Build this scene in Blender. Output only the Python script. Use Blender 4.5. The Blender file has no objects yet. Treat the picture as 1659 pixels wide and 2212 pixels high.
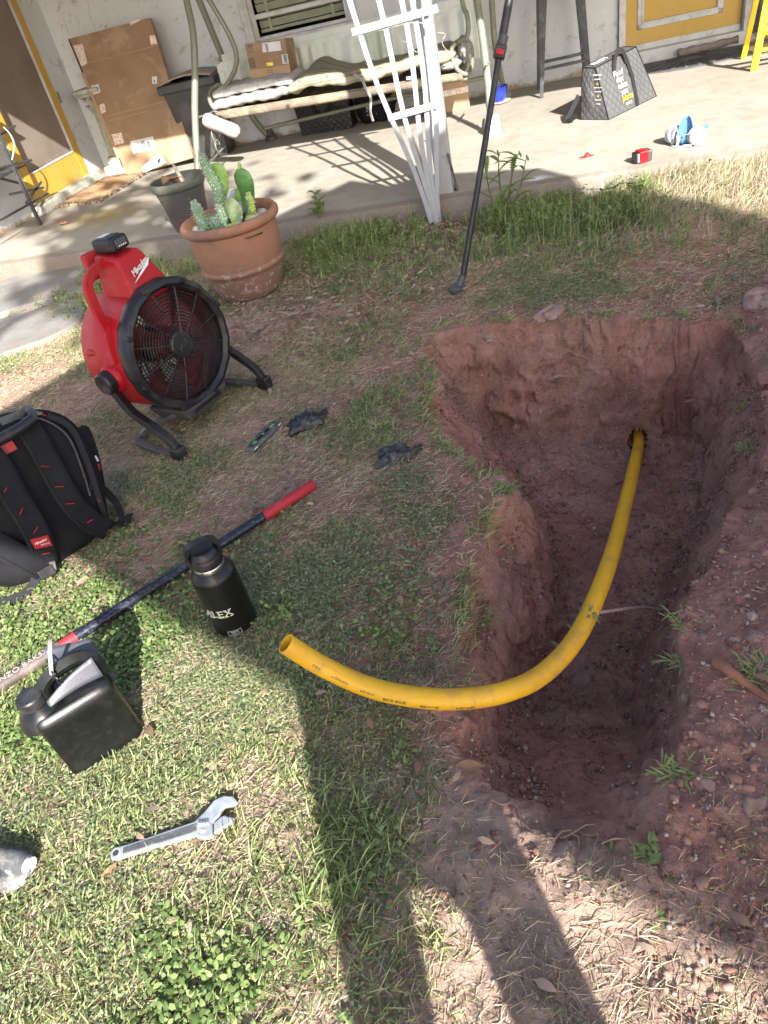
import bpy, math, random
import numpy as np
from mathutils import Vector, Matrix, Euler
SC = bpy.context.scene
COL = SC.collection
R_ = math.radians
random.seed(7)
rng = np.random.default_rng(11)

# ------------------------------------------------------------------ camera
FOC = 1540.0; PW, PH = 1659.0, 2212.0
CAMP = Vector((0, 0, 1.42))
def cam_axes(th, ro, ps):
    f = Vector((math.sin(ps)*math.cos(th), math.cos(ps)*math.cos(th), -math.sin(th)))
    r = Vector((math.cos(ps), -math.sin(ps), 0)); u = r.cross(f)
    c, s = math.cos(ro), math.sin(ro)
    return c*r+s*u, -s*r+c*u, f
CR, CU, CF = cam_axes(R_(38), R_(-13.95), R_(-18.9))
cd = bpy.data.cameras.new('camera'); cam = bpy.data.objects.new('camera', cd); COL.objects.link(cam)
cam.matrix_world = Matrix(((CR.x, CU.x, -CF.x, CAMP.x), (CR.y, CU.y, -CF.y, CAMP.y), (CR.z, CU.z, -CF.z, CAMP.z), (0, 0, 0, 1)))
cd.sensor_fit = 'VERTICAL'; cd.sensor_height = 36; cd.lens = FOC/PH*36
cd.clip_start = .02; cd.clip_end = 300
SC.camera = cam
# ------------------------------------------------------------------ light
EL, AZ = R_(32.5), R_(-27)                                    # sun height; direction in which shadows fall
w = bpy.data.worlds.new('World'); SC.world = w; w.use_nodes = True
nt = w.node_tree; bg = nt.nodes['Background']; sk = nt.nodes.new('ShaderNodeTexSky')
sk.sky_type = 'NISHITA'; sk.sun_disc = False; sk.sun_elevation = EL; sk.sun_rotation = AZ+math.pi
sk.dust_density = 2.0; sk.air_density = 1.0; sk.ozone_density = .6
nt.links.new(sk.outputs[0], bg.inputs[0]); bg.inputs[1].default_value = .115
sl = bpy.data.lights.new('sun', 'SUN'); sl.energy = 4.9; sl.angle = R_(.53); sl.color = (1, .965, .91)
so = bpy.data.objects.new('sun', sl); COL.objects.link(so)
SHD = Vector((math.sin(AZ)*math.cos(EL), math.cos(AZ)*math.cos(EL), -math.sin(EL)))
so.rotation_euler = SHD.to_track_quat('-Z', 'Y').to_euler(); so.location = (3, -6, 8)
SC.view_settings.view_transform = 'Standard'; SC.view_settings.look = 'None'
SC.view_settings.gamma = 1; SC.view_settings.use_curve_mapping = False
SC.view_settings.exposure = 1.78
SC.render.engine = 'CYCLES'
SC.cycles.max_bounces = 6; SC.cycles.transparent_max_bounces = 12

# ------------------------------------------------------------------ rays from the picture into the place
def ray(px, py): return CR*((px-PW/2)/FOC) - CU*((py-PH/2)/FOC) + CF
def G(px, py, z=0.0):
    d = ray(px, py); return CAMP + d*((z-CAMP.z)/d.z)
def IP(px, py, p0, n):
    d = ray(px, py); n = Vector(n); return CAMP + d*((Vector(p0)-CAMP).dot(n)/d.dot(n))
def IY(px, py, y): return IP(px, py, (0, y, 0), (0, 1, 0))
def project(p):
    d = Vector(p)-CAMP; return PW/2+FOC*d.dot(CR)/d.dot(CF), PH/2-FOC*d.dot(CU)/d.dot(CF)

# ------------------------------------------------------------------ noise
def _h(ix, iy, iz, s):
    n = (ix*374761393 + iy*668265263 + iz*2147483647 + s*974634777) & 0xffffffff
    n = ((n ^ (n >> 13))*1274126177) & 0xffffffff
    return ((n ^ (n >> 16)) & 0xffff)/65535.0
def vn(x, y, z=None, s=0):
    x = np.asarray(x, float); y = np.asarray(y, float); z = np.zeros_like(x) if z is None else np.asarray(z, float)
    ix, iy, iz = [np.floor(a).astype(np.int64) for a in (x, y, z)]
    fx, fy, fz = x-ix, y-iy, z-iz
    fx, fy, fz = [a*a*(3-2*a) for a in (fx, fy, fz)]
    r = 0
    for a in (0, 1):
        for b in (0, 1):
            for c in (0, 1):
                r = r + _h(ix+a, iy+b, iz+c, s)*(fx if a else 1-fx)*(fy if b else 1-fy)*(fz if c else 1-fz)
    return r*2-1
def fbm(x, y, z=None, o=4, s=0):
    r = 0; a = 1.0; f = 1.0
    for i in range(o):
        r = r + a*vn(x*f, y*f, None if z is None else z*f, s+i*17); a *= .5; f *= 2.03
    return r/1.6
def sstep(a, b, x):
    t = np.clip((x-a)/(b-a), 0, 1); return t*t*(3-2*t)
def pdist(x, y, poly):
    """distance to polygon, positive inside"""
    x = np.asarray(x, float); y = np.asarray(y, float)
    d2 = np.full(x.shape, 1e9); ins = np.zeros(x.shape, bool); n = len(poly)
    for i in range(n):
        ax, ay = poly[i]; bx, by = poly[(i+1) % n]
        ex, ey = bx-ax, by-ay; wx, wy = x-ax, y-ay
        t = np.clip((wx*ex+wy*ey)/(ex*ex+ey*ey), 0, 1)
        d2 = np.minimum(d2, (wx-ex*t)**2+(wy-ey*t)**2)
        c = ((ay > y) != (by > y)) & (x < (bx-ax)*(y-ay)/((by-ay) if by != ay else 1e-9)+ax)
        ins ^= c
    d = np.sqrt(d2); return np.where(ins, d, -d)

# ------------------------------------------------------------------ materials
def nodes(name):
    m = bpy.data.materials.new(name); m.use_nodes = True
    t = m.node_tree; return m, t, t.nodes['Principled BSDF']
def lnk(t, a, b): t.links.new(a, b)
def ramp(t, fac, stops):
    r = t.nodes.new('ShaderNodeValToRGB'); e = r.color_ramp.elements
    while len(e) < len(stops): e.new(.5)
    for i, (p, c) in enumerate(stops):
        e[i].position = p; e[i].color = (*c, 1) if len(c) == 3 else c
    lnk(t, fac, r.inputs[0]); return r.outputs[0]
def noise(t, scale, detail=5, rough=.6, co='Object', dist=0, vec=None):
    n = t.nodes.new('ShaderNodeTexNoise'); n.inputs['Scale'].default_value = scale
    n.inputs['Detail'].default_value = detail; n.inputs['Roughness'].default_value = rough; n.inputs['Distortion'].default_value = dist
    if vec is None:
        tc = t.nodes.new('ShaderNodeTexCoord'); vec = tc.outputs[co]
    lnk(t, vec, n.inputs['Vector']); return n.outputs['Fac']
def mixc(t, f, a, b, mode='MIX'):
    m = t.nodes.new('ShaderNodeMix'); m.data_type = 'RGBA'; m.blend_type = mode
    for k, v in ((0, f), (6, a), (7, b)):
        if isinstance(v, (int, float)): m.inputs[k].default_value = v
        elif isinstance(v, tuple): m.inputs[k].default_value = (*v, 1)
        else: lnk(t, v, m.inputs[k])
    return m.outputs[2]
def bumpn(t, b, h, strength, dist=.01, prev=None):
    n = t.nodes.new('ShaderNodeBump'); n.inputs['Strength'].default_value = strength; n.inputs['Distance'].default_value = dist
    lnk(t, h, n.inputs['Height'])
    if prev is not None: lnk(t, prev, n.inputs['Normal'])
    lnk(t, n.outputs[0], b.inputs['Normal']); return n.outputs[0]
def mat(name, col, rough=.6, metal=0, col2=None, sc=9, mid=.5, wid=.15, bump=.25, bsc=60, bd=.004, dirt=None, dsc=5, dam=.5, spec=.5, coat=0, trans=0, rv=.12, ds=3):
    """one colour, a second one in patches, dirt patches, fine relief, uneven gloss"""
    m, t, b = nodes(name)
    c = col
    if col2 is None: col2 = tuple(v*.78 for v in col)
    f = noise(t, sc, 6, .62)
    c = ramp(t, f, [(max(0, mid-wid), col), (min(1, mid+wid), col2)])
    if dirt:
        g = noise(t, dsc, 7, .7, dist=.4)
        g = ramp(t, g, [(.5, (0, 0, 0)), (.5+.32/ds, (dam, dam, dam))])
        c = mixc(t, g, c, dirt)
    lnk(t, c, b.inputs['Base Color'])
    r = noise(t, sc*3, 4, .6)
    rr = t.nodes.new('ShaderNodeMapRange'); rr.inputs[3].default_value = max(0, rough-rv); rr.inputs[4].default_value = min(1, rough+rv)
    lnk(t, r, rr.inputs[0]); lnk(t, rr.outputs[0], b.inputs['Roughness'])
    b.inputs['Metallic'].default_value = metal; b.inputs['Specular IOR Level'].default_value = spec
    b.inputs['Coat Weight'].default_value = coat
    b.inputs['Transmission Weight'].default_value = trans
    if bump: bumpn(t, b, noise(t, bsc, 6, .65), bump, bd)
    return m

M = {}
M['plastic_black'] = mat('black plastic', (.011, .011, .014), .42, spec=.4, bump=.12, bsc=250, dirt=(.09, .08, .075), dsc=9, dam=.25)
M['plastic_grey'] = mat('dark grey plastic', (.055, .055, .058), .5, dirt=(.14, .12, .1), dsc=7, dam=.4)
M['red'] = mat('red plastic', (.32, .005, .009), .45, spec=.3, col2=(.32, .007, .012), bump=.08, bsc=300, dirt=(.34, .1, .09), dsc=6, dam=.25)
M['level_grey'] = mat('scuffed grey level body', (.13, .13, .14), .45, .3, dirt=(.22, .2, .18), dsc=30)
M['drum_dark'] = mat('dark inner drum', (.09, .012, .014), .6)
M['red_dark'] = mat('dull red plastic', (.16, .012, .016), .5, dirt=(.2, .1, .09), dsc=9, dam=.3)
M['chrome'] = mat('worn steel', (.62, .63, .65), .48, .75, col2=(.45, .46, .47), sc=30, bump=.1, dirt=(.2, .32, .36), dsc=14, dam=.3)
M['steel'] = mat('brushed steel', (.62, .62, .62), .25, 1, bump=.03)
M['galv'] = mat('galvanised steel', (.055, .057, .06), .75, .3, col2=(.085, .088, .092), sc=40, dirt=(.3, .28, .25), dsc=20, dam=.5)
M['gunmetal'] = mat('dark painted metal', (.06, .064, .07), .42, .3, dirt=(.18, .17, .16), dsc=12, dam=.35)
M['rust'] = mat('rusty iron', (.03, .024, .02), .8, .2, col2=(.09, .05, .035), sc=40, bump=.5)
M['white'] = mat('weathered white paint on wood', (.33, .34, .37), .6, col2=(.28, .29, .31), sc=6, bump=.5, bsc=55, bd=.003, dirt=(.3, .29, .28), dsc=16, dam=.75, ds=5)
M['white_trim'] = mat('white trim paint', (.52, .53, .54), .5, col2=(.45, .455, .46), bump=.2, bsc=30, dirt=(.35, .32, .28), dsc=7, dam=.6, ds=4)
M['yellow'] = mat('yellow door paint', (.46, .29, .045), .45, col2=(.42, .26, .04), sc=5, bump=.12, bsc=18, dirt=(.5, .3, .08), dsc=5, dam=.4)
M['yellow_l'] = mat('yellow ladder', (.85, .62, .02), .4, dirt=(.6, .45, .1), dsc=9, dam=.3)
M['fabric_white'] = mat('off white fabric', (.23, .228, .222), .9, col2=(.19, .185, .18), sc=5, bump=.5, bsc=90, bd=.003, dirt=(.4, .35, .3), dsc=4, dam=.45)
M['fabric_pink'] = mat('faded pinkish fabric', (.24, .2, .193), .9, col2=(.26, .23, .222), sc=6, bump=.5, bsc=70, bd=.003, dirt=(.45, .36, .32), dsc=7, dam=.5)
M['fabric_beige'] = mat('beige seat fabric', (.16, .133, .102), .85, col2=(.125, .1, .075), sc=4, bump=.3, bsc=120, dirt=(.42, .3, .17), dsc=5, dam=.6)
M['sheer'] = mat('grey white sheer cloth', (.6, .61, .62), .9, col2=(.5, .55, .49), sc=3, bump=.3, bsc=40, dirt=(.34, .42, .28), dsc=2.2, dam=.45)
M['swing'] = mat('sage enamel steel', (.18, .19, .14), .4, .1, col2=(.15, .16, .115), dirt=(.3, .29, .24), dsc=9, dam=.35)
M['card'] = mat('brown cardboard', (.255, .165, .095), .82, col2=(.215, .135, .08), sc=4, bump=.15, bsc=140, dirt=(.45, .33, .22), dsc=3, dam=.4)
M['card2'] = mat('pale cardboard', (.36, .245, .15), .82, col2=(.31, .205, .125), sc=5, bump=.15, bsc=140)
M['paper'] = mat('white label paper', (.6, .6, .62), .6, bump=.05)
M['ink'] = mat('black print', (.03, .03, .03), .6, bump=0)
M['lblue'] = mat('light blue print', (.12, .5, .75), .5, bump=0)
M['gold'] = mat('amber print', (.85, .45, .02), .5, bump=0)
M['lyellow'] = mat('yellow sticker', (.85, .7, .05), .5, bump=0)
M['wprint'] = mat('white print', (.8, .8, .78), .5, bump=0)
M['tape'] = mat('wrinkled clear tape', (.55, .4, .33), .2, col2=(.72, .62, .58), sc=60, wid=.05, bump=.5, bsc=90, spec=.8)
M['pipe'] = mat('yellow polyethylene pipe', (.70, .385, .012), .5, col2=(.64, .34, .01), sc=6, bump=.06, bsc=200, dirt=(.4, .2, .07), dsc=11, dam=.55, ds=2)
M['pipe_in'] = mat('pipe inside', (.7, .4, .015), .5)
M['bottle'] = mat('black powder coat', (.006, .006, .006), .4, spec=.35, bump=.18, bsc=900, bd=.0006, coat=.1)
M['jug'] = mat('glossy black jug', (.004, .0045, .004), .33, spec=.4, col2=(.006, .0065, .006), bump=.12, bsc=120, bd=.002, dirt=(.03, .028, .026), dsc=40, dam=.2, ds=2)
M['nylon'] = mat('black nylon fabric', (.006, .006, .008), .8, spec=.2, col2=(.011, .011, .013), bump=.5, bsc=600, bd=.001)
M['webbing'] = mat('black webbing', (.018, .018, .021), .8, spec=.25, bump=.6, bsc=500, bd=.001)
M['glove'] = mat('black nitrile', (.016, .019, .026), .42, bump=.5, bsc=45, bd=.006, dirt=(.12, .09, .075), dsc=30, dam=.5)
M['wood'] = mat('bare wood', (.42, .27, .15), .8, bump=.4)
M['wood_grey'] = mat('grey weathered wood', (.38, .34, .3), .85, col2=(.25, .2, .16), sc=14, bump=.6)
M['handle_wood'] = mat('dirty worn fibre handle', (.055, .04, .036), .6, col2=(.1, .075, .065), sc=25, bump=.4, dirt=(.2, .16, .135), dsc=18, dam=.4)
M['bluebar'] = mat('blue black painted bar', (.016, .018, .035), .33, .3, bump=.2, dirt=(.25, .25, .28), dsc=110, dam=.35, ds=2)
M['grip'] = mat('red rubber grip', (.42, .02, .03), .6, bump=.3, bsc=200, dirt=(.3, .1, .09), dsc=8, dam=.4)
M['blue'] = mat('blue silicone', (.1, .23, .42), .5, bump=.05)
M['blue_strap'] = mat('pale blue strap', (.3, .42, .58), .6, bump=.3)
M['lgrey'] = mat('pale grey plastic', (.45, .45, .46), .45, bump=.05)
M['blue_glaze'] = mat('cobalt glazed clay', (.01, .04, .5), .12, bump=.02, coat=.6)
M['clear'] = mat('frosted clear plastic', (.75, .8, .85), .3, bump=.1, trans=.55)
M['zip'] = mat('milky grey plastic', (.35, .36, .38), .35, bump=.1)
M['stone'] = mat('pale stone', (.5, .45, .38), .85, col2=(.32, .25, .2), sc=20, bump=.6, bsc=40)
M['rock'] = mat('reddish rock', (.2, .12, .095), .9, col2=(.3, .2, .17), sc=22, bump=.8, bsc=45, bd=.006)
M['rock_pale'] = mat('pale pink rock', (.42, .3, .26), .9, col2=(.3, .19, .16), sc=22, bump=.8, bsc=45, bd=.006)
M['root'] = mat('dry root', (.34, .22, .15), .85, col2=(.22, .13, .09), sc=30, bump=.5)
M['root_red'] = mat('barked branch', (.3, .13, .075), .85, col2=(.2, .085, .05), sc=26, bump=.7)
M['concrete_old'] = mat('old lichened concrete', (.42, .41, .37), .9, col2=(.25, .26, .2), sc=14, bump=1, bsc=50, bd=.008)
M['leaf_dry'] = mat('dry leaf', (.3, .16, .08), .8, col2=(.18, .1, .06), sc=30, bump=.4)
M['leaf_red'] = mat('rust dry leaf', (.3, .09, .04), .8, col2=(.2, .06, .03), sc=30, bump=.4)
M['trash'] = mat('charcoal bin plastic', (.028, .03, .032), .45, dirt=(.1, .09, .08), dsc=5, dam=.4)
M['dress'] = mat('navy cotton', (.03, .04, .08), .9)
M['skin'] = mat('skin', (.45, .26, .18), .5, bump=.1)
M['roof_dark'] = mat('stained timber soffit', (.14, .12, .1), .8)
M['roof'] = mat('white shade sheet', (.75, .74, .72), .6)  # for the added shade sheet, pale so its underside bounces light
M['spray'] = mat('white foam cup', (.8, .81, .84), .6)
M['red_glow'] = mat('glossy red plastic', (.62, .03, .03), .15, bump=0)
M['brownwood'] = mat('stripped red brown timber', (.16, .06, .035), .8, col2=(.3, .2, .14), sc=12, bump=.5)
M['cloth_grey'] = mat('rolled grey rag', (.25, .21, .18), .95, col2=(.16, .13, .11), sc=10, bump=.8, bsc=30, bd=.01)

# ------------------------------------------------------------------ object helpers
WM = {}
def thing(name, label, cat, loc=(0, 0, 0), rz=0, group=None):
    o = bpy.data.objects.new(name, None); COL.objects.link(o); o.empty_display_size = .05
    o.location = loc; o.rotation_euler = (0, 0, rz); WM[o.name] = Matrix.Translation(Vector(loc)) @ Matrix.Rotation(rz, 4, 'Z')
    return tag(o, label, cat, group)
def tag(o, label, cat=None, group=None, kind=None):
    if label: o['label'] = label
    if cat: o['category'] = cat
    if group: o['group'] = group
    if kind: o['kind'] = kind
    return o
def local(o): return WM[o.name].copy()
class MB:
    """collects shapes in world space (through self.M), links them as one mesh"""
    def __init__(s, M0=None): s.v = []; s.f = []; s.M = M0.copy() if M0 is not None else Matrix()
    def add(s, vs, fs):
        b = len(s.v); s.v += [s.M @ Vector(p) for p in vs]; s.f += [[b+i for i in f] for f in fs]; return s
    def box(s, c, d, rot=None, taper=None):
        hx, hy, hz = d[0]/2, d[1]/2, d[2]/2; vs = []
        for z in (-1, 1):
            k = taper if (taper and z > 0) else 1
            for x, y in ((-1, -1), (1, -1), (1, 1), (-1, 1)): vs.append(Vector((x*hx*k, y*hy*k, z*hz)))
        if rot is not None:
            q = rot.to_matrix() if isinstance(rot, Euler) else rot; vs = [q @ v for v in vs]
        vs = [v+Vector(c) for v in vs]
        return s.add(vs, [(3, 2, 1, 0), (4, 5, 6, 7), (0, 1, 5, 4), (1, 2, 6, 5), (2, 3, 7, 6), (3, 0, 4, 7)])
    def bar(s, a, b, w, t, up=(0, 0, 1)):
        """rectangular bar from a to b, w across, t along up"""
        a, b = Vector(a), Vector(b); d = (b-a).normalized(); sd = d.cross(Vector(up))
        sd = sd.normalized() if sd.length > 1e-4 else Vector((1, 0, 0)); u = sd.cross(d)
        vs = [p+sd*x*w/2+u*y*t/2 for p in (a, b) for x, y in ((-1, -1), (1, -1), (1, 1), (-1, 1))]
        return s.add(vs, [(3, 2, 1, 0), (4, 5, 6, 7), (0, 1, 5, 4), (1, 2, 6, 5), (2, 3, 7, 6), (3, 0, 4, 7)])
    def sweep(s, path, prof, up=(0, 0, 1), closed=False, caps=True, scale=None, track=False):
        P = [Vector(p) for p in path]; n = len(P); k = len(prof); vs = []
        U = Vector(up).normalized()
        for i in range(n):
            if closed: d = P[(i+1) % n]-P[i-1]
            else: d = P[min(i+1, n-1)]-P[max(i-1, 0)]
            d.normalize(); sd = d.cross(U)
            if sd.length < 1e-3: sd = d.cross(Vector((.3, .9, .1)))
            sd.normalize(); u = sd.cross(d).normalized()
            if track: U = u
            q = scale[i] if scale else 1
            vs += [P[i]+sd*a*q+u*b*q for a, b in prof]
        fs = []
        for i in range(n if closed else n-1):
            j = (i+1) % n
            for a in range(k): fs.append((i*k+a, i*k+(a+1) % k, j*k+(a+1) % k, j*k+a))
        if caps and not closed: fs += [tuple(range(k))[::-1], tuple((n-1)*k+a for a in range(k))]
        return s.add(vs, fs)
    def tube(s, path, r, n=10, closed=False, caps=True):
        sc = [1]*len(path) if isinstance(r, (int, float)) else [x/r[0] for x in r]
        r0 = r if isinstance(r, (int, float)) else r[0]
        prof = [(math.cos(2*math.pi*i/n)*r0, math.sin(2*math.pi*i/n)*r0) for i in range(n)]
        P = [Vector(p) for p in path]; d = (P[1]-P[0]).normalized(); up = Vector((0, 0, 1)) if abs(d.z) < .9 else Vector((0, 1, 0))
        return s.sweep(path, prof, up, closed, caps, sc, track=True)
    def strap(s, path, wd, t=.003, up=(0, 0, 1)):
        return s.sweep(path, [(-wd/2, -t/2), (wd/2, -t/2), (wd/2, t/2), (-wd/2, t/2)], up)
    def lathe(s, prof, n=32, c=(0, 0, 0), cap=True, wob=None):
        vs = []; fs = []; c = Vector(c)
        for i, (r, z) in enumerate(prof):
            for j in range(n):
                a = 2*math.pi*j/n; rr = r*(wob(a, z) if wob else 1); vs.append(c+Vector((rr*math.cos(a), rr*math.sin(a), z)))
        for i in range(len(prof)-1):
            for j in range(n): fs.append((i*n+j, i*n+(j+1) % n, (i+1)*n+(j+1) % n, (i+1)*n+j))
        if cap: fs += [tuple(range(n))[::-1], tuple((len(prof)-1)*n+j for j in range(n))]
        return s.add(vs, fs)
    def prism(s, poly, z0, z1, inset=0):
        n = len(poly); vs = [(x, y, z0) for x, y in poly]+[(x, y, z1) for x, y in poly]
        return s.add(vs, [tuple(range(n))[::-1], tuple(range(n, 2*n))]+[(i, (i+1) % n, n+(i+1) % n, n+i) for i in range(n)])
    def grid(s, fn, nu, nv, closeu=False):
        vs = [fn(i/(nu if closeu else nu-1), j/(nv-1)) for j in range(nv) for i in range(nu)]; fs = []
        for j in range(nv-1):
            for i in range(nu if closeu else nu-1): fs.append((j*nu+i, j*nu+(i+1) % nu, (j+1)*nu+(i+1) % nu, (j+1)*nu+i))
        return s.add(vs, fs)
    def blob(s, c, rad, amp=.15, seed=0, nu=18, nv=12, fr=2.2, pw=1.0, rot=None):
        c = Vector(c)
        def fn(u, v):
            a = 2*math.pi*u; b = math.pi*(.001+.998*v)
            d = Vector((math.sin(b)*math.cos(a), math.sin(b)*math.sin(a), math.cos(b)))
            if pw != 1: d = Vector([math.copysign(abs(q)**pw, q) for q in d])
            k = 1+amp*float(fbm(np.array(d.x*fr+seed*3.1), np.array(d.y*fr), np.array(d.z*fr), 3, seed))
            p = Vector((d.x*rad[0], d.y*rad[1], d.z*rad[2]))*k
            if rot is not None: p = rot @ p
            return c+p
        return s.grid(fn, nu, nv, True)
    def build(s, name, m, parent=None, smooth=0, bevel=0, sub=0, label=None, solid=0, org0=False):
        me = bpy.data.meshes.new(name)
        inv = WM[parent.name].inverted() if parent is not None else Matrix()
        vs = [inv @ p for p in s.v]; org = Vector((0, 0, 0))
        if parent is None and vs and not org0:
            org = Vector((sum(p.x for p in vs)/len(vs), sum(p.y for p in vs)/len(vs), min(p.z for p in vs)))
            vs = [p-org for p in vs]
        me.from_pydata([tuple(p) for p in vs], [], s.f); me.validate()
        o = bpy.data.objects.new(name, me); COL.objects.link(o); o.location = org
        if isinstance(m, str): m = M[m]
        me.materials.append(m)
        WM[o.name] = WM[parent.name].copy() if parent is not None else Matrix.Translation(org)
        if parent is not None: o.parent = parent
        if solid: md = o.modifiers.new('solid', 'SOLIDIFY'); md.thickness = solid; md.offset = 0
        if bevel:
            md = o.modifiers.new('bevel', 'BEVEL'); md.width = bevel; md.segments = 2; md.limit_method = 'ANGLE'; md.angle_limit = R_(40)
        if sub: md = o.modifiers.new('sub', 'SUBSURF'); md.levels = sub; md.render_levels = sub
        if smooth: smoothby(me, smooth)
        if label: o['label'] = label
        return o
def smoothby(me, ang):
    me.polygons.foreach_set('use_smooth', [True]*len(me.polygons))
    me.set_sharp_from_angle(angle=R_(ang))
def text(body, size, Mx, m, parent, name='lettering', ext=.0006, bend=None, shear=0, align='CENTER', spacing=1.0, sx=1.0, label=None):
    """flat print: Mx maps text space (x right, y up, z out) to the world; bend = cylinder radius around the text's y axis"""
    cu = bpy.data.curves.new(name, 'FONT'); cu.body = body; cu.size = size; cu.align_x = align; cu.align_y = 'CENTER'
    cu.extrude = ext; cu.shear = shear; cu.resolution_u = 3; cu.space_character = spacing
    t = bpy.data.objects.new('tmp', cu); COL.objects.link(t)
    bpy.context.view_layer.update()
    me = bpy.data.meshes.new_from_object(t); bpy.data.objects.remove(t)
    vs = [Vector(v.co) for v in me.vertices]; fs = [list(p.vertices) for p in me.polygons]
    bpy.data.meshes.remove(me)
    mb = MB(Mx); out = []
    for p in vs:
        p = Vector((p.x*sx, p.y, p.z))
        if bend: a = p.x/bend; p = Vector(((bend+p.z)*math.sin(a), p.y, (bend+p.z)*math.cos(a)-bend))
        out.append(p)
    mb.add(out, fs); return mb.build(name, m, parent, label=label)
def frame(o, x, y):
    """matrix with origin o, x axis x, y axis towards y, z = x cross y"""
    x = Vector(x).normalized(); z = x.cross(Vector(y)).normalized(); y = z.cross(x)
    return Matrix(((x.x, y.x, z.x, o[0]), (x.y, y.y, z.y, o[1]), (x.z, y.z, z.z, o[2]), (0, 0, 0, 1)))
def arc(c, r, a0, a1, n, ax=(1, 0, 0), ay=(0, 0, 1)):
    c, ax, ay = Vector(c), Vector(ax), Vector(ay)
    return [c+ax*r*math.cos(R_(a0+(a1-a0)*i/n))+ay*r*math.sin(R_(a0+(a1-a0)*i/n)) for i in range(n+1)]
def smoothpath(P, n=6):
    P = [Vector(p) for p in P]; out = []
    for i in range(len(P)-1):
        p0 = P[max(i-1, 0)]; p1 = P[i]; p2 = P[i+1]; p3 = P[min(i+2, len(P)-1)]
        for k in range(n):
            t = k/n; out.append(.5*((2*p1)+(p2-p0)*t+(2*p0-5*p1+4*p2-p3)*t*t+(3*p1-p0-3*p2+p3)*t**3))
    return out+[P[-1]]

# ------------------------------------------------------------------ ground with the pit
def GP(l, z=0.0): return [tuple(G(x, y, z)[:2]) for x, y in l]
RIM = GP([(930, 728), (975, 712), (1100, 700), (1250, 690), (1400, 690), (1580, 702)]) + \
      [(.68, 2.55), (.66, 2.3), (.62, 2.05), (.55, 1.85), (.44, 1.62), (.34, 1.45)] + \
      GP([(1470, 1330), (1485, 1420), (1486, 1531), (1470, 1600), (1440, 1680), (1430, 1760), (1380, 1835), (1250, 1845), (1120, 1830), (1060, 1770),
          (1010, 1700), (985, 1620), (1000, 1500), (1012, 1350), (1022, 1240), (1045, 1190), (1065, 1110), (1100, 1070), (1095, 1025), (1040, 1015), (960, 950), (925, 890), (945, 820), (925, 770)])
FLR = GP([(1055, 938), (1150, 950), (1300, 955), (1400, 952), (1490, 925)], -.5) + \
      GP([(1530, 960), (1500, 1064), (1455, 1214)], -.46)+GP([(1390, 1314), (1382, 1390), (1376, 1581), (1387, 1700), (1380, 1760)], -.4) + \
      GP([(1250, 1785), (1140, 1775), (1100, 1700)], -.33)+GP([(1155, 1560), (1180, 1480), (1215, 1400), (1232, 1264), (1205, 1124), (1145, 1035)], -.46)
KERB = 4.6
STONES = [GP(q) for q in ([(-60, 640), (60, 598), (170, 570), (250, 560), (262, 600), (160, 640), (60, 668), (-60, 700)],
                          [(-60, 715), (60, 684), (170, 655), (185, 690), (120, 735), (20, 770), (-60, 790)])]
def hgt(x, y):
    x = np.asarray(x, float); y = np.asarray(y, float)
    z = .012*fbm(x*1.7, y*1.7, None, 3, 3) + .006*fbm(x*9, y*9, None, 3, 5)
    near = (np.abs(x) < 2.6) & (y > -.5) & (y < 4.2)
    wob = .035*fbm(x*5, y*5, None, 4, 9)+.012*fbm(x*22, y*22, None, 2, 29)
    dr = pdist(x, y, RIM)+wob*.8; df = -pdist(x, y, FLR)+wob
    dr0 = np.maximum(dr, 0); df0 = np.maximum(df, 0)
    t = dr0/(dr0+df0+1e-6)
    t = np.clip(t, 0, 1)
    st_ = sstep(2.2, 2.6, y)+sstep(.35, .6, x)*.6; st_ = np.clip(st_, 0, 1)
    sh = st_*np.where(t < .5, .5*(2*t)**.8, 1-.5*(2-2*t)**1.15)+(1-st_)*t**.78                 # steep below the lip, soft toe
    dep = .07+.44*sstep(.66, 1.5, y)+.02*np.sin(x*5)
    dep = dep+.03*fbm(x*3, y*3, None, 3, 41)
    z = z - sh*dep
    # spoil bank on the right side of the pit
    xr = .22+.30*sstep(1.1, 2.2, y)
    out = sstep(0, .10, -dr)
    bank = sstep(xr-.02, xr+.55, x)*sstep(.45, 1.0, y)*(1-sstep(2.6, 3.4, y))
    z = z + out*bank*(.20+.07*fbm(x*4, y*4, None, 4, 51)+.035*fbm(x*13, y*13, None, 4, 53))
    lip = np.exp(-((dr+.05)/.05)**2)*(y < 3.3)
    z = z + lip*.012*(1+fbm(x*12, y*12, None, 3, 61))
    z = z + .008*fbm(x*30, y*30, None, 3, 71)*sstep(.02, .2, x+.55+.1*fbm(x*3, y*3))*(y < 3.2)
    z = z + .085*sstep(.0, .8, x)*sstep(3.4, 4.5, y)                       # soil heaped up against the slab on the right
    z = np.where(y > KERB+.05, -.3, z)
    return z
GZ = None
def hfast(x, y):
    x = np.asarray(x, float); y = np.asarray(y, float); i = np.clip(np.searchsorted(xs, x)-1, 0, len(xs)-2); j = np.clip(np.searchsorted(ys, y)-1, 0, len(ys)-2)
    u = (x-xs[i])/(xs[i+1]-xs[i]); v = (y-ys[j])/(ys[j+1]-ys[j])
    return (GZ[j, i]*(1-u)+GZ[j, i+1]*u)*(1-v)+(GZ[j+1, i]*(1-u)+GZ[j+1, i+1]*u)*v
from bisect import bisect_right
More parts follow.
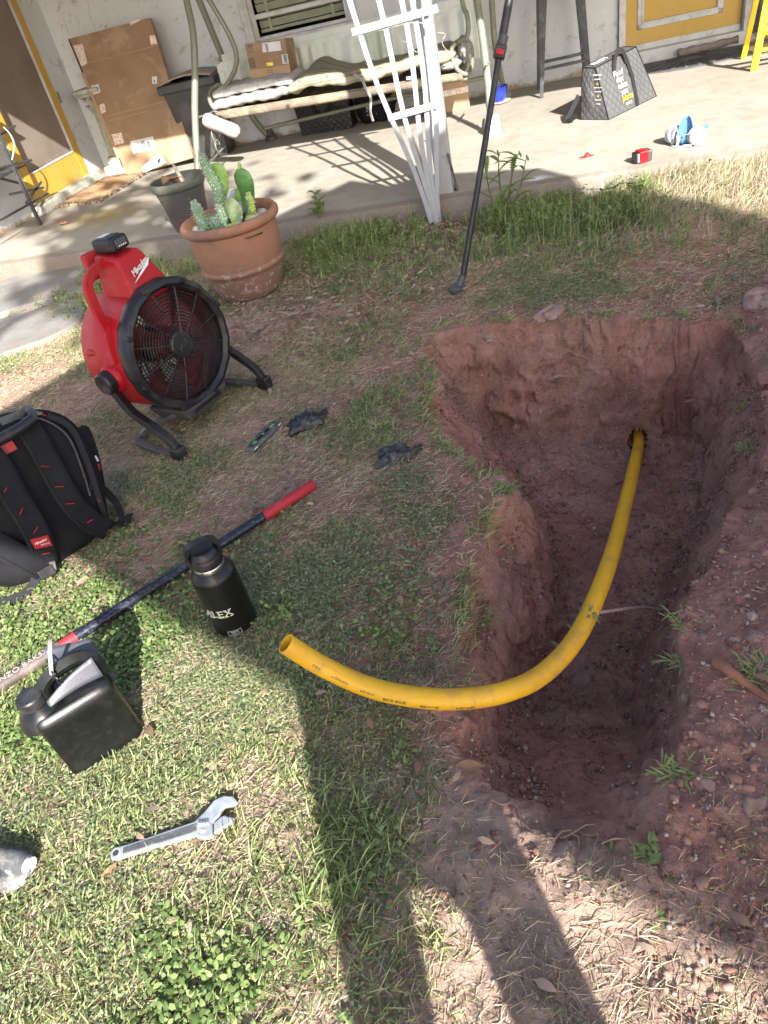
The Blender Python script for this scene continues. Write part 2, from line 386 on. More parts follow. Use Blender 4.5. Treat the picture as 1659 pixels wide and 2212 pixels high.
def H1(x, y):
    i = min(max(bisect_right(XL, x)-1, 0), len(XL)-2); j = min(max(bisect_right(YL, y)-1, 0), len(YL)-2); u = (x-XL[i])/(XL[i+1]-XL[i]); v = (y-YL[j])/(YL[j+1]-YL[j])
    return float((GZ[j, i]*(1-u)+GZ[j, i+1]*u)*(1-v)+(GZ[j+1, i]*(1-u)+GZ[j+1, i+1]*u)*v)
def hit(px, py, off=0.0):
    d = ray(px, py); t = .3
    while t < 12:
        p = CAMP+d*t
        if p.z < (H1(p.x, p.y) if p.y < KERB else .13): break
        t += .015
    return p+Vector((0, 0, off))
def axis(lo, a, b, hi, d, dc, a2, b2, d2):
    fine = np.concatenate([np.arange(a, a2, d), np.arange(a2, b2, d2), np.arange(b2, b, d)]); st = [a]; s = d
    while st[-1] > lo: s *= 1.35; st.append(st[-1]-min(s, dc))
    en = [fine[-1]]; s = d
    while en[-1] < hi: s *= 1.35; en.append(en[-1]+min(s, dc))
    return np.array(st[1:][::-1]+list(fine)+en[1:])
xs = axis(-60, -2.3, 1.5, 60, .0125, 6, -.7, .78, .0052); ys = axis(-60, .1, 3.3, 60, .0125, 6, .62, 3.05, .0052)
X, Y = np.meshgrid(xs, ys); Z = hgt(X, Y); GZ = Z; XL = list(xs); YL = list(ys)
dr = pdist(X, Y, RIM)
pit = sstep(-.04, .03, dr)*(Y > .3)
dX = pit*(.036*fbm(X*6, Y*6, Z*9, 4, 81)+.02*fbm(X*26, Y*26, Z*30, 4, 82)); dY = pit*(.036*fbm(X*6, Y*6, Z*9, 4, 91)+.022*fbm(X*26, Y*26, Z*30, 4, 92)+.012*np.abs(fbm(X*9, Y*9, Z*24, 3, 93)))
dZ = pit*(.014*fbm(X*18, Y*18, Z*18, 4, 95)+.006*fbm(X*70, Y*70, None, 2, 96))+.004*fbm(X*60, Y*60, None, 2, 97)*(np.abs(X) < 3)
# the bored hole that swallows the pipe: vertices near its axis are pushed into the bank
BORE = hit(1377, 952); BAX = Vector((.12, .97, -.05)).normalized()
co = np.stack([X+dX, Y+dY, Z+dZ], -1)
rel = co-np.array(BORE); along = rel@np.array(BAX); rad = np.linalg.norm(rel-along[..., None]*np.array(BAX), axis=-1)
co = co.reshape(-1, 3)
ny, nx = X.shape; idx = np.arange(nx*ny).reshape(ny, nx)
q = np.stack([idx[:-1, :-1], idx[:-1, 1:], idx[1:, 1:], idx[1:, :-1]], -1).reshape(-1, 4)
cut = ((rad < .038+.004*vn(X*60, Y*60, Z*60)) & (along > -.05) & (along < .11) & (Z+dZ > BORE.z-.030)).reshape(-1)
q = q[~cut[q].any(1)]
def npmesh(name, co, faces, m, smooth=True):
    me = bpy.data.meshes.new(name); nf, k = faces.shape
    me.vertices.add(len(co)); me.vertices.foreach_set('co', np.ascontiguousarray(co, dtype=np.float32).ravel())
    me.loops.add(nf*k); me.loops.foreach_set('vertex_index', faces.astype(np.int32).ravel())
    me.polygons.add(nf); me.polygons.foreach_set('loop_start', np.arange(0, nf*k, k, dtype=np.int32))
    if smooth: me.polygons.foreach_set('use_smooth', np.ones(nf, bool))
    me.update(); me.materials.append(m)
    o = bpy.data.objects.new(name, me); COL.objects.link(o); WM[o.name] = Matrix(); return o
def soilmat():
    m, t, b = nodes('red soil')
    big = noise(t, 1.3, 5, .6); mid = noise(t, 7, 6, .65); fine = noise(t, 60, 5, .7)
    c = ramp(t, mid, [(.28, (.23, .10, .076)), (.5, (.37, .18, .138)), (.72, (.46, .265, .21))])
    c = mixc(t, ramp(t, big, [(.42, (0, 0, 0)), (.62, (.5, .5, .5))]), c, (.27, .18, .145))
    c = mixc(t, ramp(t, fine, [(.35, (.6, .6, .6)), (.65, (0, 0, 0))]), c, mixc(t, .5, c, (.06, .035, .03)))
    # tan dry earth away from the pit, and sunlit soil painted in
    sx = t.nodes.new('ShaderNodeSeparateXYZ'); tc = t.nodes.new('ShaderNodeTexCoord'); lnk(t, tc.outputs['Object'], sx.inputs[0])
    def mr(o, a, b2):
        k = t.nodes.new('ShaderNodeMapRange'); k.interpolation_type = 'SMOOTHSTEP'; lnk(t, o, k.inputs[0]); k.inputs[1].default_value = a; k.inputs[2].default_value = b2; return k.outputs[0]
    def mth(op, a, b2):
        k = t.nodes.new('ShaderNodeMath'); k.operation = op
        for i, v in enumerate((a, b2)):
            if isinstance(v, (int, float)): k.inputs[i].default_value = v
            else: lnk(t, v, k.inputs[i])
        return k.outputs[0]
    a1 = mr(mth('ADD', sx.outputs[1], mth('MULTIPLY', sx.outputs[0], .54)), .78, .6); a2 = mr(sx.outputs[1], 3.4, 4.2); a3 = mr(sx.outputs[0], -.7, -1.4)  # a1 paints a sunlit tone, stopping at the edge of the big shadow
    far = mth('MAXIMUM', mth('MAXIMUM', a1, a2), mth('MULTIPLY', a3, .6)); far = mth('MULTIPLY', far, .85)
    c = mixc(t, far, c, ramp(t, mid, [(.3, (.24, .165, .125)), (.7, (.42, .32, .25))]))
    # pale grit and chalky smears
    v = t.nodes.new('ShaderNodeTexVoronoi'); v.inputs['Scale'].default_value = 75; lnk(t, tc.outputs['Object'], v.inputs['Vector'])
    g1 = ramp(t, v.outputs['Distance'], [(.1, (1, 1, 1)), (.2, (0, 0, 0))]); g2 = ramp(t, noise(t, 14, 3), [(.5, (0, 0, 0)), (.6, (.7, .7, .7))])
    c = mixc(t, mixc(t, 1, g1, g2, 'MULTIPLY'), c, (.36, .27, .24))
    mp = t.nodes.new('ShaderNodeMapping'); mp.inputs['Scale'].default_value = (1, 1, .15); lnk(t, tc.outputs['Object'], mp.inputs[0])
    sm = ramp(t, noise(t, 26, 5, .7, vec=mp.outputs[0]), [(.6, (0, 0, 0)), (.7, (.8, .8, .8))])
    zz = mth('MULTIPLY', mr(sx.outputs[2], -.26, -.33), mr(sx.outputs[2], -.5, -.42)); zz = mth('MULTIPLY', zz, mr(sx.outputs[1], 2.55, 2.75))
    c = mixc(t, mth('MULTIPLY', zz, sm), c, (.42, .36, .34))
    lnk(t, c, b.inputs['Base Color']); b.inputs['Roughness'].default_value = .93; b.inputs['Specular IOR Level'].default_value = .2
    n1 = bumpn(t, b, noise(t, 28, 8, .7), .8, .02); n2 = bumpn(t, b, noise(t, 150, 5, .7), .5, .005, n1)
    return m
M['soil'] = soilmat()
ground = npmesh('ground', co, q, M['soil']); tag(ground, None, kind='structure'); ground['label'] = 'red brown soil of the yard with the dug pit in it'
mb = MB(); Q = [BORE+BAX*a for a in (.02, .06, .15, .3, .5)]
mb.tube(Q, [.05, .047, .043, .043, .043], 20, caps=False)
bt = mb.build('bore_tunnel', 'soil', smooth=60, org0=True); tag(bt, None, kind='structure'); bt['label'] = 'round bored tunnel in the pit wall that takes the pipe'
E1 = BAX.cross(Vector((0, 0, 1))).normalized(); E2 = E1.cross(BAX)

# ------------------------------------------------------------------ patio slab and path stones
def concretemat():
    m, t, b = nodes('worn painted concrete')
    a = noise(t, 1.2, 6, .6, dist=.3); f = noise(t, 8, 7, .7); g = noise(t, 45, 5, .7)
    c = ramp(t, a, [(.3, (.22, .198, .163)), (.5, (.25, .229, .192)), (.7, (.212, .185, .147))])
    c = mixc(t, ramp(t, f, [(.48, (0, 0, 0)), (.68, (.45, .45, .45))]), c, (.14, .117, .095))
    c = mixc(t, ramp(t, g, [(.68, (0, 0, 0)), (.76, (.7, .7, .7))]), c, (.22, .18, .15))
    tc = t.nodes.new('ShaderNodeTexCoord')
    def spot(x, y, r, col, am, k=1.0):
        mp = t.nodes.new('ShaderNodeMapping'); mp.vector_type = 'POINT'; mp.inputs['Location'].default_value = (-x/r, -y/(r*k), 0); mp.inputs['Scale'].default_value = (1/r, 1/(r*k), 0)
        lnk(t, tc.outputs['Object'], mp.inputs[0]); gr = t.nodes.new('ShaderNodeTexGradient'); gr.gradient_type = 'SPHERICAL'; lnk(t, mp.outputs[0], gr.inputs[0])
        r_ = ramp(t, gr.outputs[1], [(0, (0, 0, 0)), (.7, (am, am, am))]); nn = ramp(t, f, [(.35, (.3, .3, .3)), (.55, (1, 1, 1))])
        return mixc(t, mixc(t, 1, r_, nn, 'MULTIPLY'), c, col)
    for s in SPOTS: c = spot(*s)
    # bare edge along the kerb
    sx = t.nodes.new('ShaderNodeSeparateXYZ'); lnk(t, tc.outputs['Object'], sx.inputs[0])
    ad = t.nodes.new('ShaderNodeMath'); ad.operation = 'MULTIPLY_ADD'; lnk(t, noise(t, 3, 6, .7), ad.inputs[0]); ad.inputs[1].default_value = .22; lnk(t, sx.outputs[1], ad.inputs[2])
    e = ramp(t, ad.outputs[0], [(0, (1, 1, 1)), (1, (0, 0, 0))]); e.node.color_ramp.elements[0].position = 0
    mr = t.nodes.new('ShaderNodeMapRange'); lnk(t, ad.outputs[0], mr.inputs[0]); mr.inputs[1].default_value = KERB+.17; mr.inputs[2].default_value = KERB+.12
    c = mixc(t, mr.outputs[0], c, ramp(t, g, [(.3, (.14, .112, .086)), (.7, (.19, .16, .132))]))
    lnk(t, c, b.inputs['Base Color']); b.inputs['Roughness'].default_value = .72
    n1 = bumpn(t, b, f, .25, .01); bumpn(t, b, g, .3, .003, n1)
    return m
sp = lambda x, y: tuple(G(x, y, .13)[:2])
SPOTS = [(*sp(225, 465), .5, (.24, .18, .05), .75, .6), (*sp(1352, 300), .25, (.5, .38, .22), .4, 1), (*sp(740, 470), .4, (.42, .28, .14), .45, .5),
         (*sp(1165, 392), .10, (.8, .81, .84), 1.0, 1.4), (*sp(1400, 265), .2, (.5, .4, .27), .35, .5), (*sp(960, 320), .5, (.42, .34, .25), .3, .6), (*sp(600, 560), .4, (.4, .3, .2), .4, 1)]
M['patio'] = concretemat()
def edge(x):
    return KERB-.03+.035*float(fbm(np.array(x*1.3), np.array(4.), None, 4, 7))+.012*float(fbm(np.array(x*14), np.array(2.), None, 3, 8))+ (.05 if x > .05 else 0)*min(1, max(0, (x-.05)*3))
exs = [-30, -8]+list(np.arange(-5.2, 3.0, .045))+[6, 30]
ev = [edge(x) for x in exs]; prof = [(0, -.28), (0, .085), (.012, .118), (.035, .13)]
vs = []; fs = []
for x, e_ in zip(exs, ev):
    k = float(fbm(np.array(x*9), np.array(1.), None, 3, 3))
    for i, (dy, z) in enumerate(prof): vs.append((x, e_+dy+.006*k*(3-i)/2, z+(.004*k if i == 1 else 0)))
    vs.append((x, 12, .13))
for i in range(len(exs)-1):
    for j in range(4): fs.append((i*5+j, (i+1)*5+j, (i+1)*5+j+1, i*5+j+1))
mb = MB(); mb.add(vs, fs); pa = mb.build('patio', 'patio', smooth=35, org0=True); tag(pa, None, kind='structure'); pa['label'] = 'raised concrete patio slab with worn kerb edge'
# cracks in the slab near its edge: thin dark gaps, a ribbon each
def crack(pts, w_=.006):
    P = smoothpath([G(x, y, .134) for x, y in pts], 6); mb = MB(); P2 = []
    for i, p in enumerate(P): P2.append(p+Vector((random.uniform(-1, 1), random.uniform(-1, 1), 0))*.007)
    s = [random.uniform(.3, 1)*math.sin(math.pi*(i+.5)/len(P2))+.12 for i in range(len(P2))]
    mb.sweep(P2, [(-w_/2, -.003), (w_/2, -.003), (w_/2, .0005), (-w_/2, .0005)], scale=s); return mb
mb = crack([(1230, 396), (1240, 405), (1270, 408), (1320, 406), (1345, 395), (1400, 388), (1465, 378)])
o = mb.build('crack', 'ink', pa); o['label'] = 'long crack along the right part of the kerb'
mb = crack([(905, 300), (925, 306), (950, 304), (972, 318)], .005); mb.build('crack', 'ink', pa)
for i, st in enumerate(STONES):
    cx_, cy_ = sum(p[0] for p in st)/len(st), sum(p[1] for p in st)/len(st)
    P = smoothpath([(x, y, 0) for x, y in st+[st[0]]], 5)[:-1]; mb = MB(); n = len(P)
    rr = [(1+.02*float(fbm(np.array(p.x*7), np.array(p.y*7)))) for p in P]
    rings = [(1, -.1), (1, .022), (.985, .032), (.6, .034), (.0, .034)]; vs = []
    for k, z in rings: vs += [(cx_+(p.x-cx_)*k*r, cy_+(p.y-cy_)*k*r, z) for p, r in zip(P, rr)]
    mb.add(vs, [(j*n+a, j*n+(a+1) % n, (j+1)*n+(a+1) % n, (j+1)*n+a) for j in range(4) for a in range(n)])
    M['slab'] = M.get('slab') or mat('grey path concrete', (.21, .2, .185), .85, col2=(.15, .145, .135), sc=7, bump=.7, bsc=50, dirt=(.2, .15, .11), dsc=5, dam=.5)
    o = mb.build('path_slab', 'slab', smooth=40)
    tag(o, ['grey concrete path slab lying right against the patio kerb', 'grey concrete path slab nearer the backpack, its far edge by the first slab'][i], 'paving slab', 'concrete path slabs')

# ------------------------------------------------------------------ house walls
def plastermat():
    m, t, b = nodes('white painted masonry')
    tc = t.nodes.new('ShaderNodeTexCoord')
    c = ramp(t, noise(t, 1.8, 6, .6), [(.3, (.56, .575, .60)), (.7, (.48, .495, .515))])
    d = ramp(t, noise(t, 9, 8, .75, dist=.6), [(.56, (0, 0, 0)), (.66, (.8, .8, .8))]); c = mixc(t, d, c, (.27, .25, .21))
    sx = t.nodes.new('ShaderNodeSeparateXYZ'); lnk(t, tc.outputs['Object'], sx.inputs[0])
    ad = t.nodes.new('ShaderNodeMath'); ad.operation = 'MULTIPLY_ADD'; lnk(t, noise(t, 7, 7, .7), ad.inputs[0]); ad.inputs[1].default_value = -.2; lnk(t, sx.outputs[2], ad.inputs[2])
    mr = t.nodes.new('ShaderNodeMapRange'); lnk(t, ad.outputs[0], mr.inputs[0]); mr.inputs[1].default_value = -.06; mr.inputs[2].default_value = -.09
    c = mixc(t, mr.outputs[0], c, (.3, .22, .15))
    lnk(t, c, b.inputs['Base Color']); b.inputs['Roughness'].default_value = .75
    n1 = bumpn(t, b, noise(t, 6, 5, .6), .35, .02); bumpn(t, b, noise(t, 70, 4, .6), .45, .004, n1)
    return m
M['plaster'] = plastermat()
WANG = math.atan(.09)
MW = Matrix.Translation((0, 7.62, 0)) @ Matrix.Rotation(WANG, 4, 'Z')
MWi = MW.inverted(); WN = (MW.to_3x3() @ Vector((0, 1, 0)))
def WL(px, py, off=0.0):
    """picture point on the back wall (off = metres in front of it) in wall coordinates x, y, z"""
    return MWi @ IP(px, py, MW @ Vector((0, -off, 0)), WN)
house = thing('house', 'white masonry house behind the patio with two yellow doors and a window', 'house', (0, 7.62, .13))
# window opening in wall coordinates
wx0, wx1, wz0, wz1 = WL(546, 62).x, WL(757, 44).x, WL(650, 68).z, 1.75
dx0, dx1, dz0 = WL(1350, 100).x, WL(1600, 66).x, .13
def wall(x0, x1, z0, z1, y0=0, y1=.2): MB(MW).box(((x0+x1)/2, (y0+y1)/2, (z0+z1)/2), (x1-x0, y1-y0, z1-z0)).build('wall', 'plaster', house, bevel=.006)
wall(-4.62, wx0, .0, 2.6); wall(wx0, wx1, .0, wz0); wall(wx0, wx1, wz1, 2.6); wall(wx1, dx0-.06, .0, 2.6); wall(dx0-.06, dx1+.07, 2.2, 2.6); wall(dx1+.07, 6.5, 0, 2.6)
cz = WL(110, 0)
# block joints and hairline cracks on the wall: thin recessed-looking lines
def hair(pts, w_=.004, off=.0015):
    P = []
    for a, b in zip(pts[:-1], pts[1:]):
        for k in range(8): P.append(Vector(WL(*a)).lerp(WL(*b), k/8))
    P.append(Vector(WL(*pts[-1])))
    P = [Vector((p.x+random.uniform(-.006, .006), -off, p.z+random.uniform(-.006, .006))) for p in P]
    mb = MB(MW); mb.sweep(P, [(-w_/2, -.001), (w_/2, -.001), (w_/2, .001), (-w_/2, .001)], (0, 1, 0), scale=[random.uniform(.2, 1) for _ in P]); mb.build('crack', 'concrete_old', house)
for c in ([(188, 0), (196, 40), (208, 66)], [(255, 28), (262, 52)], [(152, 78), (140, 50), (128, 12)], [(300, 88), (304, 120)], [(345, 120), (360, 128)], [(225, 260), (300, 245)]): hair(c)
# window: casing, sash, glass, blinds
win = MB(MW)
for (cx_, cz_, w_, h_) in ((wx0-.035, (wz0+wz1)/2, .07, wz1-wz0+.16), (wx1+.035, (wz0+wz1)/2, .07, wz1-wz0+.16), ((wx0+wx1)/2, wz1+.04, wx1-wx0, .08)): win.box((cx_, -.012, cz_), (w_, .03, h_))
win = win.build('window', 'white_trim', house, bevel=.004)
MB(MW).box(((wx0+wx1)/2, -.012, wz0-.035), (wx1-wx0+.16, .07, .065)).build('sill', 'white_trim', win, bevel=.004)
zr = WL(640, 43).z+.07
mb = MB(MW)
for a in (wx0+.02, wx1-.02): mb.box((a, .03, (wz0+wz1)/2), (.04, .035, wz1-wz0))
mb.box(((wx0+wx1)/2, .03, wz0+.012), (wx1-wx0-.08, .035, .024)); mb.box(((wx0+wx1)/2, .025, WL(620, 22).z), (wx1-wx0-.08, .045, .035))
mb.build('sash', 'white_trim', win, bevel=.003)
gm, gt, gb = nodes('dusty window glass'); gb.inputs['Base Color'].default_value = (.9, .93, .92, 1); gb.inputs['Transmission Weight'].default_value = 1; gb.inputs['Roughness'].default_value = .04; gb.inputs['IOR'].default_value = 1.1
MB(MW).box(((wx0+wx1)/2, .045, (wz0+wz1)/2), (wx1-wx0-.07, .004, wz1-wz0)).build('pane', gm, win)
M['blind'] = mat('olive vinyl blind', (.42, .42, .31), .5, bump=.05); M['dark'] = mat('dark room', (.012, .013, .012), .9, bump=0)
bz = WL(640, 56).z
for k in range(9): MB(MW).box(((wx0+wx1)/2, .10, bz+.06+k*.062), (wx1-wx0-.1, .006, .058), Euler((R_(18), 0, 0))).build('slat', 'blind', win)
mb = MB(MW); mb.box(((wx0+wx1)/2, .095, bz+.012), (wx1-wx0-.1, .025, .024))
for k in (.17, .83): mb.box((wx0+(wx1-wx0)*k, .082, bz+.25), (.028, .004, .5))
mb.build('blind_rail', 'blind', win, bevel=.002)
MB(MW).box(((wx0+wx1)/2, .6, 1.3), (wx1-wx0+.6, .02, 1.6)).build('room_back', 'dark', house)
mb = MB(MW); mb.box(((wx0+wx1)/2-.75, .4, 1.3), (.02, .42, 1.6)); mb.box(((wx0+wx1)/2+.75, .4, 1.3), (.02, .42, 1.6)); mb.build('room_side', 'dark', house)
# right yellow door with white moulding
door = MB(MW).box(((dx0+dx1)/2, .055, 1.2), (dx1-dx0, .045, 1.9)).build('front_door', 'yellow', house, bevel=.003)
MB(MW).box(((dx0+dx1)/2, .026, WL(1470, 89).z), (dx1-dx0, .014, .075)).build('kick_strip', 'white_trim', door, bevel=.003)
mx0, mx1, mz0 = WL(1383, 59).x, WL(1558, 23).x, WL(1470, 41).z
def moulding(o_, ins, th):
    for a, b in (((mx0+ins, mz0+ins), (mx1-ins, mz0+ins)), ((mx0+ins, mz0+ins), (mx0+ins, 1.9)), ((mx1-ins, mz0+ins), (mx1-ins, 1.9))):
        x0, x1 = min(a[0], b[0])-th/2, max(a[0], b[0])+th/2; z0, z1 = min(a[1], b[1])-th/2, max(a[1], b[1])+th/2
        o_.box(((x0+x1)/2, .027 if th > .03 else .018, (z0+z1)/2), (x1-x0, .014, z1-z0))
mb = MB(MW); moulding(mb, 0, .042); mb.build('moulding', 'white_trim', door, bevel=.005); mb = MB(MW); moulding(mb, .022, .016); mb.build('moulding', 'white_trim', door, bevel=.004)
mb = MB(MW)
for a in (dx0-.03, dx1+.035): mb.box((a, .02, 1.15), (.055, .13, 2.04))
mb.box((dx0-.012, .03, 1.15), (.02, .06, 2.0)); mb.build('door_frame', 'white_trim', house, bevel=.003)
MB(MW).box(((dx0+dx1)/2+.02, .015, .185), (dx1-dx0+.06, .16, .10), taper=.98).build('door_sill', 'white_trim', house, bevel=.006)
MB(MW).box((dx1+.078, -.04, 1.2), (.03, .02, 2.0)).build('stripped_board', 'brownwood', house)
mb = MB(MW); mb.box((dx1+.17, -.10, 1.25), (.11, .16, 2.1)); mb.build('porch_frame_post', 'white', house, bevel=.006)
for k in range(6): MB(MW).box((dx1+.52, -.05, .33+.29*k), (.56, .05, .26)).build('board', 'white', house, bevel=.006)
MB(MW).box((dx1+.35, -.16, .24), (.035, .05, .3), Euler((.3, 0, 0))).build('brace', 'wood_grey', house)
# side wall with the screen door
SX = -4.5
def SP(y, z, o=0): return (SX+o, y, z)
sy0, sy1 = 5.92, 6.885
def swall(y0, y1, z0, z1): MB().box(((SX-.1), (y0+y1)/2, (z0+z1)/2), (.2, y1-y0, z1-z0)).build('wall', 'plaster', house, bevel=.006)
swall(sy1+.02, 7.3, 0, 2.6); swall(2.5, sy0-.02, 0, 2.6); swall(sy0-.02, sy1+.02, 2.2, 2.6)
sdoor = MB()
for (a, b, c, d) in ((sy0, 6.015, .2, 2.15), (6.79, sy1, .2, 2.15), (6.018, 6.787, .2, .42), (6.018, 6.787, 2.0, 2.15)): sdoor.box((SX-.005, (a+b)/2, (c+d)/2), (.035, b-a, d-c))
sdoor = sdoor.build('screen_door', 'yellow', house, bevel=.003)
mb = MB()
for (a, b, c, d) in ((6.77, 6.787, .435, 2.0), (6.018, 6.77, .42, .433)): mb.box((SX+.008, (a+b)/2, (c+d)/2), (.02, b-a, d-c))
mb.build('screen_bead', 'white_trim', sdoor, bevel=.002)
sm, st_, sb = nodes('door screen mesh')
cc = ramp(st_, noise(st_, 2.5, 5, .6), [(.3, (.13, .105, .085)), (.7, (.2, .165, .135))]); lnk(st_, cc, sb.inputs['Base Color']); sb.inputs['Roughness'].default_value = .7
bumpn(st_, sb, noise(st_, 300, 2), .5, .002)
MB().box((SX-.008, 6.4, 1.2), (.006, .75, 1.58)).build('screen', sm, sdoor)
M['brass'] = mat('painted hinge', (.35, .34, .26), .5, .4, dirt=(.15, .13, .1), dsc=30)
for z in (WL(127, 212).z*0+.86, 1.7): MB().box((SX+.016, 6.9, z), (.012, .045, .09)).build('hinge', 'brass', sdoor, bevel=.002)
mb = MB(); mb.box((SX-.02, sy0-.03, 1.18), (.05, .045, 2.05)); mb.box((SX-.02, sy1+.025, 1.18), (.05, .035, 2.05)); mb.build('door_frame', 'white_trim', house, bevel=.004)
mb = MB(); pr = []
mb.box((SX+.03, 6.36, .165), (.2, 1.12, .07), taper=.94); mb.build('door_step', 'concrete_old', house, bevel=.01)
for k in range(5): MB().box((SX-.0, 5.88-.001*k, .02+.03*k+.14), (.06, .05, .02)).build('shim', 'wood_grey', house)
# porch roof and its post
rf = thing('porch_roof', 'flat porch roof over the patio, above the upper edge of the view', 'porch roof', (0, 6.5, 2.4))
ey = lambda x: 4.11+0*x
mb = MB(); mb.prism([(-8, ey(-8)), (6, ey(6)), (6, 10.3), (-8, 10.3)], 2.42, 2.52); mb.build('overhead_sheet', 'roof_dark', rf)
for k in range(12):
    x = -7.2+k*1.15; MB().box((x, (ey(x)+7.6)/2+.03, 2.35), (.045, 7.5-ey(x), .13)).build('rafter', 'roof_dark', rf)
MB().bar((-8, ey(-8)+.06, 2.36), (6, ey(6)+.06, 2.36), .04, .115).build('fascia', 'white_trim', rf)
PX, PY = -.695, 4.70
post = MB().box((PX, PY, 1.21), (.10, .10, 2.16)).build('porch_post', 'white', None, bevel=.004)
tag(post, 'square white painted wooden post standing on the patio edge behind the trellis', 'post')
mb = MB(); mb.bar((PX+.075, PY-.02, .13), (PX+.045, PY-.05, .36), .03, .008, (1, 0, 0)); bk = mb.build('post_bracket', 'blueish' if 'blueish' in M else 'galv', None)
tag(bk, 'bent blue grey metal bracket strip at the foot of the white post', 'bracket')
# metal stub
p = G(978, 408, .13); mb = MB(); mb.tube([p, p+Vector((-.012, 0, .12))], .017, 12); mb.lathe([(.035, 0), (.03, .006), (.0, .008)], 12, p)
o = mb.build('pipe_stub', 'rust', None, smooth=40); tag(o, 'short rusty black iron stub sticking up from the slab beside the white post', 'pipe stub')

# ------------------------------------------------------------------ fan trellis
tr = thing('trellis', 'white peeling wooden fan trellis leaning on the porch post', 'trellis', (-.75, 4.5, 0))
TY = 4.49
def TP(px, py, dy=0): return IP(px, py, (0, TY-dy, 0), (0, 1, -.035))
base = {}
slats = [((928, 468), (752, 0)), ((934, 470), (814, 0)), ((940, 474), (866, 0)), ((945, 474), (893, 0)), ((951, 470), (922, 0))]
for i, (a, b) in enumerate(slats):
    A = TP(*a); B = TP(*b); B = A+(B-A)*1.55; A = A-(B-A)*.02; mb = MB()
    n = 12; off = Vector((0, .008*(i-2)*.5, 0))
    P = [A.lerp(B, k/n)+off+Vector((.012*math.sin(k*.9+i), .004*math.sin(k+i*2), 0)) for k in range(n+1)]
    mb.sweep(P, [(-.0135, -.006), (.0135, -.006), (.0135, .006), (-.0135, .006)], (0, 1, 0)); mb.build('slat', 'white', tr, bevel=.0015)
def cross(a, b, k=0):
    A = TP(*a, .018); B = TP(*b, .018); MB().bar(A+Vector((0, 0, k)), B+Vector((0, 0, k)), .007, .036, (0, 0, 1)).build('crossbar', 'white', tr, bevel=.0015)
cross((760, 70), (945, 18)); cross((838, 256), (942, 226))
for z, wd in ((1.42, .34), (1.72, .46)):
    c = TP(880, 0); MB().bar((c.x-wd-.05, TY-.02+z*.035, z), (c.x+wd-.1, TY-.02+z*.035, z+.03), .007, .036, (0, 0, 1)).build('crossbar', 'white', tr, bevel=.0015)
for pts in ([(815, 68), (850, 58), (905, 48), (928, 66)], [(868, 88), (885, 96), (900, 112), (922, 108)], [(985-40, 70), (962, 74), (955, 92), (968, 112)], [(940, 30), (950, 22), (938, 20)]):
    P = smoothpath([TP(*q, .03) for q in pts], 5); P = [p+Vector((0, random.uniform(-.012, .012), 0)) for p in P]; MB().tube(P, .0016, 5).build('wire', 'wood_grey', tr)

# ------------------------------------------------------------------ porch swing
sw = thing('porch_swing', 'sage green metal porch swing with a hung sheer backrest cloth', 'porch swing', (-1.7, 6.6, .13))
nf, nb = (0, 1, -.38), (0, 1, .38)
def leg(pts, p0, n, r=.026, foot=None):
    P = [IP(x, y, p0, n) for x, y in pts]
    if foot: P = [Vector(foot)]+P
    P.append(P[-1]+(P[-1]-P[-2]).normalized()*.42)
    MB().tube(smoothpath(P, 5), r, 14).build('leg', 'swing', sw, smooth=60); return P
LF = leg([(427, 371), (421, 250), (421, 150), (417, 70), (403, 0)], (0, 5.95, .13), nf, .027, (-2.95, 5.95, .13))
LB = leg([(560, 272), (512, 200), (475, 110), (430, 0)], (0, 7.3, .13), nb, .027, (-2.69, 7.3, .14))
RF = leg([(1062, 270), (1055, 190), (1045, 100), (1030, 0)], (0, 5.95, .13), nf, .027, (-.47, 5.93, .13))
RB = leg([(1089, 200), (1070, 100), (1062, 0)], (0, 7.3, .13), nb, .024, (-.45, 7.3, .14))
for x, y in ((-2.69, 7.28), (-.45, 7.3)):
    MB().lathe([(.058, 0), (.058, .028), (.045, .04), (.03, .09)], 18, (x, y, .13)).build('foot_cap', 'plastic_grey' if x < -1 else 'swing', sw, smooth=40)
MB().tube([(-2.9, 6.62, 1.78), (-.52, 6.62, 1.78)], .024, 12).build('top_bar', 'swing', sw, smooth=60)
# low tie bar between the back legs
a = IY(640, 262, 7.12); b = IY(1062, 163, 7.12); MB().tube([a+Vector((-.32, 0, -.01)), b], .017, 10).build('tie_bar', 'swing', sw, smooth=60)
def rail(px, py, y): return IY(px, py, y)
sl_, sr_ = rail(468, 243, 6.42), rail(1000, 158, 6.42)
seatz = (sl_.z+sr_.z)/2
# sling seat: front apron hanging between rails
def seatfn(u, v):
    y = 6.42+.45*v; x0 = sl_.x+(sr_.x-sl_.x)*u; z = sl_.z+(sr_.z-sl_.z)*u - .035*math.sin(v*math.pi)+.02*v
    return Vector((x0, y, z+.008*math.sin(u*20)*math.sin(v*3)))
mb = MB(); mb.grid(seatfn, 50, 10); seat = mb.build('seat', 'fabric_beige', sw, smooth=80, solid=.02)
mb = MB()
def apron(u, v):
    x0 = sl_.x+(sr_.x-sl_.x)*u; z = sl_.z+(sr_.z-sl_.z)*u; d = .06-.015*u
    return Vector((x0, 6.40-.012*math.sin(v*3.1)+.004*math.sin(u*60), z+.004-v*d*(1 if u > .03 else .5)))
mb.grid(apron, 60, 6); mb.build('seat_apron', 'fabric_beige', sw, smooth=80, solid=.01)
MB().tube([sl_+Vector((-.06, .03, -.04)), sr_+Vector((.04, .03, -.045))], .016, 10).build('seat_rail', 'swing', sw, smooth=60)
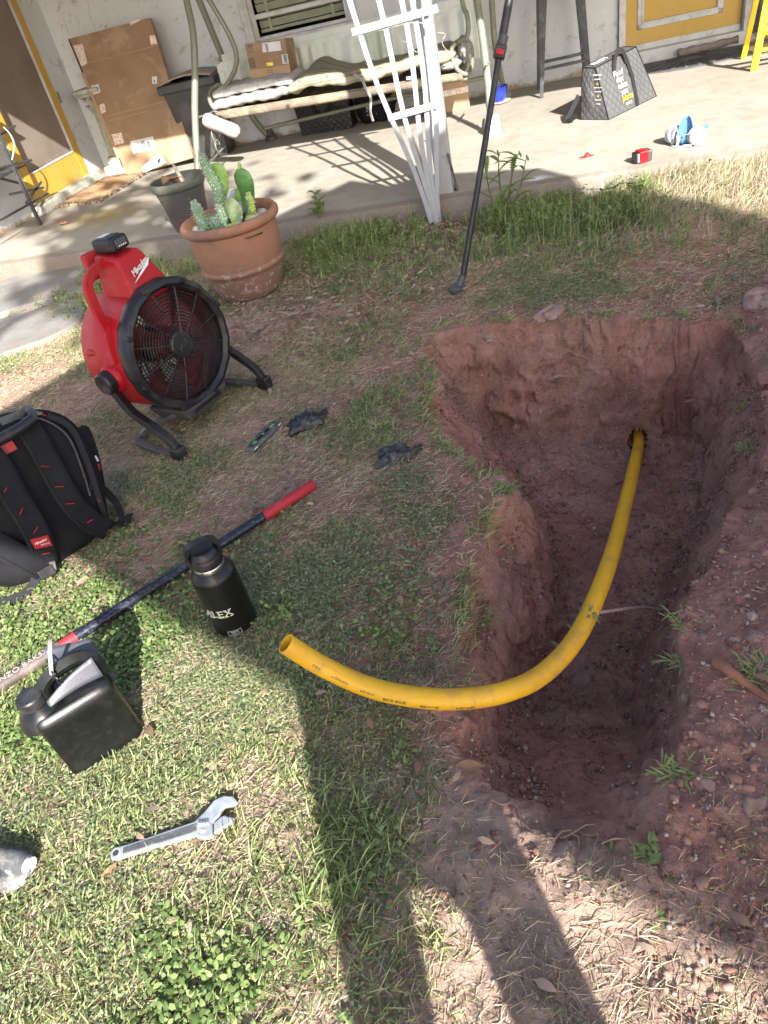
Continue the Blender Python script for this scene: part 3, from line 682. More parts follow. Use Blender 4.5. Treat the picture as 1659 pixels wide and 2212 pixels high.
# backrest cloth with a smooth hem band
bl, br_ = WL(505, 130, .35), WL(1000, 8, .35); BLw = MW @ Vector((-2.93, -.42, .0)); BRw = MW @ Vector((-.72, -.42, 0))
ztl, ztr = WL(640, 172, .42).z, WL(1010, 2, .42).z
def clothfn(u, v):
    x = -2.93+(2.93-.66)*u; top = .90+.02*u+.0*v; z = .50+(top-.50)*v
    if u < .12: z = .5+(top-.06*(1-u/.12)**2-.5)*v
    fold = (.020*math.sin(u*105+2*math.sin(u*19))+.018*math.sin(u*43+1))*(1-sstep(.80, .88, v))
    return MW @ Vector((x, -.44-.09*(1-v)+float(fold), z))
mb = MB(); mb.grid(clothfn, 260, 24); mb.build('backrest_cloth', 'sheer', sw, smooth=80)
mb = MB(); mb.grid(lambda u, v: MW @ Vector((-2.86+(2.86-.66)*u, -.452, (.90+.02*u)-.03+.045*v)), 40, 3); mb.build('backrest_hem', 'sheer', sw, solid=.006)
MB(MW).tube([(-2.9, -.43, .885), (-.66, -.43, .905)], .014, 10).build('back_rail', 'swing', sw, smooth=60)
# arms: bent tube loops at both ends with hangers
AL = smoothpath([rail(468, 243, 6.42), rail(455, 222, 6.42), rail(452, 205, 6.46), rail(458, 192, 6.52), rail(475, 184, 6.62), (-2.86, 6.95, .64)], 6)
MB().tube(AL, .017, 12).build('arm', 'swing', sw, smooth=60)
AR = smoothpath([rail(985, 92, 6.42), rail(976, 105, 6.42), rail(978, 130, 6.42), rail(990, 152, 6.42), rail(1008, 160, 6.43), rail(1018, 148, 6.5), rail(1020, 120, 6.6), rail(1016, 96, 6.6), rail(1003, 84, 6.5), rail(985, 92, 6.42)], 6)
MB().tube(AR, .017, 12).build('arm', 'swing', sw, smooth=60)
MB().tube(smoothpath([rail(1006, 88, 6.5), rail(1012, 62, 6.52), rail(1008, 30, 6.54), rail(998, 0, 6.56), (-.7, 6.6, 1.45), (-.72, 6.62, 1.76)], 5), .018, 10).build('hanger', 'swing', sw, smooth=60)
MB().tube(smoothpath([(-2.9, 6.62, .6), IY(512, 130, 6.62), IY(452, 0, 6.62), (-2.86, 6.62, 1.76)], 5), .02, 10).build('hanger', 'swing', sw, smooth=60)
# little scroll work braces near the left and right legs
for sgn, q in ((1, LF), (-1, RF)):
    c = q[2] if sgn > 0 else q[1]+Vector((0, 0, .15)); z0 = .33
    for k in range(3):
        P = arc((c.x+.035*sgn, c.y+.18, z0+.09*k), .05, 0, 300, 12, (0, 1, 0), (0, 0, 1)); MB().tube(P, .005, 6).build('scroll', 'swing', sw, smooth=60)
    MB().tube([(c.x, c.y-.03, z0-.08), (c.x, c.y+.4, z0-.05)], .009, 8).build('brace', 'swing', sw, smooth=60)
    MB().tube([(c.x, c.y+.02, z0+.26), (c.x, c.y+.34, z0+.22)], .009, 8).build('brace', 'swing', sw, smooth=60)
# canopy above, out of view, shading the wall
mb = MB(); mb.grid(lambda u, v: Vector((-3.0+2.55*u, 6.05+1.15*v, 1.80+.10*math.sin(v*math.pi)-.02*math.sin(u*math.pi*3))), 20, 8); mb.build('canopy', 'sheer', sw, smooth=80, solid=.01)

# cushions on the swing seat: each a thing of its own
def pillow(name, label, m, c0, c1, y0, y1, z0, th, cat='cushion', seed=1, wav=.012, puff=.35, nu=70, nv=26, zfun=None):
    def fn(u, v):
        a = 2*math.pi*v; ca, sa = math.cos(a), math.sin(a)
        yy = math.copysign(abs(ca)**.45, ca); zz = math.copysign(abs(sa)**.6, sa)
        e = min(1, (math.sin(math.pi*min(max(u, .0), 1))*6))**puff
        x = c0+(c1-c0)*u; y = (y0+y1)/2+(y1-y0)/2*yy*(.9+.1*e); z = z0+th/2+th/2*zz*e
        n = wav*float(fbm(np.array(x*7+seed), np.array(y*7), np.array(z*7), 4, seed))
        z += n+(zfun(u, yy) if zfun else 0)+.006*math.sin(u*40+3*math.sin(yy*2))*abs(sa)
        return Vector((x, y+n*.8, z))
    mb = MB(); vs = [fn(i/(nu-1), j/nv) for i in range(nu) for j in range(nv)]
    fs = [(i*nv+j, i*nv+(j+1) % nv, (i+1)*nv+(j+1) % nv, (i+1)*nv+j) for i in range(nu-1) for j in range(nv)]+[tuple(range(nv))[::-1], tuple((nu-1)*nv+j for j in range(nv))]
    mb.add(vs, fs); o = mb.build(name, m, None, smooth=70); tag(o, label, cat); return o
def seatz_at(x): u = (x-sl_.x)/(sr_.x-sl_.x); return sl_.z+(sr_.z-sl_.z)*u+.012
m, t, b = nodes('white damask cushion'); f = noise(t, 16, 3, .5, dist=2.5)
lnk(t, mixc(t, ramp(t, f, [(.47, (0, 0, 0)), (.5, (1, 1, 1)), (.53, (0, 0, 0))]), (.42, .41, .4), (.2, .18, .18)), b.inputs['Base Color']); b.inputs['Roughness'].default_value = .9; bumpn(t, b, noise(t, 25, 4), .5, .01); M['damask'] = m
xl, xm = IY(466, 235, 6.45).x, IY(628, 200, 6.45).x
pillow('seat_cushion', 'plain white gathered seat cushion under the patterned one on the left of the swing', 'fabric_white', xl-.02, xm, 6.39, 6.9, seatz_at(xl)-.0, .08, seed=2)
pillow('seat_cushion', 'white cushion with a faint grey scroll pattern, topmost on the left of the swing', M['damask'], xl+.0, xm+.05, 6.42, 6.9, seatz_at(xl)+.072, .075, seed=5, wav=.02)
def stripemat():
    m, t, b = nodes('green striped cushion'); tc = t.nodes.new('ShaderNodeTexCoord'); sx = t.nodes.new('ShaderNodeSeparateXYZ'); lnk(t, tc.outputs['Object'], sx.inputs[0])
    ad = t.nodes.new('ShaderNodeMath'); ad.operation = 'MULTIPLY_ADD'; lnk(t, sx.outputs[2], ad.inputs[0]); ad.inputs[1].default_value = -1.0; lnk(t, sx.outputs[1], ad.inputs[2])
    mu = t.nodes.new('ShaderNodeMath'); mu.operation = 'MULTIPLY_ADD'; lnk(t, ad.outputs[0], mu.inputs[0]); mu.inputs[1].default_value = 7.5; mu.inputs[2].default_value = .52
    fr = t.nodes.new('ShaderNodeMath'); fr.operation = 'FRACT'; lnk(t, mu.outputs[0], fr.inputs[0])
    C1, C2, C3 = (.23, .215, .155), (.055, .12, .03), (.1, .092, .055)
    c = ramp(t, fr.outputs[0], [(0, C1), (.1, C3), (.14, C1), (.24, C3), (.27, C1), (.40, C2), (.55, C1), (.68, C3), (.71, C1), (.82, C3), (.86, C1)]); c.node.color_ramp.interpolation = 'CONSTANT'
    c = mixc(t, ramp(t, noise(t, 3, 5), [(.4, (0, 0, 0)), (.7, (.3, .3, .3))]), c, (.4, .36, .3)); lnk(t, c, b.inputs['Base Color']); b.inputs['Roughness'].default_value = .9; bumpn(t, b, noise(t, 20, 5), .5, .01); return m
M['stripe'] = stripemat()
sx0, sx1 = xm-.02, IY(985, 112, 6.45).x
def hump(u, yy): return .10*math.exp(-((u-.17)/.10)**2)*(.6+.4*yy)+.01*math.sin(u*9)+.022*u
st = pillow('striped_cushion', 'long green and cream striped cushion bunched up in the middle of the swing', M['stripe'], sx0, sx1, 6.38, 6.92, seatz_at(sx0)+.005, .10, seed=9, wav=.02, zfun=hump, nu=110)
MB().box((IY(948, 120, 6.37).x-.25, 6.372, seatz_at(-1.15)+.02), (.045, .003, .02)).build('care_tag', 'paper', st)
p = IY(782, 170, 6.35); P = smoothpath([p+Vector((-.06, 0, .04)), p+Vector((.01, -.015, .0)), p, IY(790, 190, 6.34), IY(801, 212, 6.34), IY(800, 240, 6.34), IY(806, 262, 6.34)], 6)
MB().strap(P, .02, .006, (0, 1, .3)).build('tie', 'fabric_white', st, smooth=60)
MB().blob(p, (.022, .018, .02), .3, 3).build('knot', 'fabric_white', st, smooth=80)
# bolster hanging at the left, padded arm cover at the right
bc = IY(478, 272, 6.28); a = IY(442, 262, 6.28); b_ = IY(518, 292, 6.28)
d = (b_-a).normalized(); L = (b_-a).length
def bol(u, v):
    A = 2*math.pi*u; q = v*2-1; r = .058*(1-abs(q)**5)**.35+.002*math.sin(A*9)*(abs(q) > .6); r *= 1+.05*math.sin(v*9)+.05*float(fbm(np.array(math.cos(A)*2), np.array(math.sin(A)*2), np.array(v*5), 3, 4))
    sd = Vector((0, 1, 0)); u2 = d.cross(sd); return bc+d*q*(L/2+.01)+sd*math.cos(A)*r+u2*math.sin(A)*r
mb = MB(); mb.grid(bol, 28, 26, True); o = mb.build('bolster', 'fabric_pink', None, smooth=80); tag(o, 'round off white bolster hanging tilted at the left end of the swing', 'bolster')
MB().tube([a+Vector((.05, .0, .05)), rail(462, 240, 6.42)], .004, 6).build('tie', 'fabric_white', o)
c = IY(1003, 105, 6.55)
mb = MB(); mb.blob(c, (.05, .10, .085), .35, 12, 30, 22, 3.5); o = mb.build('armrest_cover', 'fabric_white', None, smooth=80); tag(o, 'bunched white cover stuffed into the right arm loop of the swing', 'arm cover')
c = IY(972, 138, 6.5); mb = MB(); mb.blob(c, (.09, .12, .035), .3, 22, 26, 18, 3); o = mb.build('folded_cloth', 'fabric_white', None, smooth=80); tag(o, 'crumpled white cloth on the seat right of the striped cushion', 'cloth')

# ------------------------------------------------------------------ carton on the swing
def plane_quad(pts, y0, n): return [IP(x, y, (0, y0, 0), n) for x, y in pts]
cb = thing('delivery_carton', 'brown carton with shipping labels and dark tape standing on the swing seat', 'cardboard box', (-2.28, 6.62, .62))
q = plane_quad([(536, 88), (624, 82), (631, 178), (548, 190)], 6.58, (0, 1, -.12))
bl_, br2, tr_, tl_ = q[3], q[2], q[1], q[0]
ux = (br2-bl_).normalized(); up = ((tl_-bl_)+(tr_-br2)).normalized(); dn = up.cross(ux).normalized()
if dn.y < 0: dn = -dn
wq, hq = (br2-bl_).length*1.02, ((tl_-bl_).length+(tr_-br2).length)/2
CM = frame((bl_+br2)/2-up*.01, ux, up)        # x right, y up, z towards viewer
MBx = MB(CM).box((0, hq/2, -.11), (wq, hq, .22)); MBx.build('carton_body', 'card', cb, bevel=.003)
MB(CM).box((0, hq*.335, .0015), (wq*.995, .19*hq, .003)).build('flap', 'card2', cb)
MB(CM).box((0, hq*.16, .003), (wq*1.005, .15*hq, .004)).build('dark_tape', 'ink', cb)
MB(CM).box((wq*.14, hq*.86, .003), (wq*.46, .2*hq, .003), Euler((0, 0, -.03))).build('shipping_label', 'paper', cb)
def bars(Mx, x0, y0, w_, h_, n, par, vertical=True, m='ink', name='barcode'):
    mb = MB(Mx); r = random.Random(int(abs(x0)*999)+n); p = 0.0
    while p < 1:
        a = r.uniform(.3, 1.2)/n
        if vertical: mb.box((x0-w_/2+w_*(p+a/2), y0, 0), (w_*a*.6, h_, .0008))
        else: mb.box((x0, y0-h_/2+h_*(p+a/2), 0), (w_, h_*a*.6, .0008))
        p += a
    return mb.build(name, m, par)
C2 = CM @ Matrix.Translation((0, 0, .0055))
bars(C2, wq*.03, hq*.85, .02, .05, 12, cb, False); text('AA AA', .012, C2 @ Matrix.Translation((-wq*.04, hq*.93, 0)), M['ink'], cb)
MB(CM).box((wq*.42, hq*.56, .003), (wq*.15, hq*.2, .003)).build('label', 'paper', cb); bars(C2, wq*.43, hq*.56, .03, hq*.17, 14, cb, False)
MB(CM).box((wq*.02, hq*.5, .003), (wq*.16, hq*.07, .003), Euler((0, 0, -.05))).build('sticker', 'lyellow', cb); text('G', .02, C2 @ Matrix.Translation((-wq*.03, hq*.5, 0)), M['ink'], cb)
for k in (0, 1):
    x = -wq*.40+k*.022; mb = MB(C2); mb.box((x, hq*.91, 0), (.003, .03, .0008)); mb.add([(x-.007, hq*.91+.008, 0), (x+.007, hq*.91+.008, 0), (x, hq*.91+.022, 0)], [(0, 1, 2)]); mb.build('arrow_mark', 'ink', cb)
MB(C2).box((-wq*.4+.011, hq*.835, 0), (.05, .0025, .0008)).build('arrow_mark', 'ink', cb)
mb = MB(C2)
for k in range(6): mb.box((-wq*.4, hq*.49+k*.012, 0), (.045, .004, .0008))
for k in (-1, 1): mb.box((-wq*.4+k*.023, hq*.49+.03, 0), (.002, .068, .0008))
mb.build('weight_mark', 'ink', cb)
mb = MB(C2 @ Matrix.Translation((0, hq*.345, .0)))
for k in range(3):
    a = k*120+90; P = arc((0, 0, 0), .011, a+15, a+95, 5, (1, 0, 0), (0, 1, 0)); mb.sweep(P, [(-.002, -.0004), (.002, -.0004), (.002, .0004), (-.002, .0004)], (0, 0, 1))
mb.sweep([(-.022, -.026, 0), (.022, -.026, 0), (.022, .026, 0), (-.022, .026, 0)], [(-.0012, -.0004), (.0012, -.0004), (.0012, .0004), (-.0012, .0004)], (0, 0, 1), closed=True); mb.build('recycling_mark', 'ink', cb)
text('prime', .036, C2 @ Matrix.Translation((-.005, hq*.16, .001)) @ Matrix.Rotation(math.pi/2, 4, 'Z'), M['lblue'], cb)
mb = MB(C2 @ Matrix.Translation((.018, hq*.16, .001))); mb.sweep(arc((0, 0, 0), .02, -60, 60, 8, (1, 0, 0), (0, 1, 0)), [(-.002, -.0004), (.002, -.0004), (.002, .0004), (-.002, .0004)], (0, 0, 1)); mb.build('smile_mark', 'lblue', cb)
for k, x in enumerate((-.11, -.065, .06, .105)):
    mb = MB(C2 @ Matrix.Translation((x*wq/.36, hq*.16, .001))); mb.sweep(arc((0, 0, 0), .008, 0, 330, 8, (1, 0, 0), (0, 1, 0)), [(-.0025, -.0004), (.0025, -.0004), (.0025, .0004), (-.0025, .0004)], (0, 0, 1))
    for j in range(3): mb.box((.018, -.012+j*.011, 0), (.004, .007, .0008))
    mb.build('round_icon', 'wprint', cb)
mb = MB(C2 @ Matrix.Translation((-wq*.47, hq*.16, .001))); mb.sweep(arc((0, 0, 0), .018, -70, 70, 8, (1, 0, 0), (0, 1, 0)), [(-.002, -.0004), (.002, -.0004), (.002, .0004), (-.002, .0004)], (0, 0, 1)); mb.build('smile_mark', 'lblue', cb)

# ------------------------------------------------------------------ things on the patio
PZ = .13
# flat cardboard carton leaning on the wall
q = [IP(275, 381, (0, 6.74, 0), (0, 1, -.28)), IP(417, 341, (0, 6.74, 0), (0, 1, -.28)), IP(323, 38, (0, 6.74, 0), (0, 1, -.28)), IP(149, 84, (0, 6.74, 0), (0, 1, -.28))]
ux = (q[1]-q[0]).normalized(); CMx = frame((q[0]+q[1])/2, q[1]-q[0], (q[3]+q[2])/2-(q[0]+q[1])/2)
if CMx.col[2].y > 0: pass
cc = thing('flat_carton', 'tall flattened brown cardboard carton leaning on the wall beside the plaster column', 'cardboard', q[0])
CI = CMx.inverted(); L_ = [CI @ p for p in q]
mb = MB(CMx); mb.add([(p.x, p.y, 0) for p in L_]+[(p.x, p.y, -.05) for p in L_], [(0, 1, 2, 3), (7, 6, 5, 4), (0, 4, 5, 1), (1, 5, 6, 2), (2, 6, 7, 3), (3, 7, 4, 0)]); mb.build('carton_panel', 'card', cc, bevel=.002)
def cq(px, py, o=.002): p = CI @ IP(px, py, q[0], CMx.col[2].xyz); return Vector((p.x, p.y, o))
def cpatch(pts, m, name, o=.002, lab=None):
    P = [cq(x, y, o) for x, y in pts]; n = len(P); mb = MB(CMx)
    mb.add(P+[p-Vector((0, 0, .0015)) for p in P], [tuple(range(n))]+[(i, (i+1) % n, n+(i+1) % n, n+i) for i in range(n)]); return mb.build(name, m, cc, label=lab)
def Zc(x, y): return (x*.36, y*.36)
cpatch([Zc(780, 848), Zc(918, 818), Zc(938, 892), Zc(800, 922)], 'paper', 'shipping_label')
cpatch([Zc(850, 1005), Zc(950, 918), Zc(1000, 975), Zc(868, 1035)], 'paper', 'torn_label')
cpatch([Zc(912, 460), Zc(942, 458), Zc(942, 503), Zc(914, 503)], 'paper', 'small_label')
for pts in ([(440, 275), (495, 262), (525, 380), (490, 400)], [(545, 515), (590, 505), (605, 552), (560, 570)], [(595, 630), (625, 620), (636, 670), (608, 685)], [(668, 808), (728, 795), (745, 860), (690, 870)], [(898, 215), (930, 210), (945, 262), (905, 270)], [(775, 130), (840, 112), (845, 122), (785, 152)], [(1042, 603), (1062, 598), (1076, 650), (1060, 660)]):
    cpatch([Zc(*p) for p in pts], 'tape', 'tape')
for a, b in (((480, 390), (975, 265)), ((630, 700), (1058, 592)), ((640, 730), (880, 668))):
    A, B = cq(*Zc(*a), .0008), cq(*Zc(*b), .0008); MB(CMx).bar(A, B, .004, .002, (0, 0, 1)).build('crease', 'card2', cc)
A, B = cq(*Zc(496, 440), .004), cq(*Zc(715, 950), .004); MB(CMx).bar(A, B, .028, .006, (0, 0, 1)).build('edge_strip', 'card2', cc)
A, B = cq(*Zc(410, 232), -.02), cq(*Zc(495, 435), -.02); MB(CMx).bar(A+Vector((-.006, 0, 0)), B+Vector((-.006, 0, 0)), .006, .03, (0, 0, 1)).build('open_edge', 'ink', cc)
LMx = lambda px, py, rot: CMx @ Matrix.Translation(cq(px, py, .003)) @ Matrix.Rotation(rot, 4, 'Z')
for x, y, n in ((860, 868, 10), (893, 868, 9)): bars(LMx(x*.36, y*.36, .05), 0, 0, .045 if n > 9 else .022, .055, n, cc, True)
mb = MB(LMx(828*.36, 870*.36, .05)); [mb.box((-.008+.004*k, .006*k-.01, 0), (.03, .003, .0006)) for k in range(5)]; mb.build('small_print', 'ink', cc)
bars(LMx(955*.36, 965*.36, .7), 0, 0, .045, .02, 12, cc, False); bars(LMx(927*.36, 488*.36, 0), 0, 0, .014, .02, 6, cc, False)
# ornate column pedestal
col = thing('column_pedestal', 'ornate off white plaster column pedestal half hidden behind the leaning carton', 'pedestal', (-4.235, 7.09, PZ))
c = Vector((-4.235, 7.09, 0))
flute = lambda a, z: 1-.05*abs(math.sin(a*8))
MB().box(c+Vector((0, 0, .17)), (.26, .26, .08)).build('plinth', 'concrete_old', col, bevel=.008)
MB().lathe([(.115, .21), (.12, .23), (.1, .25), (.105, .27), (.085, .29)], 32, c).build('base_ring', 'concrete_old', col, smooth=50)
MB().lathe([(.078, .285), (.07, .5), (.065, .72)], 48, c, wob=flute).build('shaft', 'concrete_old', col, smooth=30)
mb = MB()
for t_ in range(2):
    for k in range(9):
        a = k*math.tau/9+t_*.35; P = [c+Vector((math.cos(a)*r, math.sin(a)*r, z-.0+t_*.06)) for r, z in ((.068, .66), (.078, .70), (.095, .73), (.11, .735), (.112, .72))]
        mb.sweep(P, [(-.02, -.006), (.02, -.006), (.012, .01), (-.012, .01)], (math.cos(a), math.sin(a), .2), scale=[1, 1.1, .9, .6, .3])
mb.build('acanthus_leaves', 'concrete_old', col, smooth=50)
for k in range(4):
    a = k*math.pi/2+math.pi/4; P = [c+Vector((math.cos(a)*(.105+.028*math.cos(t)*(1-t/12)), math.sin(a)*(.105+.028*math.cos(t)*(1-t/12)), .80+.028*math.sin(t)*(1-t/12))) for t in [i*.5 for i in range(20)]]
    MB().tube(P, .011, 8).build('volute', 'concrete_old', col, smooth=60)
MB().box(c+Vector((0, 0, .855)), (.27, .27, .04)).build('abacus', 'concrete_old', col, bevel=.01); MB().box(c+Vector((0, 0, .822)), (.23, .23, .03)).build('abacus', 'concrete_old', col, bevel=.008)
# coir doormat at the screen door
def matmat(name, c1, c2, sc_):
    m, t, b = nodes(name); f = noise(t, sc_, 3, .6, dist=1.5); lnk(t, mixc(t, ramp(t, f, [(.46, (0, 0, 0)), (.54, (1, 1, 1))]), c1, c2), b.inputs['Base Color']); b.inputs['Roughness'].default_value = 1; bumpn(t, b, noise(t, 260, 3), .9, .006); return m
M['coir'] = matmat('brown coir', (.42, .26, .14), (.34, .2, .1), 9); M['coir_dark'] = matmat('patterned coir border', (.34, .23, .14), (.035, .03, .028), 22)
dm = thing('doormat', 'worn rectangular coir doormat with dark patterned border by the screen door', 'doormat', (-4.08, 6.4, PZ))
Q = [G(118, 449, .14), G(235, 432, .14), G(312, 374, .14), G(243, 372, .14)]; Q = [Vector((-4.40, 6.0, .14)), Vector((-3.86, 5.92, .14)), Vector((-3.80, 6.80, .14)), Vector((-4.33, 6.88, .14))]
cen = sum(Q, Vector())/4
def ring(k, z): return [cen+(p-cen)*k+Vector((0, 0, z-.14)) for p in Q]
o_, i_ = ring(1, .147), ring(.8, .1475)
mb = MB(); lo = ring(1, .131); mb.add(o_+i_+lo, [(0, 1, 5, 4), (1, 2, 6, 5), (2, 3, 7, 6), (3, 0, 4, 7), (0, 8, 9, 1), (1, 9, 10, 2), (2, 10, 11, 3), (3, 11, 8, 0)]); mb.build('mat_border', 'coir_dark', dm)
mb = MB(); mb.add(ring(.8, .149), [(0, 1, 2, 3)]); mb.build('mat_field', 'coir', dm)
# metal shelf rack at the left edge
sh = thing('metal_rack', 'dark grey metal rack with rungs at the left edge before the white wall', 'rack', (-4.3, 5.4, PZ))
A, B = G(92, 486, PZ), IP(0, 290, (-4.23, 0, 0), (1, 0, .0)); A = Vector((-4.2, 5.52, PZ)); A = G(88, 486, PZ)
nrm = (1, 0, 0)
T = IP(0, 298, A, nrm); U = (T-A).normalized(); MB().bar(A, A+U*1.3, .03, .02, (1, 0, 0)).build('leg', 'gunmetal', sh, bevel=.002)
A2 = G(47, 462, PZ)
MB().bar(A2+Vector((-.02, 0, -.0)), A2+U*1.25+Vector((-.02, 0, 0)), .028, .018, (1, 0, 0)).build('leg', 'gunmetal', sh, bevel=.002)
for (x0, y0, x1, y1) in ((104, 418+.0, 0, 476), (68, 346, 0, 362-.0), (33, 272, -30, 300)):
    a = IP(x0, y0, A, nrm); b_ = IP(x1, y1, A, nrm); MB().tube([a, b_+(b_-a)*.8], .009, 8).build('rung', 'gunmetal', sh, smooth=60)
for (x0, y0, x1, y1) in ((90, 392, 55, 440), (20, 420, 95, 405), (0, 385, 50, 398)):
    a = IP(x0, y0, A+Vector((-.12, 0, 0)), nrm); b_ = IP(x1, y1, A+Vector((-.12, 0, 0)), nrm); MB().bar(a, b_, .02, .004, (1, 0, 0)).build('bracket', 'gunmetal', sh)
for k in range(3):
    a = IP(60-36*k, 340-74*k+5, A, nrm); MB().box(a+Vector((-.17, -.42, -.03)), (.3, .8, .012)).build('shelf', 'gunmetal', sh)
P = smoothpath([IP(*p, A+Vector((.03, 0, 0)), nrm) for p in ((-8, 350*.0+150), (8, 275), (22, 290), (31, 312), (29, 330), (26, 345))][1:], 6)
o = MB().tube(P, .006, 8).build('curved_glint', 'lgrey', None, smooth=60); tag(o, 'short curved white strand put in for a reflection over the screen door frame', 'curved_glint')  # solid strand standing in for a curved reflection
p = G(140, 485, PZ); mb = MB(); mb.blob(p+Vector((0, 0, .012)), (.05, .02, .012), .5, 31, 16, 10, 4); o = mb.build('dead_leaf', 'leaf_dry', None, smooth=60); tag(o, 'curled pinkish dead leaf by the foot of the metal rack', 'leaf')
# big bin behind the swing
bn = thing('storage_bin', 'large charcoal plastic bin with a folded rim standing behind the left end of the swing', 'bin', (-3.2, 7.12, PZ))
BM = Matrix.Translation((-3.22, 7.08, PZ)) @ Matrix.Rotation(.12, 4, 'Z')
mb = MB(BM); mb.add([(-.18, -.17, 0), (.18, -.17, 0), (.18, .17, 0), (-.18, .17, 0), (-.24, -.2, .62), (.24, -.2, .62), (.24, .2, .62), (-.24, .2, .62)], [(3, 2, 1, 0), (0, 1, 5, 4), (1, 2, 6, 5), (2, 3, 7, 6), (3, 0, 4, 7), (4, 5, 6, 7)]); mb.build('bin_body', 'trash', bn, bevel=.02)
mb = MB(BM); mb.box((0, 0, .62), (.54, .46, .07)); mb.build('bin_rim', 'trash', bn, bevel=.012)
mb = MB(BM); mb.grid(lambda u, v: Vector((-.24+.48*u, -.2+.4*v, .66+.035*math.sin(u*math.pi))), 14, 4); mb.build('bin_lid', 'wood_grey', bn, smooth=60, solid=.01)
# carton under the seat on the right
uc = thing('carton', 'plain brown carton on the floor under the right end of the swing', 'cardboard box', (-.93, 7.2, PZ))
UM = Matrix.Translation((-.93, 7.22, PZ)) @ Matrix.Rotation(.1, 4, 'Z')
MB(UM).box((0, 0, .155), (.34, .26, .31)).build('carton_body', 'card2', uc, bevel=.004); MB(UM).box((0, -.002, .15), (.34, .264, .045)).build('tape', 'tape', uc); MB(UM).box((0, -.132, .26), (.33, .004, .004)).build('crease', 'card', uc)

# quilted insulated bags
def quiltmat(name, colr, rough):
    m, t, b = nodes(name); tc = t.nodes.new('ShaderNodeTexCoord')
    def wv(ang):
        mp = t.nodes.new('ShaderNodeMapping'); mp.inputs['Rotation'].default_value = (0, 0, ang); lnk(t, tc.outputs['UV'], mp.inputs[0])
        w_ = t.nodes.new('ShaderNodeTexWave'); w_.wave_type = 'BANDS'; w_.bands_direction = 'X'; w_.wave_profile = 'SIN'; w_.inputs['Scale'].default_value = 1; lnk(t, mp.outputs[0], w_.inputs[0])
        s_ = t.nodes.new('ShaderNodeMath'); s_.operation = 'POWER'; lnk(t, w_.outputs['Fac'], s_.inputs[0]); s_.inputs[1].default_value = .35; return s_.outputs[0]
    mn = t.nodes.new('ShaderNodeMath'); mn.operation = 'MINIMUM'; lnk(t, wv(.75), mn.inputs[0]); lnk(t, wv(-.75), mn.inputs[1])
    lnk(t, mixc(t, mn.outputs[0], tuple(v*.72 for v in colr), colr), b.inputs['Base Color']); b.inputs['Roughness'].default_value = rough; b.inputs['Metallic'].default_value = .35
    n1 = bumpn(t, b, mn.outputs[0], .5, .008); bumpn(t, b, noise(t, 35, 4, .6), .7, .006, n1); return m
M['quilt'] = quiltmat('quilted silver black foil fabric', (.12, .122, .126), .4); M['quilt_dark'] = quiltmat('quilted black foil fabric', (.03, .03, .033), .45)
def quad_panel(P, m, name, par, nu=14, nv=14, puff=.012, k=7, sag=0, uv=True):
    """P: bl, br, tr, tl world points; small puffs; UV in metres*k"""
    W_ = (P[1]-P[0]).length; H_ = (P[3]-P[0]).length; n = (P[1]-P[0]).cross(P[3]-P[0]).normalized()
    def fn(u, v):
        p = P[0].lerp(P[1], u).lerp(P[3].lerp(P[2], u), v); e = math.sin(math.pi*u)*math.sin(math.pi*v)
        return p+n*(puff*e*(1+1.5*float(fbm(np.array(u*4+W_*9), np.array(v*4), None, 3, int(W_*1e3)%97))))
    mb = MB(); mb.grid(fn, nu, nv); o = mb.build(name, m, par, smooth=80)
    uvl = o.data.uv_layers.new(name='UVMap')
    for poly in o.data.polygons:
        for li in poly.loop_indices:
            vi = o.data.loops[li].vertex_index; i, j = vi % nu, vi//nu; uvl.data[li].uv = (i/(nu-1)*W_*k, j/(nv-1)*H_*k)
    return o
def tote(name, label, F, depth, top, par_mat, cat='bag'):
    """F: front bottom left, right, top right, top left; depth vector"""
    t_ = thing(name, label, cat, F[0]); F = [Vector(p) for p in F]; D = Vector(depth); tq = Vector(top)
    Bk = [F[0]+D, F[1]+D, F[2]+D*.45+tq, F[3]+D*.45+tq]
    o = quad_panel(F, par_mat, 'front_panel', t_, 22, 22); quad_panel([Bk[0], F[0], F[3], Bk[3]], par_mat, 'side_panel', t_); quad_panel([F[1], Bk[1], Bk[2], F[2]], par_mat, 'side_panel', t_)
    quad_panel([Bk[1], Bk[0], Bk[3], Bk[2]], par_mat, 'back_panel', t_); quad_panel([F[3], F[2], Bk[2], Bk[3]], par_mat, 'top_panel', t_); quad_panel([F[0], Bk[0], Bk[1], F[1]], par_mat, 'base_panel', t_, puff=0)
    mb = MB()
    for a, b_ in ((F[0], F[1]), (F[1], F[2]), (F[2], F[3]), (F[3], F[0]), (F[0], Bk[0]), (F[3], Bk[3]), (F[1], Bk[1]), (F[2], Bk[2]), (Bk[2], Bk[3]), (Bk[0], Bk[3]), (Bk[1], Bk[2])): mb.tube([a, b_], .004, 6)
    mb.build('piping', 'nylon', t_); return t_, F, Bk
f0, f1 = G(1315, 259, PZ), G(1418, 208, PZ)
fn_ = (f1-f0).normalized(); dep = Vector((-fn_.y, fn_.x, 0))*.235
upv = Vector((0, 0, 1))
Ft = [f0, f1, f1+upv*.35+dep*.42-fn_*.13, f0+upv*.33+dep*.40-fn_*.02]
tb, F, Bk = tote('insulated_bag', 'silver black quilted tote printed Food that takes you places standing on the sunny patio', Ft, dep, (0, 0, .005), M['quilt'], 'tote bag')
FM = frame((F[0]+F[1])/2, F[1]-F[0], (F[3]+F[2])/2-(F[0]+F[1])/2)
FWd = (F[1]-F[0]).length; zo = .016
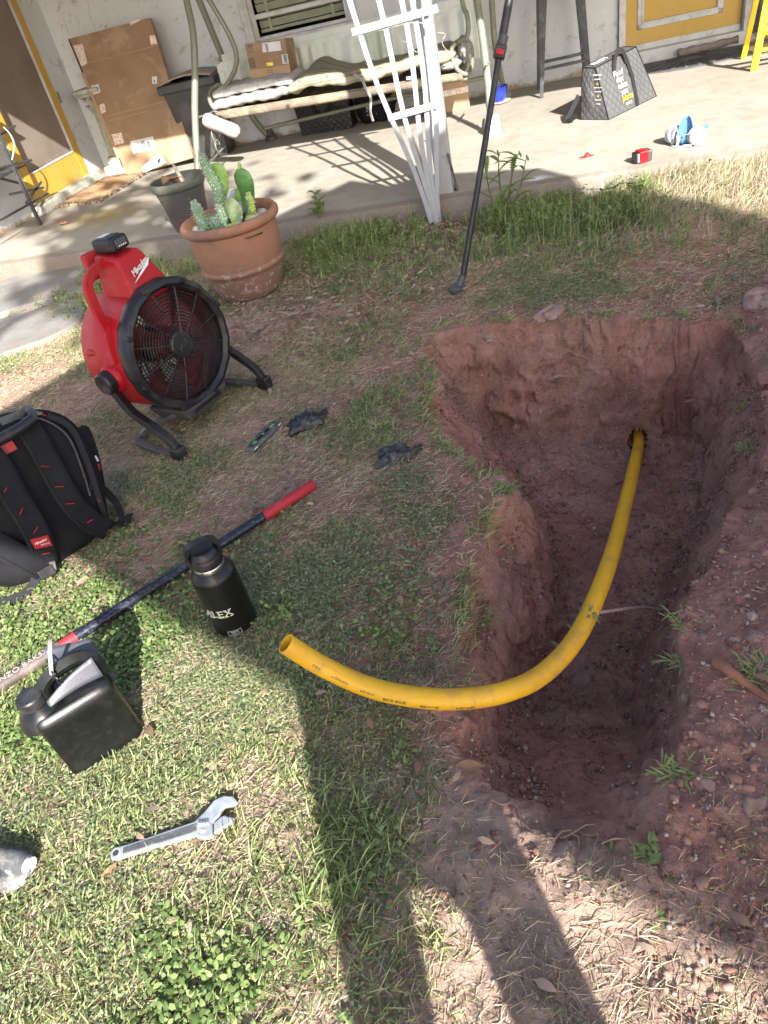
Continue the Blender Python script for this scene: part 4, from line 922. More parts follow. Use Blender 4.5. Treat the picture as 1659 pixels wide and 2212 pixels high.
for k, (wd_, ck, cx2) in enumerate((('Food', 'wprint', -.115), ('that', 'wprint', -.11), ('takes', 'wprint', -.092), ('you', 'wprint', -.085), ('places', 'gold', -.062))):
    text(wd_, .052, FM @ Matrix.Translation((cx2+.0, .255-.042*k, zo)), M[ck], tb, shear=.1 if k < 4 else .3, ext=.001)
text('LMXLMT', .018, FM @ Matrix.Translation((-.05, .045, zo-.003)), M['wprint'], tb)
mb = MB(FM); mb.sweep([(.045, .0, .012), (.035, .2, .02), (.0, .345, .02), (-.02, .42, -.01), (-.06, .425, -.02), (-.1, .36, .012), (-.17, .2, .012), (-.2, 0, .012)][:3], [(-.018, -.001), (.018, -.001), (.018, .001), (-.018, .001)], (0, 0, 1)); mb.build('strap', 'webbing', tb, smooth=60)
mb = MB(FM); mb.sweep(smoothpath([(.0, .30, .02), (-.03, .37, .03), (-.085, .385, .03), (-.13, .33, .02), (-.15, .28, .018)], 6), [(-.016, -.001), (.016, -.001), (.016, .001), (-.016, .001)], (0, 0, 1)); mb.build('handle', 'webbing', tb, smooth=60)
SMt = frame((F[0]+Bk[0])/2, F[0]-Bk[0], (F[3]+Bk[3])/2-(F[0]+Bk[0])/2)
for k, (s, sz, cl) in enumerate((('Food that takes', .011, 'wprint'), ('you places', .011, 'wprint'), ('o', .03, 'gold'), ('Keep items cool', .009, 'wprint'), ('or warm inside', .009, 'wprint'), ('o', .03, 'gold'), ('Please reuse', .009, 'wprint'), ('this bag', .009, 'wprint'))):
    text(s, sz, SMt @ Matrix.Translation((.045, .29-.026*k, .013)), M[cl], tb)
TMt = frame((F[3]+F[2])/2, F[2]-F[3], (Bk[3]+Bk[2])/2-(F[3]+F[2])/2); text('READY', .055, TMt @ Matrix.Translation((-.13, .045, .012)), M['wprint'], tb, ext=.001)
P = smoothpath([Bk[0]+Vector((-.01, 0, .16)), Bk[0]+Vector((-.07, -.03, .07)), Bk[0]+Vector((-.09, -.06, .02)), Bk[0]+Vector((-.03, -.08, .05))], 6); MB().strap(P, .035, .003, (0, 1, .4)).build('strap', 'webbing', tb, smooth=60)
# dark bags under the swing
a0, a1 = G(654, 293, PZ), G(762, 276, PZ)
t2, F2, B2 = tote('insulated_bag', 'black quilted tote standing on the floor under the middle of the swing', [a0, a1, a1+Vector((.01, .02, .33)), a0+Vector((-.03, .02, .33))], (0, .2, 0), (0, 0, 0), M['quilt_dark'], 'tote bag')
F2M = frame((F2[0]+F2[1])/2, F2[1]-F2[0], (F2[3]+F2[2])/2-(F2[0]+F2[1])/2)
text('you', .05, F2M @ Matrix.Translation((.0, .30, .016)), M['wprint'], t2, ext=.001); text('places', .05, F2M @ Matrix.Translation((.01, .25, .016)), M['gold'], t2, ext=.001, shear=.3)
mb = MB(F2M); mb.sweep(smoothpath([(-.09, .3, .02), (-.08, .2, .03), (.0, .15, .03), (.08, .2, .03), (.09, .3, .02)], 6), [(-.014, -.001), (.014, -.001), (.014, .001), (-.014, .001)], (0, 0, 1)); mb.build('handle', 'webbing', t2)
bp2 = thing('small_backpack', 'black rucksack with white and orange print lying under the swing by the tied cushion', 'backpack', (-1.62, 7.26, PZ))
MB().blob((-1.62, 7.28, .29), (.19, .12, .17), .22, 41, 28, 18, 2.5, .8).build('bag_body', 'nylon', bp2, smooth=80)
for k in range(3): text('FIND IT', .028, frame((-1.64, 7.165, .27-.028*k), (1, .1, 0), (0, .1, 1)), M['wprint'], bp2, shear=.2)
MB().strap(smoothpath([(-1.5, 7.16, .36), (-1.47, 7.14, .26), (-1.49, 7.15, .16)], 5), .03, .004, (0, 1, 0)).build('strap', 'webbing', bp2)
mb = MB(); [mb.tube([(-1.44+.01*k, 7.17, .33), (-1.4+.02*math.cos(k*2), 7.15, .33+.03*math.sin(k*2.1))], .003, 5) for k in range(5)]; mb.build('orange_cord', 'gold', bp2)

# bar stool
stl = thing('bar_stool', 'dark grey metal bar stool with tapered legs and double crossbars', 'bar stool', (.06, 7.05, PZ))
f1_ = G(1170, 212, PZ); tp1 = IP(1184, 0, f1_, (0, 1, 0)); f2_ = G(1283, 134, PZ)
f2_ = f1_+Vector((.40, .06, 0)); u1 = (tp1-f1_); 
def sleg(f, lean):
    t_ = f+lean; mb = MB(); mb.sweep([f, f.lerp(t_, .5), t_], [(-.018, -.012), (.018, -.012), (.018, .012), (-.018, .012)], (0, 1, 0), scale=[.8, 1.35, 2.1]); mb.build('leg', 'gunmetal', stl, bevel=.003)
sleg(f1_, Vector((.05, .03, .78))); sleg(f2_, Vector((-.08, .03, .78))); sleg(f1_+Vector((-.03, .40, 0)), Vector((.06, -.04, .78))); sleg(f2_+Vector((-.03, .40, 0)), Vector((-.05, -.04, .78)))
for y_ in (.008, .36):
    MB().tube([f1_+Vector((.02, y_, .2)), f1_+Vector((.05, y_, .207)), f2_+Vector((-.05, y_, .207)), f2_+Vector((-.02, y_, .2))], [.006, .012, .012, .006], 8).build('crossbar', 'gunmetal', stl, smooth=60)
MB().box(f1_+Vector((.19, .22, .79)), (.32, .32, .03)).build('seat', 'gunmetal', stl, bevel=.02)
# half round mat
hm = thing('half_round_mat', 'dark grey half round ribbed doormat before the right yellow door', 'doormat', (1.1, 7.3, PZ))
mc = Vector((1.08, 7.55, PZ+.012)); HMx = Matrix.Translation(mc) @ Matrix.Rotation(WANG, 4, 'Z')
M['matgrey'] = mat('grey ribbed mat', (.07, .072, .075), .95, col2=(.1, .1, .1), bump=.9, bsc=300)
mb = MB(HMx); arcp = [(.56*math.cos(R_(a)), .45*math.sin(R_(a))) for a in range(180, 361, 6)]; mb.prism(arcp, -.012, -.002); mb.build('mat_base', 'matgrey', hm)
for k in range(15):
    a = R_(186+k*12); mb = MB(HMx); P = [(r*math.cos(a+.22*(r-.3))*.56/.5, r*math.sin(a+.22*(r-.3))*.45/.5, .001) for r in np.linspace(.16, .47, 7)]; mb.sweep(P, [(-.012, -.003), (.012, -.003), (.006, .003), (-.006, .003)], scale=[.6, .8, 1, 1.3, 1.5, 1.7, 1.2]); mb.build('rib', 'matgrey', hm)
for r in (.06, .1, .14): mb = MB(HMx); mb.sweep([(r*math.cos(R_(a))*1.1, r*math.sin(R_(a))*.9, .001) for a in range(180, 361, 12)], [(-.006, -.003), (.006, -.003), (.004, .003), (-.004, .003)]); mb.build('rib', 'matgrey', hm)
P = smoothpath([(1.02, 7.60, PZ+.045), (1.15, 7.60, PZ+.05), (1.3, 7.62, PZ+.048), (1.5, 7.64, PZ+.06)], 8); mb = MB(); mb.tube(P, [.028+.006*math.sin(i*1.1) for i in range(len(P))], 12)
o = mb.build('draught_roll', 'cloth_grey', None, smooth=70); tag(o, 'rolled grey brown rag lying along the sill of the right yellow door', 'rag')
o = MB().box((1.62, 7.38, PZ+.02), (.25, .09, .04), Euler((0, 0, .12))).build('wood_block', 'wood', None, bevel=.003); tag(o, 'short flat piece of bare timber at the foot of the white porch frame', 'timber')
# yellow step ladder
ld = thing('step_ladder', 'yellow step ladder, one leg and brace in view at the right edge', 'ladder', (1.5, 6.65, PZ))
f = G(1628, 153, PZ); t_ = IP(1659, -8, f, (0, 1, 0)); d_ = (t_-f).normalized()
MB().bar(f, f+d_*1.7, .05, .024, (0, 1, 0)).build('leg', 'yellow_l', ld, bevel=.004)
MB().bar(f+Vector((.62, .0, 0)), f+Vector((.62, 0, 0))+Vector((-d_.x, d_.y, d_.z))*1.7, .05, .024, (0, 1, 0)).build('leg', 'yellow_l', ld, bevel=.004)
a = IP(1645, 108, f, (0, 1, 0)); MB().bar(a, a+Vector((.5, 0, 0)), .02, .04, (0, 1, 0)).build('brace', 'yellow_l', ld, bevel=.003)
a = IP(1650, 70, f, (0, 1, 0)); MB().bar(a, a+Vector((.45, 0, 0)), .02, .05, (0, 1, 0)).build('step', 'yellow_l', ld, bevel=.003); a = IP(1656, 66, f, (0, 1, 0)); MB().blob(a, (.03, .03, .03), .05, 1).build('foot_cap', 'yellow_l', ld, smooth=70)
MB().bar(f+Vector((.02, .5, 0)), f+d_*1.6+Vector((0, .1, 0)), .04, .02, (0, 1, 0)).build('rear_leg', 'yellow_l', ld, bevel=.003)
# respirator
RP = G(1482, 312, PZ); rs = thing('respirator', 'blue half mask respirator with two pale grey filters lying on the patio', 'respirator', RP)
RM = Matrix.Translation(RP) @ Matrix.Rotation(-.35, 4, 'Z')
def cart(x, y, rz, name='filter'):
    Mx = RM @ Matrix.Translation((x, y, .052)) @ Matrix.Rotation(rz, 4, 'Z') @ Matrix.Rotation(math.pi/2, 4, 'X')
    o = MB(Mx).lathe([(.038, -.02), (.05, -.016), (.052, -.006), (.0515, .004)], 28); o = o.build('filter', 'lgrey', rs, smooth=40)
    MB(Mx).lathe([(.049, .004), (.049, .01)], 28).build('filter_band', 'plastic_grey', o, smooth=40)
    MB(Mx).lathe([(.05, .01), (.05, .024), (.044, .032), (.03, .036), (0, .037)], 28, cap=False).build('filter_cover', 'lgrey', o, smooth=40)
    MB(Mx).lathe([(.016, .036), (.016, .038), (0, .039)], 16, cap=False).build('filter_port', 'paper', o, smooth=40)
cart(-.078, .03, .9+math.pi); cart(.062, -.03, .55)
def maskfn(u, v):
    a = math.pi*(-.05+1.1*u); r = .052*(1-v)**.6+.012*(1-(1-v)**.6); return RM @ Vector((math.cos(a)*r*1.0-.005, -.01+math.sin(a)*r*.8+.02*v, .035+.115*v**.85-.015*math.sin(math.pi*u)*(1-v)))
mb = MB(); mb.grid(maskfn, 22, 14); mb.build('face_piece', 'blue', rs, smooth=80, solid=.006)
MB(RM).blob((-.004, -.012, .035), (.04, .03, .03), .05, 3, pw=.8).build('inner_cup', 'blue', rs, smooth=80)
MB(RM).strap(smoothpath([(-.06, .03, .075), (-.062, -.02, .1), (-.035, -.05, .08), (.01, -.06, .068), (.05, -.03, .09), (.085, .02, .085)], 6), .016, .002, (0, .5, 1)).build('head_strap', 'blue_strap', rs, smooth=60)
MB(RM).strap(smoothpath([(-.03, -.052, .075), (-.032, -.066, .04), (-.034, -.07, .008), (-.01, -.07, .006), (.04, -.065, .012)], 6), .015, .002, (0, 1, .1)).build('neck_strap', 'blue_strap', rs, smooth=60)
MB(RM).box((-.032, -.064, .055), (.02, .006, .026)).build('buckle', 'lgrey', rs, bevel=.002); MB(RM).box((.02, -.066, .01), (.05, .02, .012)).build('buckle', 'lgrey', rs, bevel=.002); MB(RM).box((.1, .02, .085), (.03, .012, .018)).build('clip', 'blue', rs, bevel=.002)
MB(RM).box((-.05, -.07, .006), (.045, .016, .004)).build('buckle', 'lgrey', rs, bevel=.001)
# battery block
bp = G(1386, 350, PZ); BTM = Matrix.Translation(bp) @ Matrix.Rotation(.35, 4, 'Z')
bt2 = thing('tool_battery', 'small red and grey cordless tool battery standing on the patio edge', 'battery', bp)
MB(BTM).box((.0, 0, .034), (.055, .075, .066)).build('battery_body', 'red', bt2, bevel=.008); MB(BTM).box((.034, 0, .034), (.03, .07, .06)).build('battery_end', 'plastic_grey', bt2, bevel=.008); MB(BTM).box((-.036, 0, .034), (.028, .06, .05)).build('battery_rail', 'plastic_black', bt2, bevel=.006); MB(BTM).box((-.034, -.031, .034), (.01, .005, .045)).build('contact_strip', 'lgrey', bt2)
mb = MB(BTM)
for k in range(4): mb.box((.05, -.02+.012*k, .03+.008*(k % 2)), (.002, .006, .01))
mb.build('teal_marks', 'blue_strap', bt2)
p = G(1267, 339, PZ); mb = MB(Matrix.Translation(p) @ Matrix.Rotation(.25, 4, 'Z')); mb.grid(lambda u, v: Vector((-.05+.1*u, (-.022+.044*v)*(1-abs(2*u-1)**1.6), .004+.022*math.exp(-((u-.55)/.16)**2)*math.sin(math.pi*v))), 22, 8)
o = mb.build('red_shard', 'red_glow', None, smooth=60, solid=.002); tag(o, 'small bright red plastic shard lying on the patio', 'plastic piece')
# blue bowl and white cup behind the pole
bw = thing('blue_bowl', 'cobalt blue glazed bowl with a thin clay saucer by the swing leg', 'bowl', (-.37, 6.55, PZ))
bc = G(1079, 222, PZ); MB().lathe([(.035, .012), (.055, .03), (.07, .07), (.078, .12), (.085, .125), (.085, .13), (.074, .128), (.066, .07), (.03, .03), (0, .03)], 28, bc, cap=False).build('bowl', 'blue_glaze', bw, smooth=50)
MB().lathe([(.07, .0), (.1, .012), (.1, .016), (.05, .012), (0, .012)], 28, bc, cap=False).build('saucer', 'stone', bw, smooth=50)
bc = G(1064, 292, PZ); o = MB().lathe([(.058, .0), (.054, .06), (.045, .13), (.04, .13), (.046, .06), (.048, .01), (0, .008)], 24, bc+Vector((.01, 0, 0)), cap=False).build('foam_cup', 'spray', None, smooth=50); tag(o, 'white upturned plastic cup round the foot of the swing leg behind the pole', 'cup')
# grey plastic planter
gp = thing('grey_planter', 'weathered grey plastic planter with a dead stem, behind the cactus pot', 'plant pot', (-2.35, 4.95, PZ))
gc = IP(430, 470, (0, 4.95, 0), (0, 1, 0)); gc = G(418, 491, PZ)
m, t, b = nodes('weathered grey planter'); tc = t.nodes.new('ShaderNodeTexCoord'); sx = t.nodes.new('ShaderNodeSeparateXYZ'); lnk(t, tc.outputs['Object'], sx.inputs[0])
ad = t.nodes.new('ShaderNodeMath'); ad.operation = 'MULTIPLY_ADD'; lnk(t, noise(t, 9, 6, .7), ad.inputs[0]); ad.inputs[1].default_value = .25; lnk(t, sx.outputs[2], ad.inputs[2])
c = ramp(t, ad.outputs[0], [(.12, (.13, .085, .085)), (.25, (.07, .055, .06)), (.38, (.055, .06, .05)), (.46, (.11, .12, .085)), (.5, (.035, .035, .04))]); c = mixc(t, ramp(t, noise(t, 40, 5, .8), [(.6, (0, 0, 0)), (.7, (.6, .6, .6))]), c, (.4, .38, .36)); lnk(t, c, b.inputs['Base Color']); b.inputs['Roughness'].default_value = .55; M['planter'] = m
MB().lathe([(r_*.9, z_*.9) for r_, z_ in ((.125, 0), (.135, .01), (.165, .2), (.187, .30), (.20, .305), (.208, .32), (.208, .355), (.2, .365), (.185, .36), (.18, .3), (.15, .25), (0, .25))], 48, gc, cap=False).build('pot', 'planter', gp, smooth=40)
M['potsoil'] = mat('pot soil', (.12, .08, .06), .95, bump=1, bsc=40, bd=.02)
MB().blob(gc+Vector((0, 0, .23)), (.148, .148, .02), .3, 2, 28, 8).build('soil', 'potsoil', gp, smooth=80)
MB().tube([gc+Vector((.05, -.02, .26)), gc+Vector((.035, -.01, .34)), gc+Vector((.02, -.02, .42))], [.012, .014, .009], 8).build('dead_stem', 'wood_grey', gp, smooth=60)
mb = MB(); mb.grid(lambda u, v: gc+Vector((-.1+.16*u, -.03+.05*v+.01*math.sin(u*7), .3+.04*math.sin(v*3+u*2)+.02*v)), 10, 6); mb.build('dead_leaf', 'leaf_dry', gp, smooth=70, solid=.003)
# black prop pole with red clamp
pn = (0, 1, -.35)
pl = thing('prop_pole', 'black telescopic prop pole with a red clamp leaning up from the grass', 'pole', G(986, 632))
p0 = G(992, 628, 0); K = [IP(x, y, p0, pn) for x, y in ((992, 628), (1000, 596), (1046, 320), (1078, 122), (1083, 100), (1100, 0))]
ext_ = K[-1]+(K[-1]-K[-2]).normalized()*1.15
MB().lathe([(.04, 0), (.04, .01), (.032, .018), (.0, .02)], 24, p0+Vector((-.012, -.012, .012)), cap=False).build('foot_plate', 'plastic_grey', pl, smooth=40)
MB().tube([p0+Vector((0, 0, .02)), K[1]], [.017, .0165], 14).build('foot_socket', 'plastic_grey', pl, smooth=50); MB().tube([K[1], K[2], K[3]], .0145, 14).build('lower_tube', 'plastic_black', pl, smooth=60); MB().tube([K[3], K[5], ext_], .0185, 14).build('upper_tube', 'plastic_black', pl, smooth=60)
cdn = (K[4]-K[3]).normalized(); cm = K[3].lerp(K[4], .5)
MB().bar(cm-cdn*.03, cm+cdn*.025, .052, .045, (0, 1, 0)).build('clamp', 'plastic_black', pl, bevel=.006); MB().bar(cm-cdn*.012+Vector((0, -.02, 0)), cm+cdn*.012+Vector((0, -.02, 0)), .035, .02, (0, 1, 0)).build('clamp_lever', 'red', pl, bevel=.004); MB().tube([cm+cdn*.025, cm+cdn*.06], .022, 14).build('collar', 'plastic_grey', pl, smooth=50)

# ------------------------------------------------------------------ terracotta pot with cacti
bc = G(545, 629, 0); bc.z = H1(bc.x, bc.y)
tp = thing('cactus_pot', 'large terracotta pot with a raised band, planted with spiny green cacti', 'plant pot', bc)
m, t, b = nodes('weathered terracotta'); tc = t.nodes.new('ShaderNodeTexCoord'); sx = t.nodes.new('ShaderNodeSeparateXYZ'); lnk(t, tc.outputs['Object'], sx.inputs[0])
n5 = noise(t, 5, 7, .7, dist=.3); n20 = noise(t, 28, 6, .75)
ad = t.nodes.new('ShaderNodeMath'); ad.operation = 'MULTIPLY_ADD'; lnk(t, n5, ad.inputs[0]); ad.inputs[1].default_value = .5; lnk(t, sx.outputs[2], ad.inputs[2])
c = ramp(t, ad.outputs[0], [(.22, (.16, .09, .065)), (.36, (.2, .105, .07)), (.5, (.27, .13, .075)), (.68, (.31, .145, .08)), (.75, (.23, .115, .07))])
c = mixc(t, ramp(t, n5, [(.5, (0, 0, 0)), (.66, (.65, .65, .65))]), c, (.15, .095, .08))
lo = t.nodes.new('ShaderNodeMapRange'); lnk(t, sx.outputs[2], lo.inputs[0]); lo.inputs[1].default_value = .24; lo.inputs[2].default_value = .08
wf = mixc(t, 1, ramp(t, n20, [(.54, (0, 0, 0)), (.64, (.9, .9, .9))]), lo.outputs[0], 'MULTIPLY'); c = mixc(t, wf, c, (.5, .42, .38)); lnk(t, c, b.inputs['Base Color']); b.inputs['Roughness'].default_value = .85; bumpn(t, b, n20, .3, .004); M['terra'] = m
PS = .97
MB().lathe([(r*PS, z) for r, z in ((.17, 0), (.18, .008), (.196, .05), (.225, .13), (.232, .155), (.242, .16), (.246, .17), (.242, .18), (.237, .185), (.25, .27), (.252, .34), (.25, .372), (.262, .378), (.276, .388), (.281, .402), (.279, .418), (.268, .43), (.255, .432), (.245, .425), (.24, .39), (.22, .33), (0, .33))], 72, bc, cap=False, wob=lambda a, z: 1+.006*math.sin(a*2+1)).build('pot', 'terra', tp, smooth=50)
MB().blob(bc+Vector((0, 0, .345)), (.232, .232, .025), .35, 4, 36, 10).build('soil', 'potsoil', tp, smooth=80)
def potpt(px, py, z):
    p = IP(px, py, (0, 0, bc.z+z), (0, 0, 1)); d = Vector((p.x-bc.x, p.y-bc.y, 0))
    if d.length > .185: d = d.normalized()*.185
    return Vector((bc.x+d.x, bc.y+d.y, p.z))
for (px, py, s, mm, lb) in ((400, 497, .028, 'stone', None), (425, 505, .035, 'paper', 'white stone'), (520, 492, .05, 'stone', None), (547, 468, .045, 'stone', None), (566, 458, .04, 'stone', None), (500, 497, .03, 'stone', None), (455, 505, .04, 'rock_pale', None), (535, 450, .03, 'stone', None), (478, 515, .03, 'rock', None), (463, 492, .035, 'rock_pale', None)):
    p = potpt(px, py, .40); o = MB().blob(p-Vector((0, 0, .01)), (s, s*.8, s*.65), .3, px, 14, 9, 1.6).build('stone', M['stone'] if mm == 'paper' else mm, tp, smooth=40)
p = potpt(525, 440, .40); MB().blob(p+Vector((0, .02, .03)), (.055, .03, .075), .15, 7, 16, 12, 1.5).build('stone', 'paper', tp, smooth=60, label='large white stone')
def cactmat(name, g1, g2, spk, spc, th):
    m, t, b = nodes(name); f = noise(t, 12, 4); c = ramp(t, f, [(.35, g1), (.65, g2)])
    v = t.nodes.new('ShaderNodeTexVoronoi'); v.inputs['Scale'].default_value = spc; tc = t.nodes.new('ShaderNodeTexCoord'); lnk(t, tc.outputs['Object'], v.inputs['Vector'])
    c = mixc(t, ramp(t, v.outputs['Distance'], [(th*.6, (1, 1, 1)), (th, (0, 0, 0))]), c, spk); lnk(t, c, b.inputs['Base Color']); b.inputs['Roughness'].default_value = .5; b.inputs['Subsurface Weight'].default_value = .0
    bumpn(t, b, v.outputs['Distance'], .5, .006); return m
M['cact'] = cactmat('spotted cactus', (.12, .2, .11), (.18, .28, .14), (.62, .66, .6), 62, .27); M['pad'] = cactmat('green pad', (.17, .31, .06), (.22, .38, .09), (.26, .36, .12), 45, .12)
M['pad2'] = cactmat('streaky pad', (.12, .2, .07), (.28, .34, .18), (.5, .55, .4), 30, .2); M['pad_dark'] = cactmat('dark green pad', (.06, .16, .04), (.1, .22, .06), (.3, .36, .2), 45, .14); M['cact_y'] = cactmat('yellow green cactus', (.25, .38, .03), (.32, .42, .05), (.75, .7, .35), 90, .3); M['spine'] = mat('white spines', (.75, .74, .66), .7, bump=0)
def cactus(pts, rads, m, par=tp, flat=.75, ribs=5, spines=0, name='cactus_stem', seed=1):
    P = smoothpath([Vector(p) for p in pts], 6); n = len(P); R2 = np.interp(np.linspace(0, 1, n), np.linspace(0, 1, len(rads)), rads)
    prof = [(math.cos(a)*(1+.10*math.cos(a*ribs)), flat*math.sin(a)*(1+.10*math.cos(a*ribs))) for a in [2*math.pi*k/20 for k in range(20)]]
    mb = MB(); mb.sweep(P, prof, (.3, 1, .05), scale=list(R2)); o = mb.build(name, m, par, smooth=60)
    if spines:
        r = random.Random(seed); mb = MB()
        for k in range(spines):
            i = r.randint(1, n-2); a = r.uniform(0, math.tau); d = (P[i+1]-P[i-1]).normalized(); sd = d.cross(Vector((.3, 1, .05))).normalized(); u = sd.cross(d)
            dr = (sd*math.cos(a)+u*flat*math.sin(a)); q_ = P[i]+dr*R2[i]*1.0; e = dr.normalized()*r.uniform(.006, .013)+Vector((r.uniform(-1, 1), r.uniform(-1, 1), r.uniform(-1, 1)))*.004
            mb.bar(q_, q_+e, .0009, .0009)
        o2 = mb.build('spines', 'spine', o); o2['kind'] = 'stuff'
    return o
Vp = lambda px, py, y: IY(px, py, y)
y0 = bc.y
cactus([potpt(478, 500, .38), Vp(482, 470, y0+.02), Vp(474, 420, y0+.03), Vp(455, 380, y0+.03), Vp(440, 350, y0+.03), Vp(432, 330, y0+.03)], [.030, .04, .034, .034, .03, .022, .006], M['cact'], spines=220, seed=2, flat=.7)
cactus([potpt(446, 506, .38), Vp(436, 480, y0-.08), Vp(424, 450, y0-.08), Vp(415, 433, y0-.08)], [.022, .034, .03, .006], M['cact'], spines=140, seed=3)
cactus([potpt(470, 505, .38), Vp(466, 485, y0-.05), Vp(462, 465, y0-.05)], [.04, .05, .045, .03], M['cact'], spines=160, seed=5)
cactus([potpt(512, 470, .40), Vp(475+.2*20, 430, y0+.06), Vp(474, 390, y0+.06), Vp(470, 365, y0+.06), Vp(469, 353, y0+.06)], [.018, .034, .052, .056, .047, .014], M['pad'], flat=.28, ribs=2)
cactus([potpt(535, 470, .40), Vp(536, 440, y0+.08), Vp(531, 405, y0+.08), Vp(523, 380, y0+.08), Vp(517, 364, y0+.08)], [.02, .038, .044, .056, .05, .016], M['pad_dark'], flat=.35, ribs=2)
cactus([Vp(519, 368, y0+.08), Vp(517, 357, y0+.08), Vp(515, 350, y0+.08)], [.008, .012, .004], M['cact_y'], spines=40, seed=9)
cactus([Vp(531, 400, y0+.10), Vp(521, 415, y0+.10), Vp(510, 432, y0+.10)], [.012, .026, .03, .01], M['pad'], flat=.35, ribs=2)
cactus([potpt(512, 487, .38), Vp(508, 460, y0-.03), Vp(498, 442, y0-.03), Vp(488, 430, y0-.03)], [.02, .046, .055, .04, .014], M['pad2'], flat=.14, ribs=2)
cactus([potpt(548, 475, .38), Vp(546, 455, y0-.02), Vp(541, 430, y0-.02), Vp(536, 414, y0-.02)], [.015, .017, .017, .013, .006], M['cact_y'], spines=160, seed=12, ribs=4)
cactus([potpt(492, 502, .37), Vp(482, 480, y0-.08), Vp(474, 455, y0-.06), Vp(470, 440, y0-.06)], [.015, .02, .018, .006], M['cact'], spines=160, seed=14)
for k, (x, y) in enumerate(((500, 503), (508, 500), (515, 497), (540, 484))): cactus([potpt(x, y, .37), potpt(x, y, .37)+Vector((0, 0, .045))], [.013, .016, .01], M['cact_y'], spines=30, seed=20+k, ribs=6)
for k in range(10):
    a = k*.7; p = potpt(462, 505, .38); MB().sweep([p, p+Vector((math.cos(a)*.015, math.sin(a)*.015, .03)), p+Vector((math.cos(a)*.04, math.sin(a)*.04, .035+.01*(k % 3)))], [(-.01, -.001), (.01, -.001), (0, .004)], scale=[.6, 1, .1]).build('succulent_leaf', M['pad'] if k % 2 else M['pad_dark'], tp)

# ------------------------------------------------------------------ jobsite fan
FC = Vector((-1.475, 2.385, .345)); frz = math.atan2(-.36, .93)
fan = thing('jobsite_fan', 'round red and black cordless drum fan on a black folding stand', 'fan', (FC.x, FC.y, 0), frz)
FA = Matrix.Translation(FC) @ Matrix.Rotation(frz, 4, 'Z') @ Matrix.Rotation(R_(-4), 4, 'Y')      # x = blowing direction, y = right seen from the front, z up
AX = FA @ Matrix.Rotation(math.pi/2, 4, 'Y')                                                      # lathe axis (z) -> x
mb = MB(AX); R0 = .245
mb.lathe([(R0-.012, -.285), (R0-.004, -.29), (R0, -.28), (R0+.002, -.2), (R0+.001, -.1), (R0-.004, -.02), (R0-.02, -.018), (R0-.018, -.15), (R0-.02, -.28), (R0-.012, -.285)], 64, cap=False); mb.build('drum', 'red', fan, smooth=40)
MB(AX).lathe([(R0-.0215, -.27), (R0-.0225, -.1), (R0-.022, -.02)], 64, cap=False).build('drum_inner_shade', 'drum_dark', fan, smooth=40)  # dark skin added over the red inside, paints the shade in the drum
def gon(a): s = math.tau/18; k = (a+s/2) % s-s/2; return math.cos(s/2)/math.cos(k)*1.012
mb = MB(AX); mb.lathe([(R0-.012, -.05), (R0+.004, -.05), (R0+.012, -.03), (R0+.013, .0), (R0+.004, .018), (R0-.012, .022), (R0-.026, .01), (R0-.03, -.02), (R0-.012, -.05)], 72, cap=False, wob=lambda a, z: gon(a)); mb.build('front_ring', 'plastic_black', fan, smooth=30)
rings = np.linspace(.062, R0-.03, 13)
def ringpath(r, x): return [FA @ Vector((x, r*math.cos(a), r*math.sin(a))) for a in [math.tau*k/48 for k in range(48)]]
def gx(r): return .012-.03*max(0, (r/R0-.3))**2+.0
grille = thing if False else None
gr = MB(); gr.tube(ringpath(.052, gx(.05)), .004, 6, closed=True); gr = gr.build('front_grille', 'plastic_black', fan, smooth=60)
for r in rings[:-1]: MB().tube(ringpath(r, gx(r)), .0027, 6, closed=True).build('grille_ring', 'plastic_black', gr, smooth=60)
for k in range(12):
    a0 = math.tau*k/12+.13; P = []
    for j in range(9):
        r = .05+(R0-.07)*j/8; a = a0+.0*j
        P.append(FA @ Vector((gx(r)+.004, r*math.cos(a), r*math.sin(a))))
    if k % 2 == 0 or True: MB().tube(P if k % 3 else P[3:] if k % 2 else P, .0034, 6).build('grille_spoke', 'plastic_black', gr, smooth=60)
MB(AX).lathe([(.054, .0), (.056, .014), (.05, .02), (0, .022)], 32, cap=False).build('hub_cap', 'plastic_black', gr, smooth=40)
LM = FA @ Matrix.Translation((.023, 0, 0)) @ Matrix(((0, 0, 1, 0), (1, 0, 0, 0), (0, 1, 0, 0), (0, 0, 0, 1)))
text('M18', .03, LM @ Matrix.Rotation(.5, 4, 'Z'), M['plastic_grey'], gr)
# blades, motor, rear grille
rt = MB(AX).lathe([(0, -.05), (.05, -.055), (.06, -.08), (.06, -.13), (.04, -.15), (0, -.15)], 24, cap=False).build('rotor', 'red_dark', fan, smooth=40)
for k in range(5):
    def bl(u, v, k=k): r = .055+.155*v; a = k*math.tau/5+(u-.5)*(.75+.15*v)+.25*v; return FA @ Vector((-.06-.07*u*(1-.3*v), r*math.cos(a), r*math.sin(a)))
    mb = MB(); mb.grid(bl, 9, 8); mb.build('blade', 'red_dark', rt, smooth=70, solid=.003)
mb = MB(AX); mb.lathe([(.07, -.17), (.075, -.2), (.07, -.27), (.05, -.28), (0, -.28)], 24, cap=False); mb.build('motor', 'plastic_black', fan, smooth=40)
rg_ = MB().tube(ringpath(.08, -.275), .003, 6, closed=True).build('rear_grille', 'plastic_black', fan, smooth=60)
for r in np.linspace(.1, R0-.025, 8): MB().tube(ringpath(r, -.275), .0022, 6, closed=True).build('grille_ring', 'plastic_black', rg_, smooth=60)
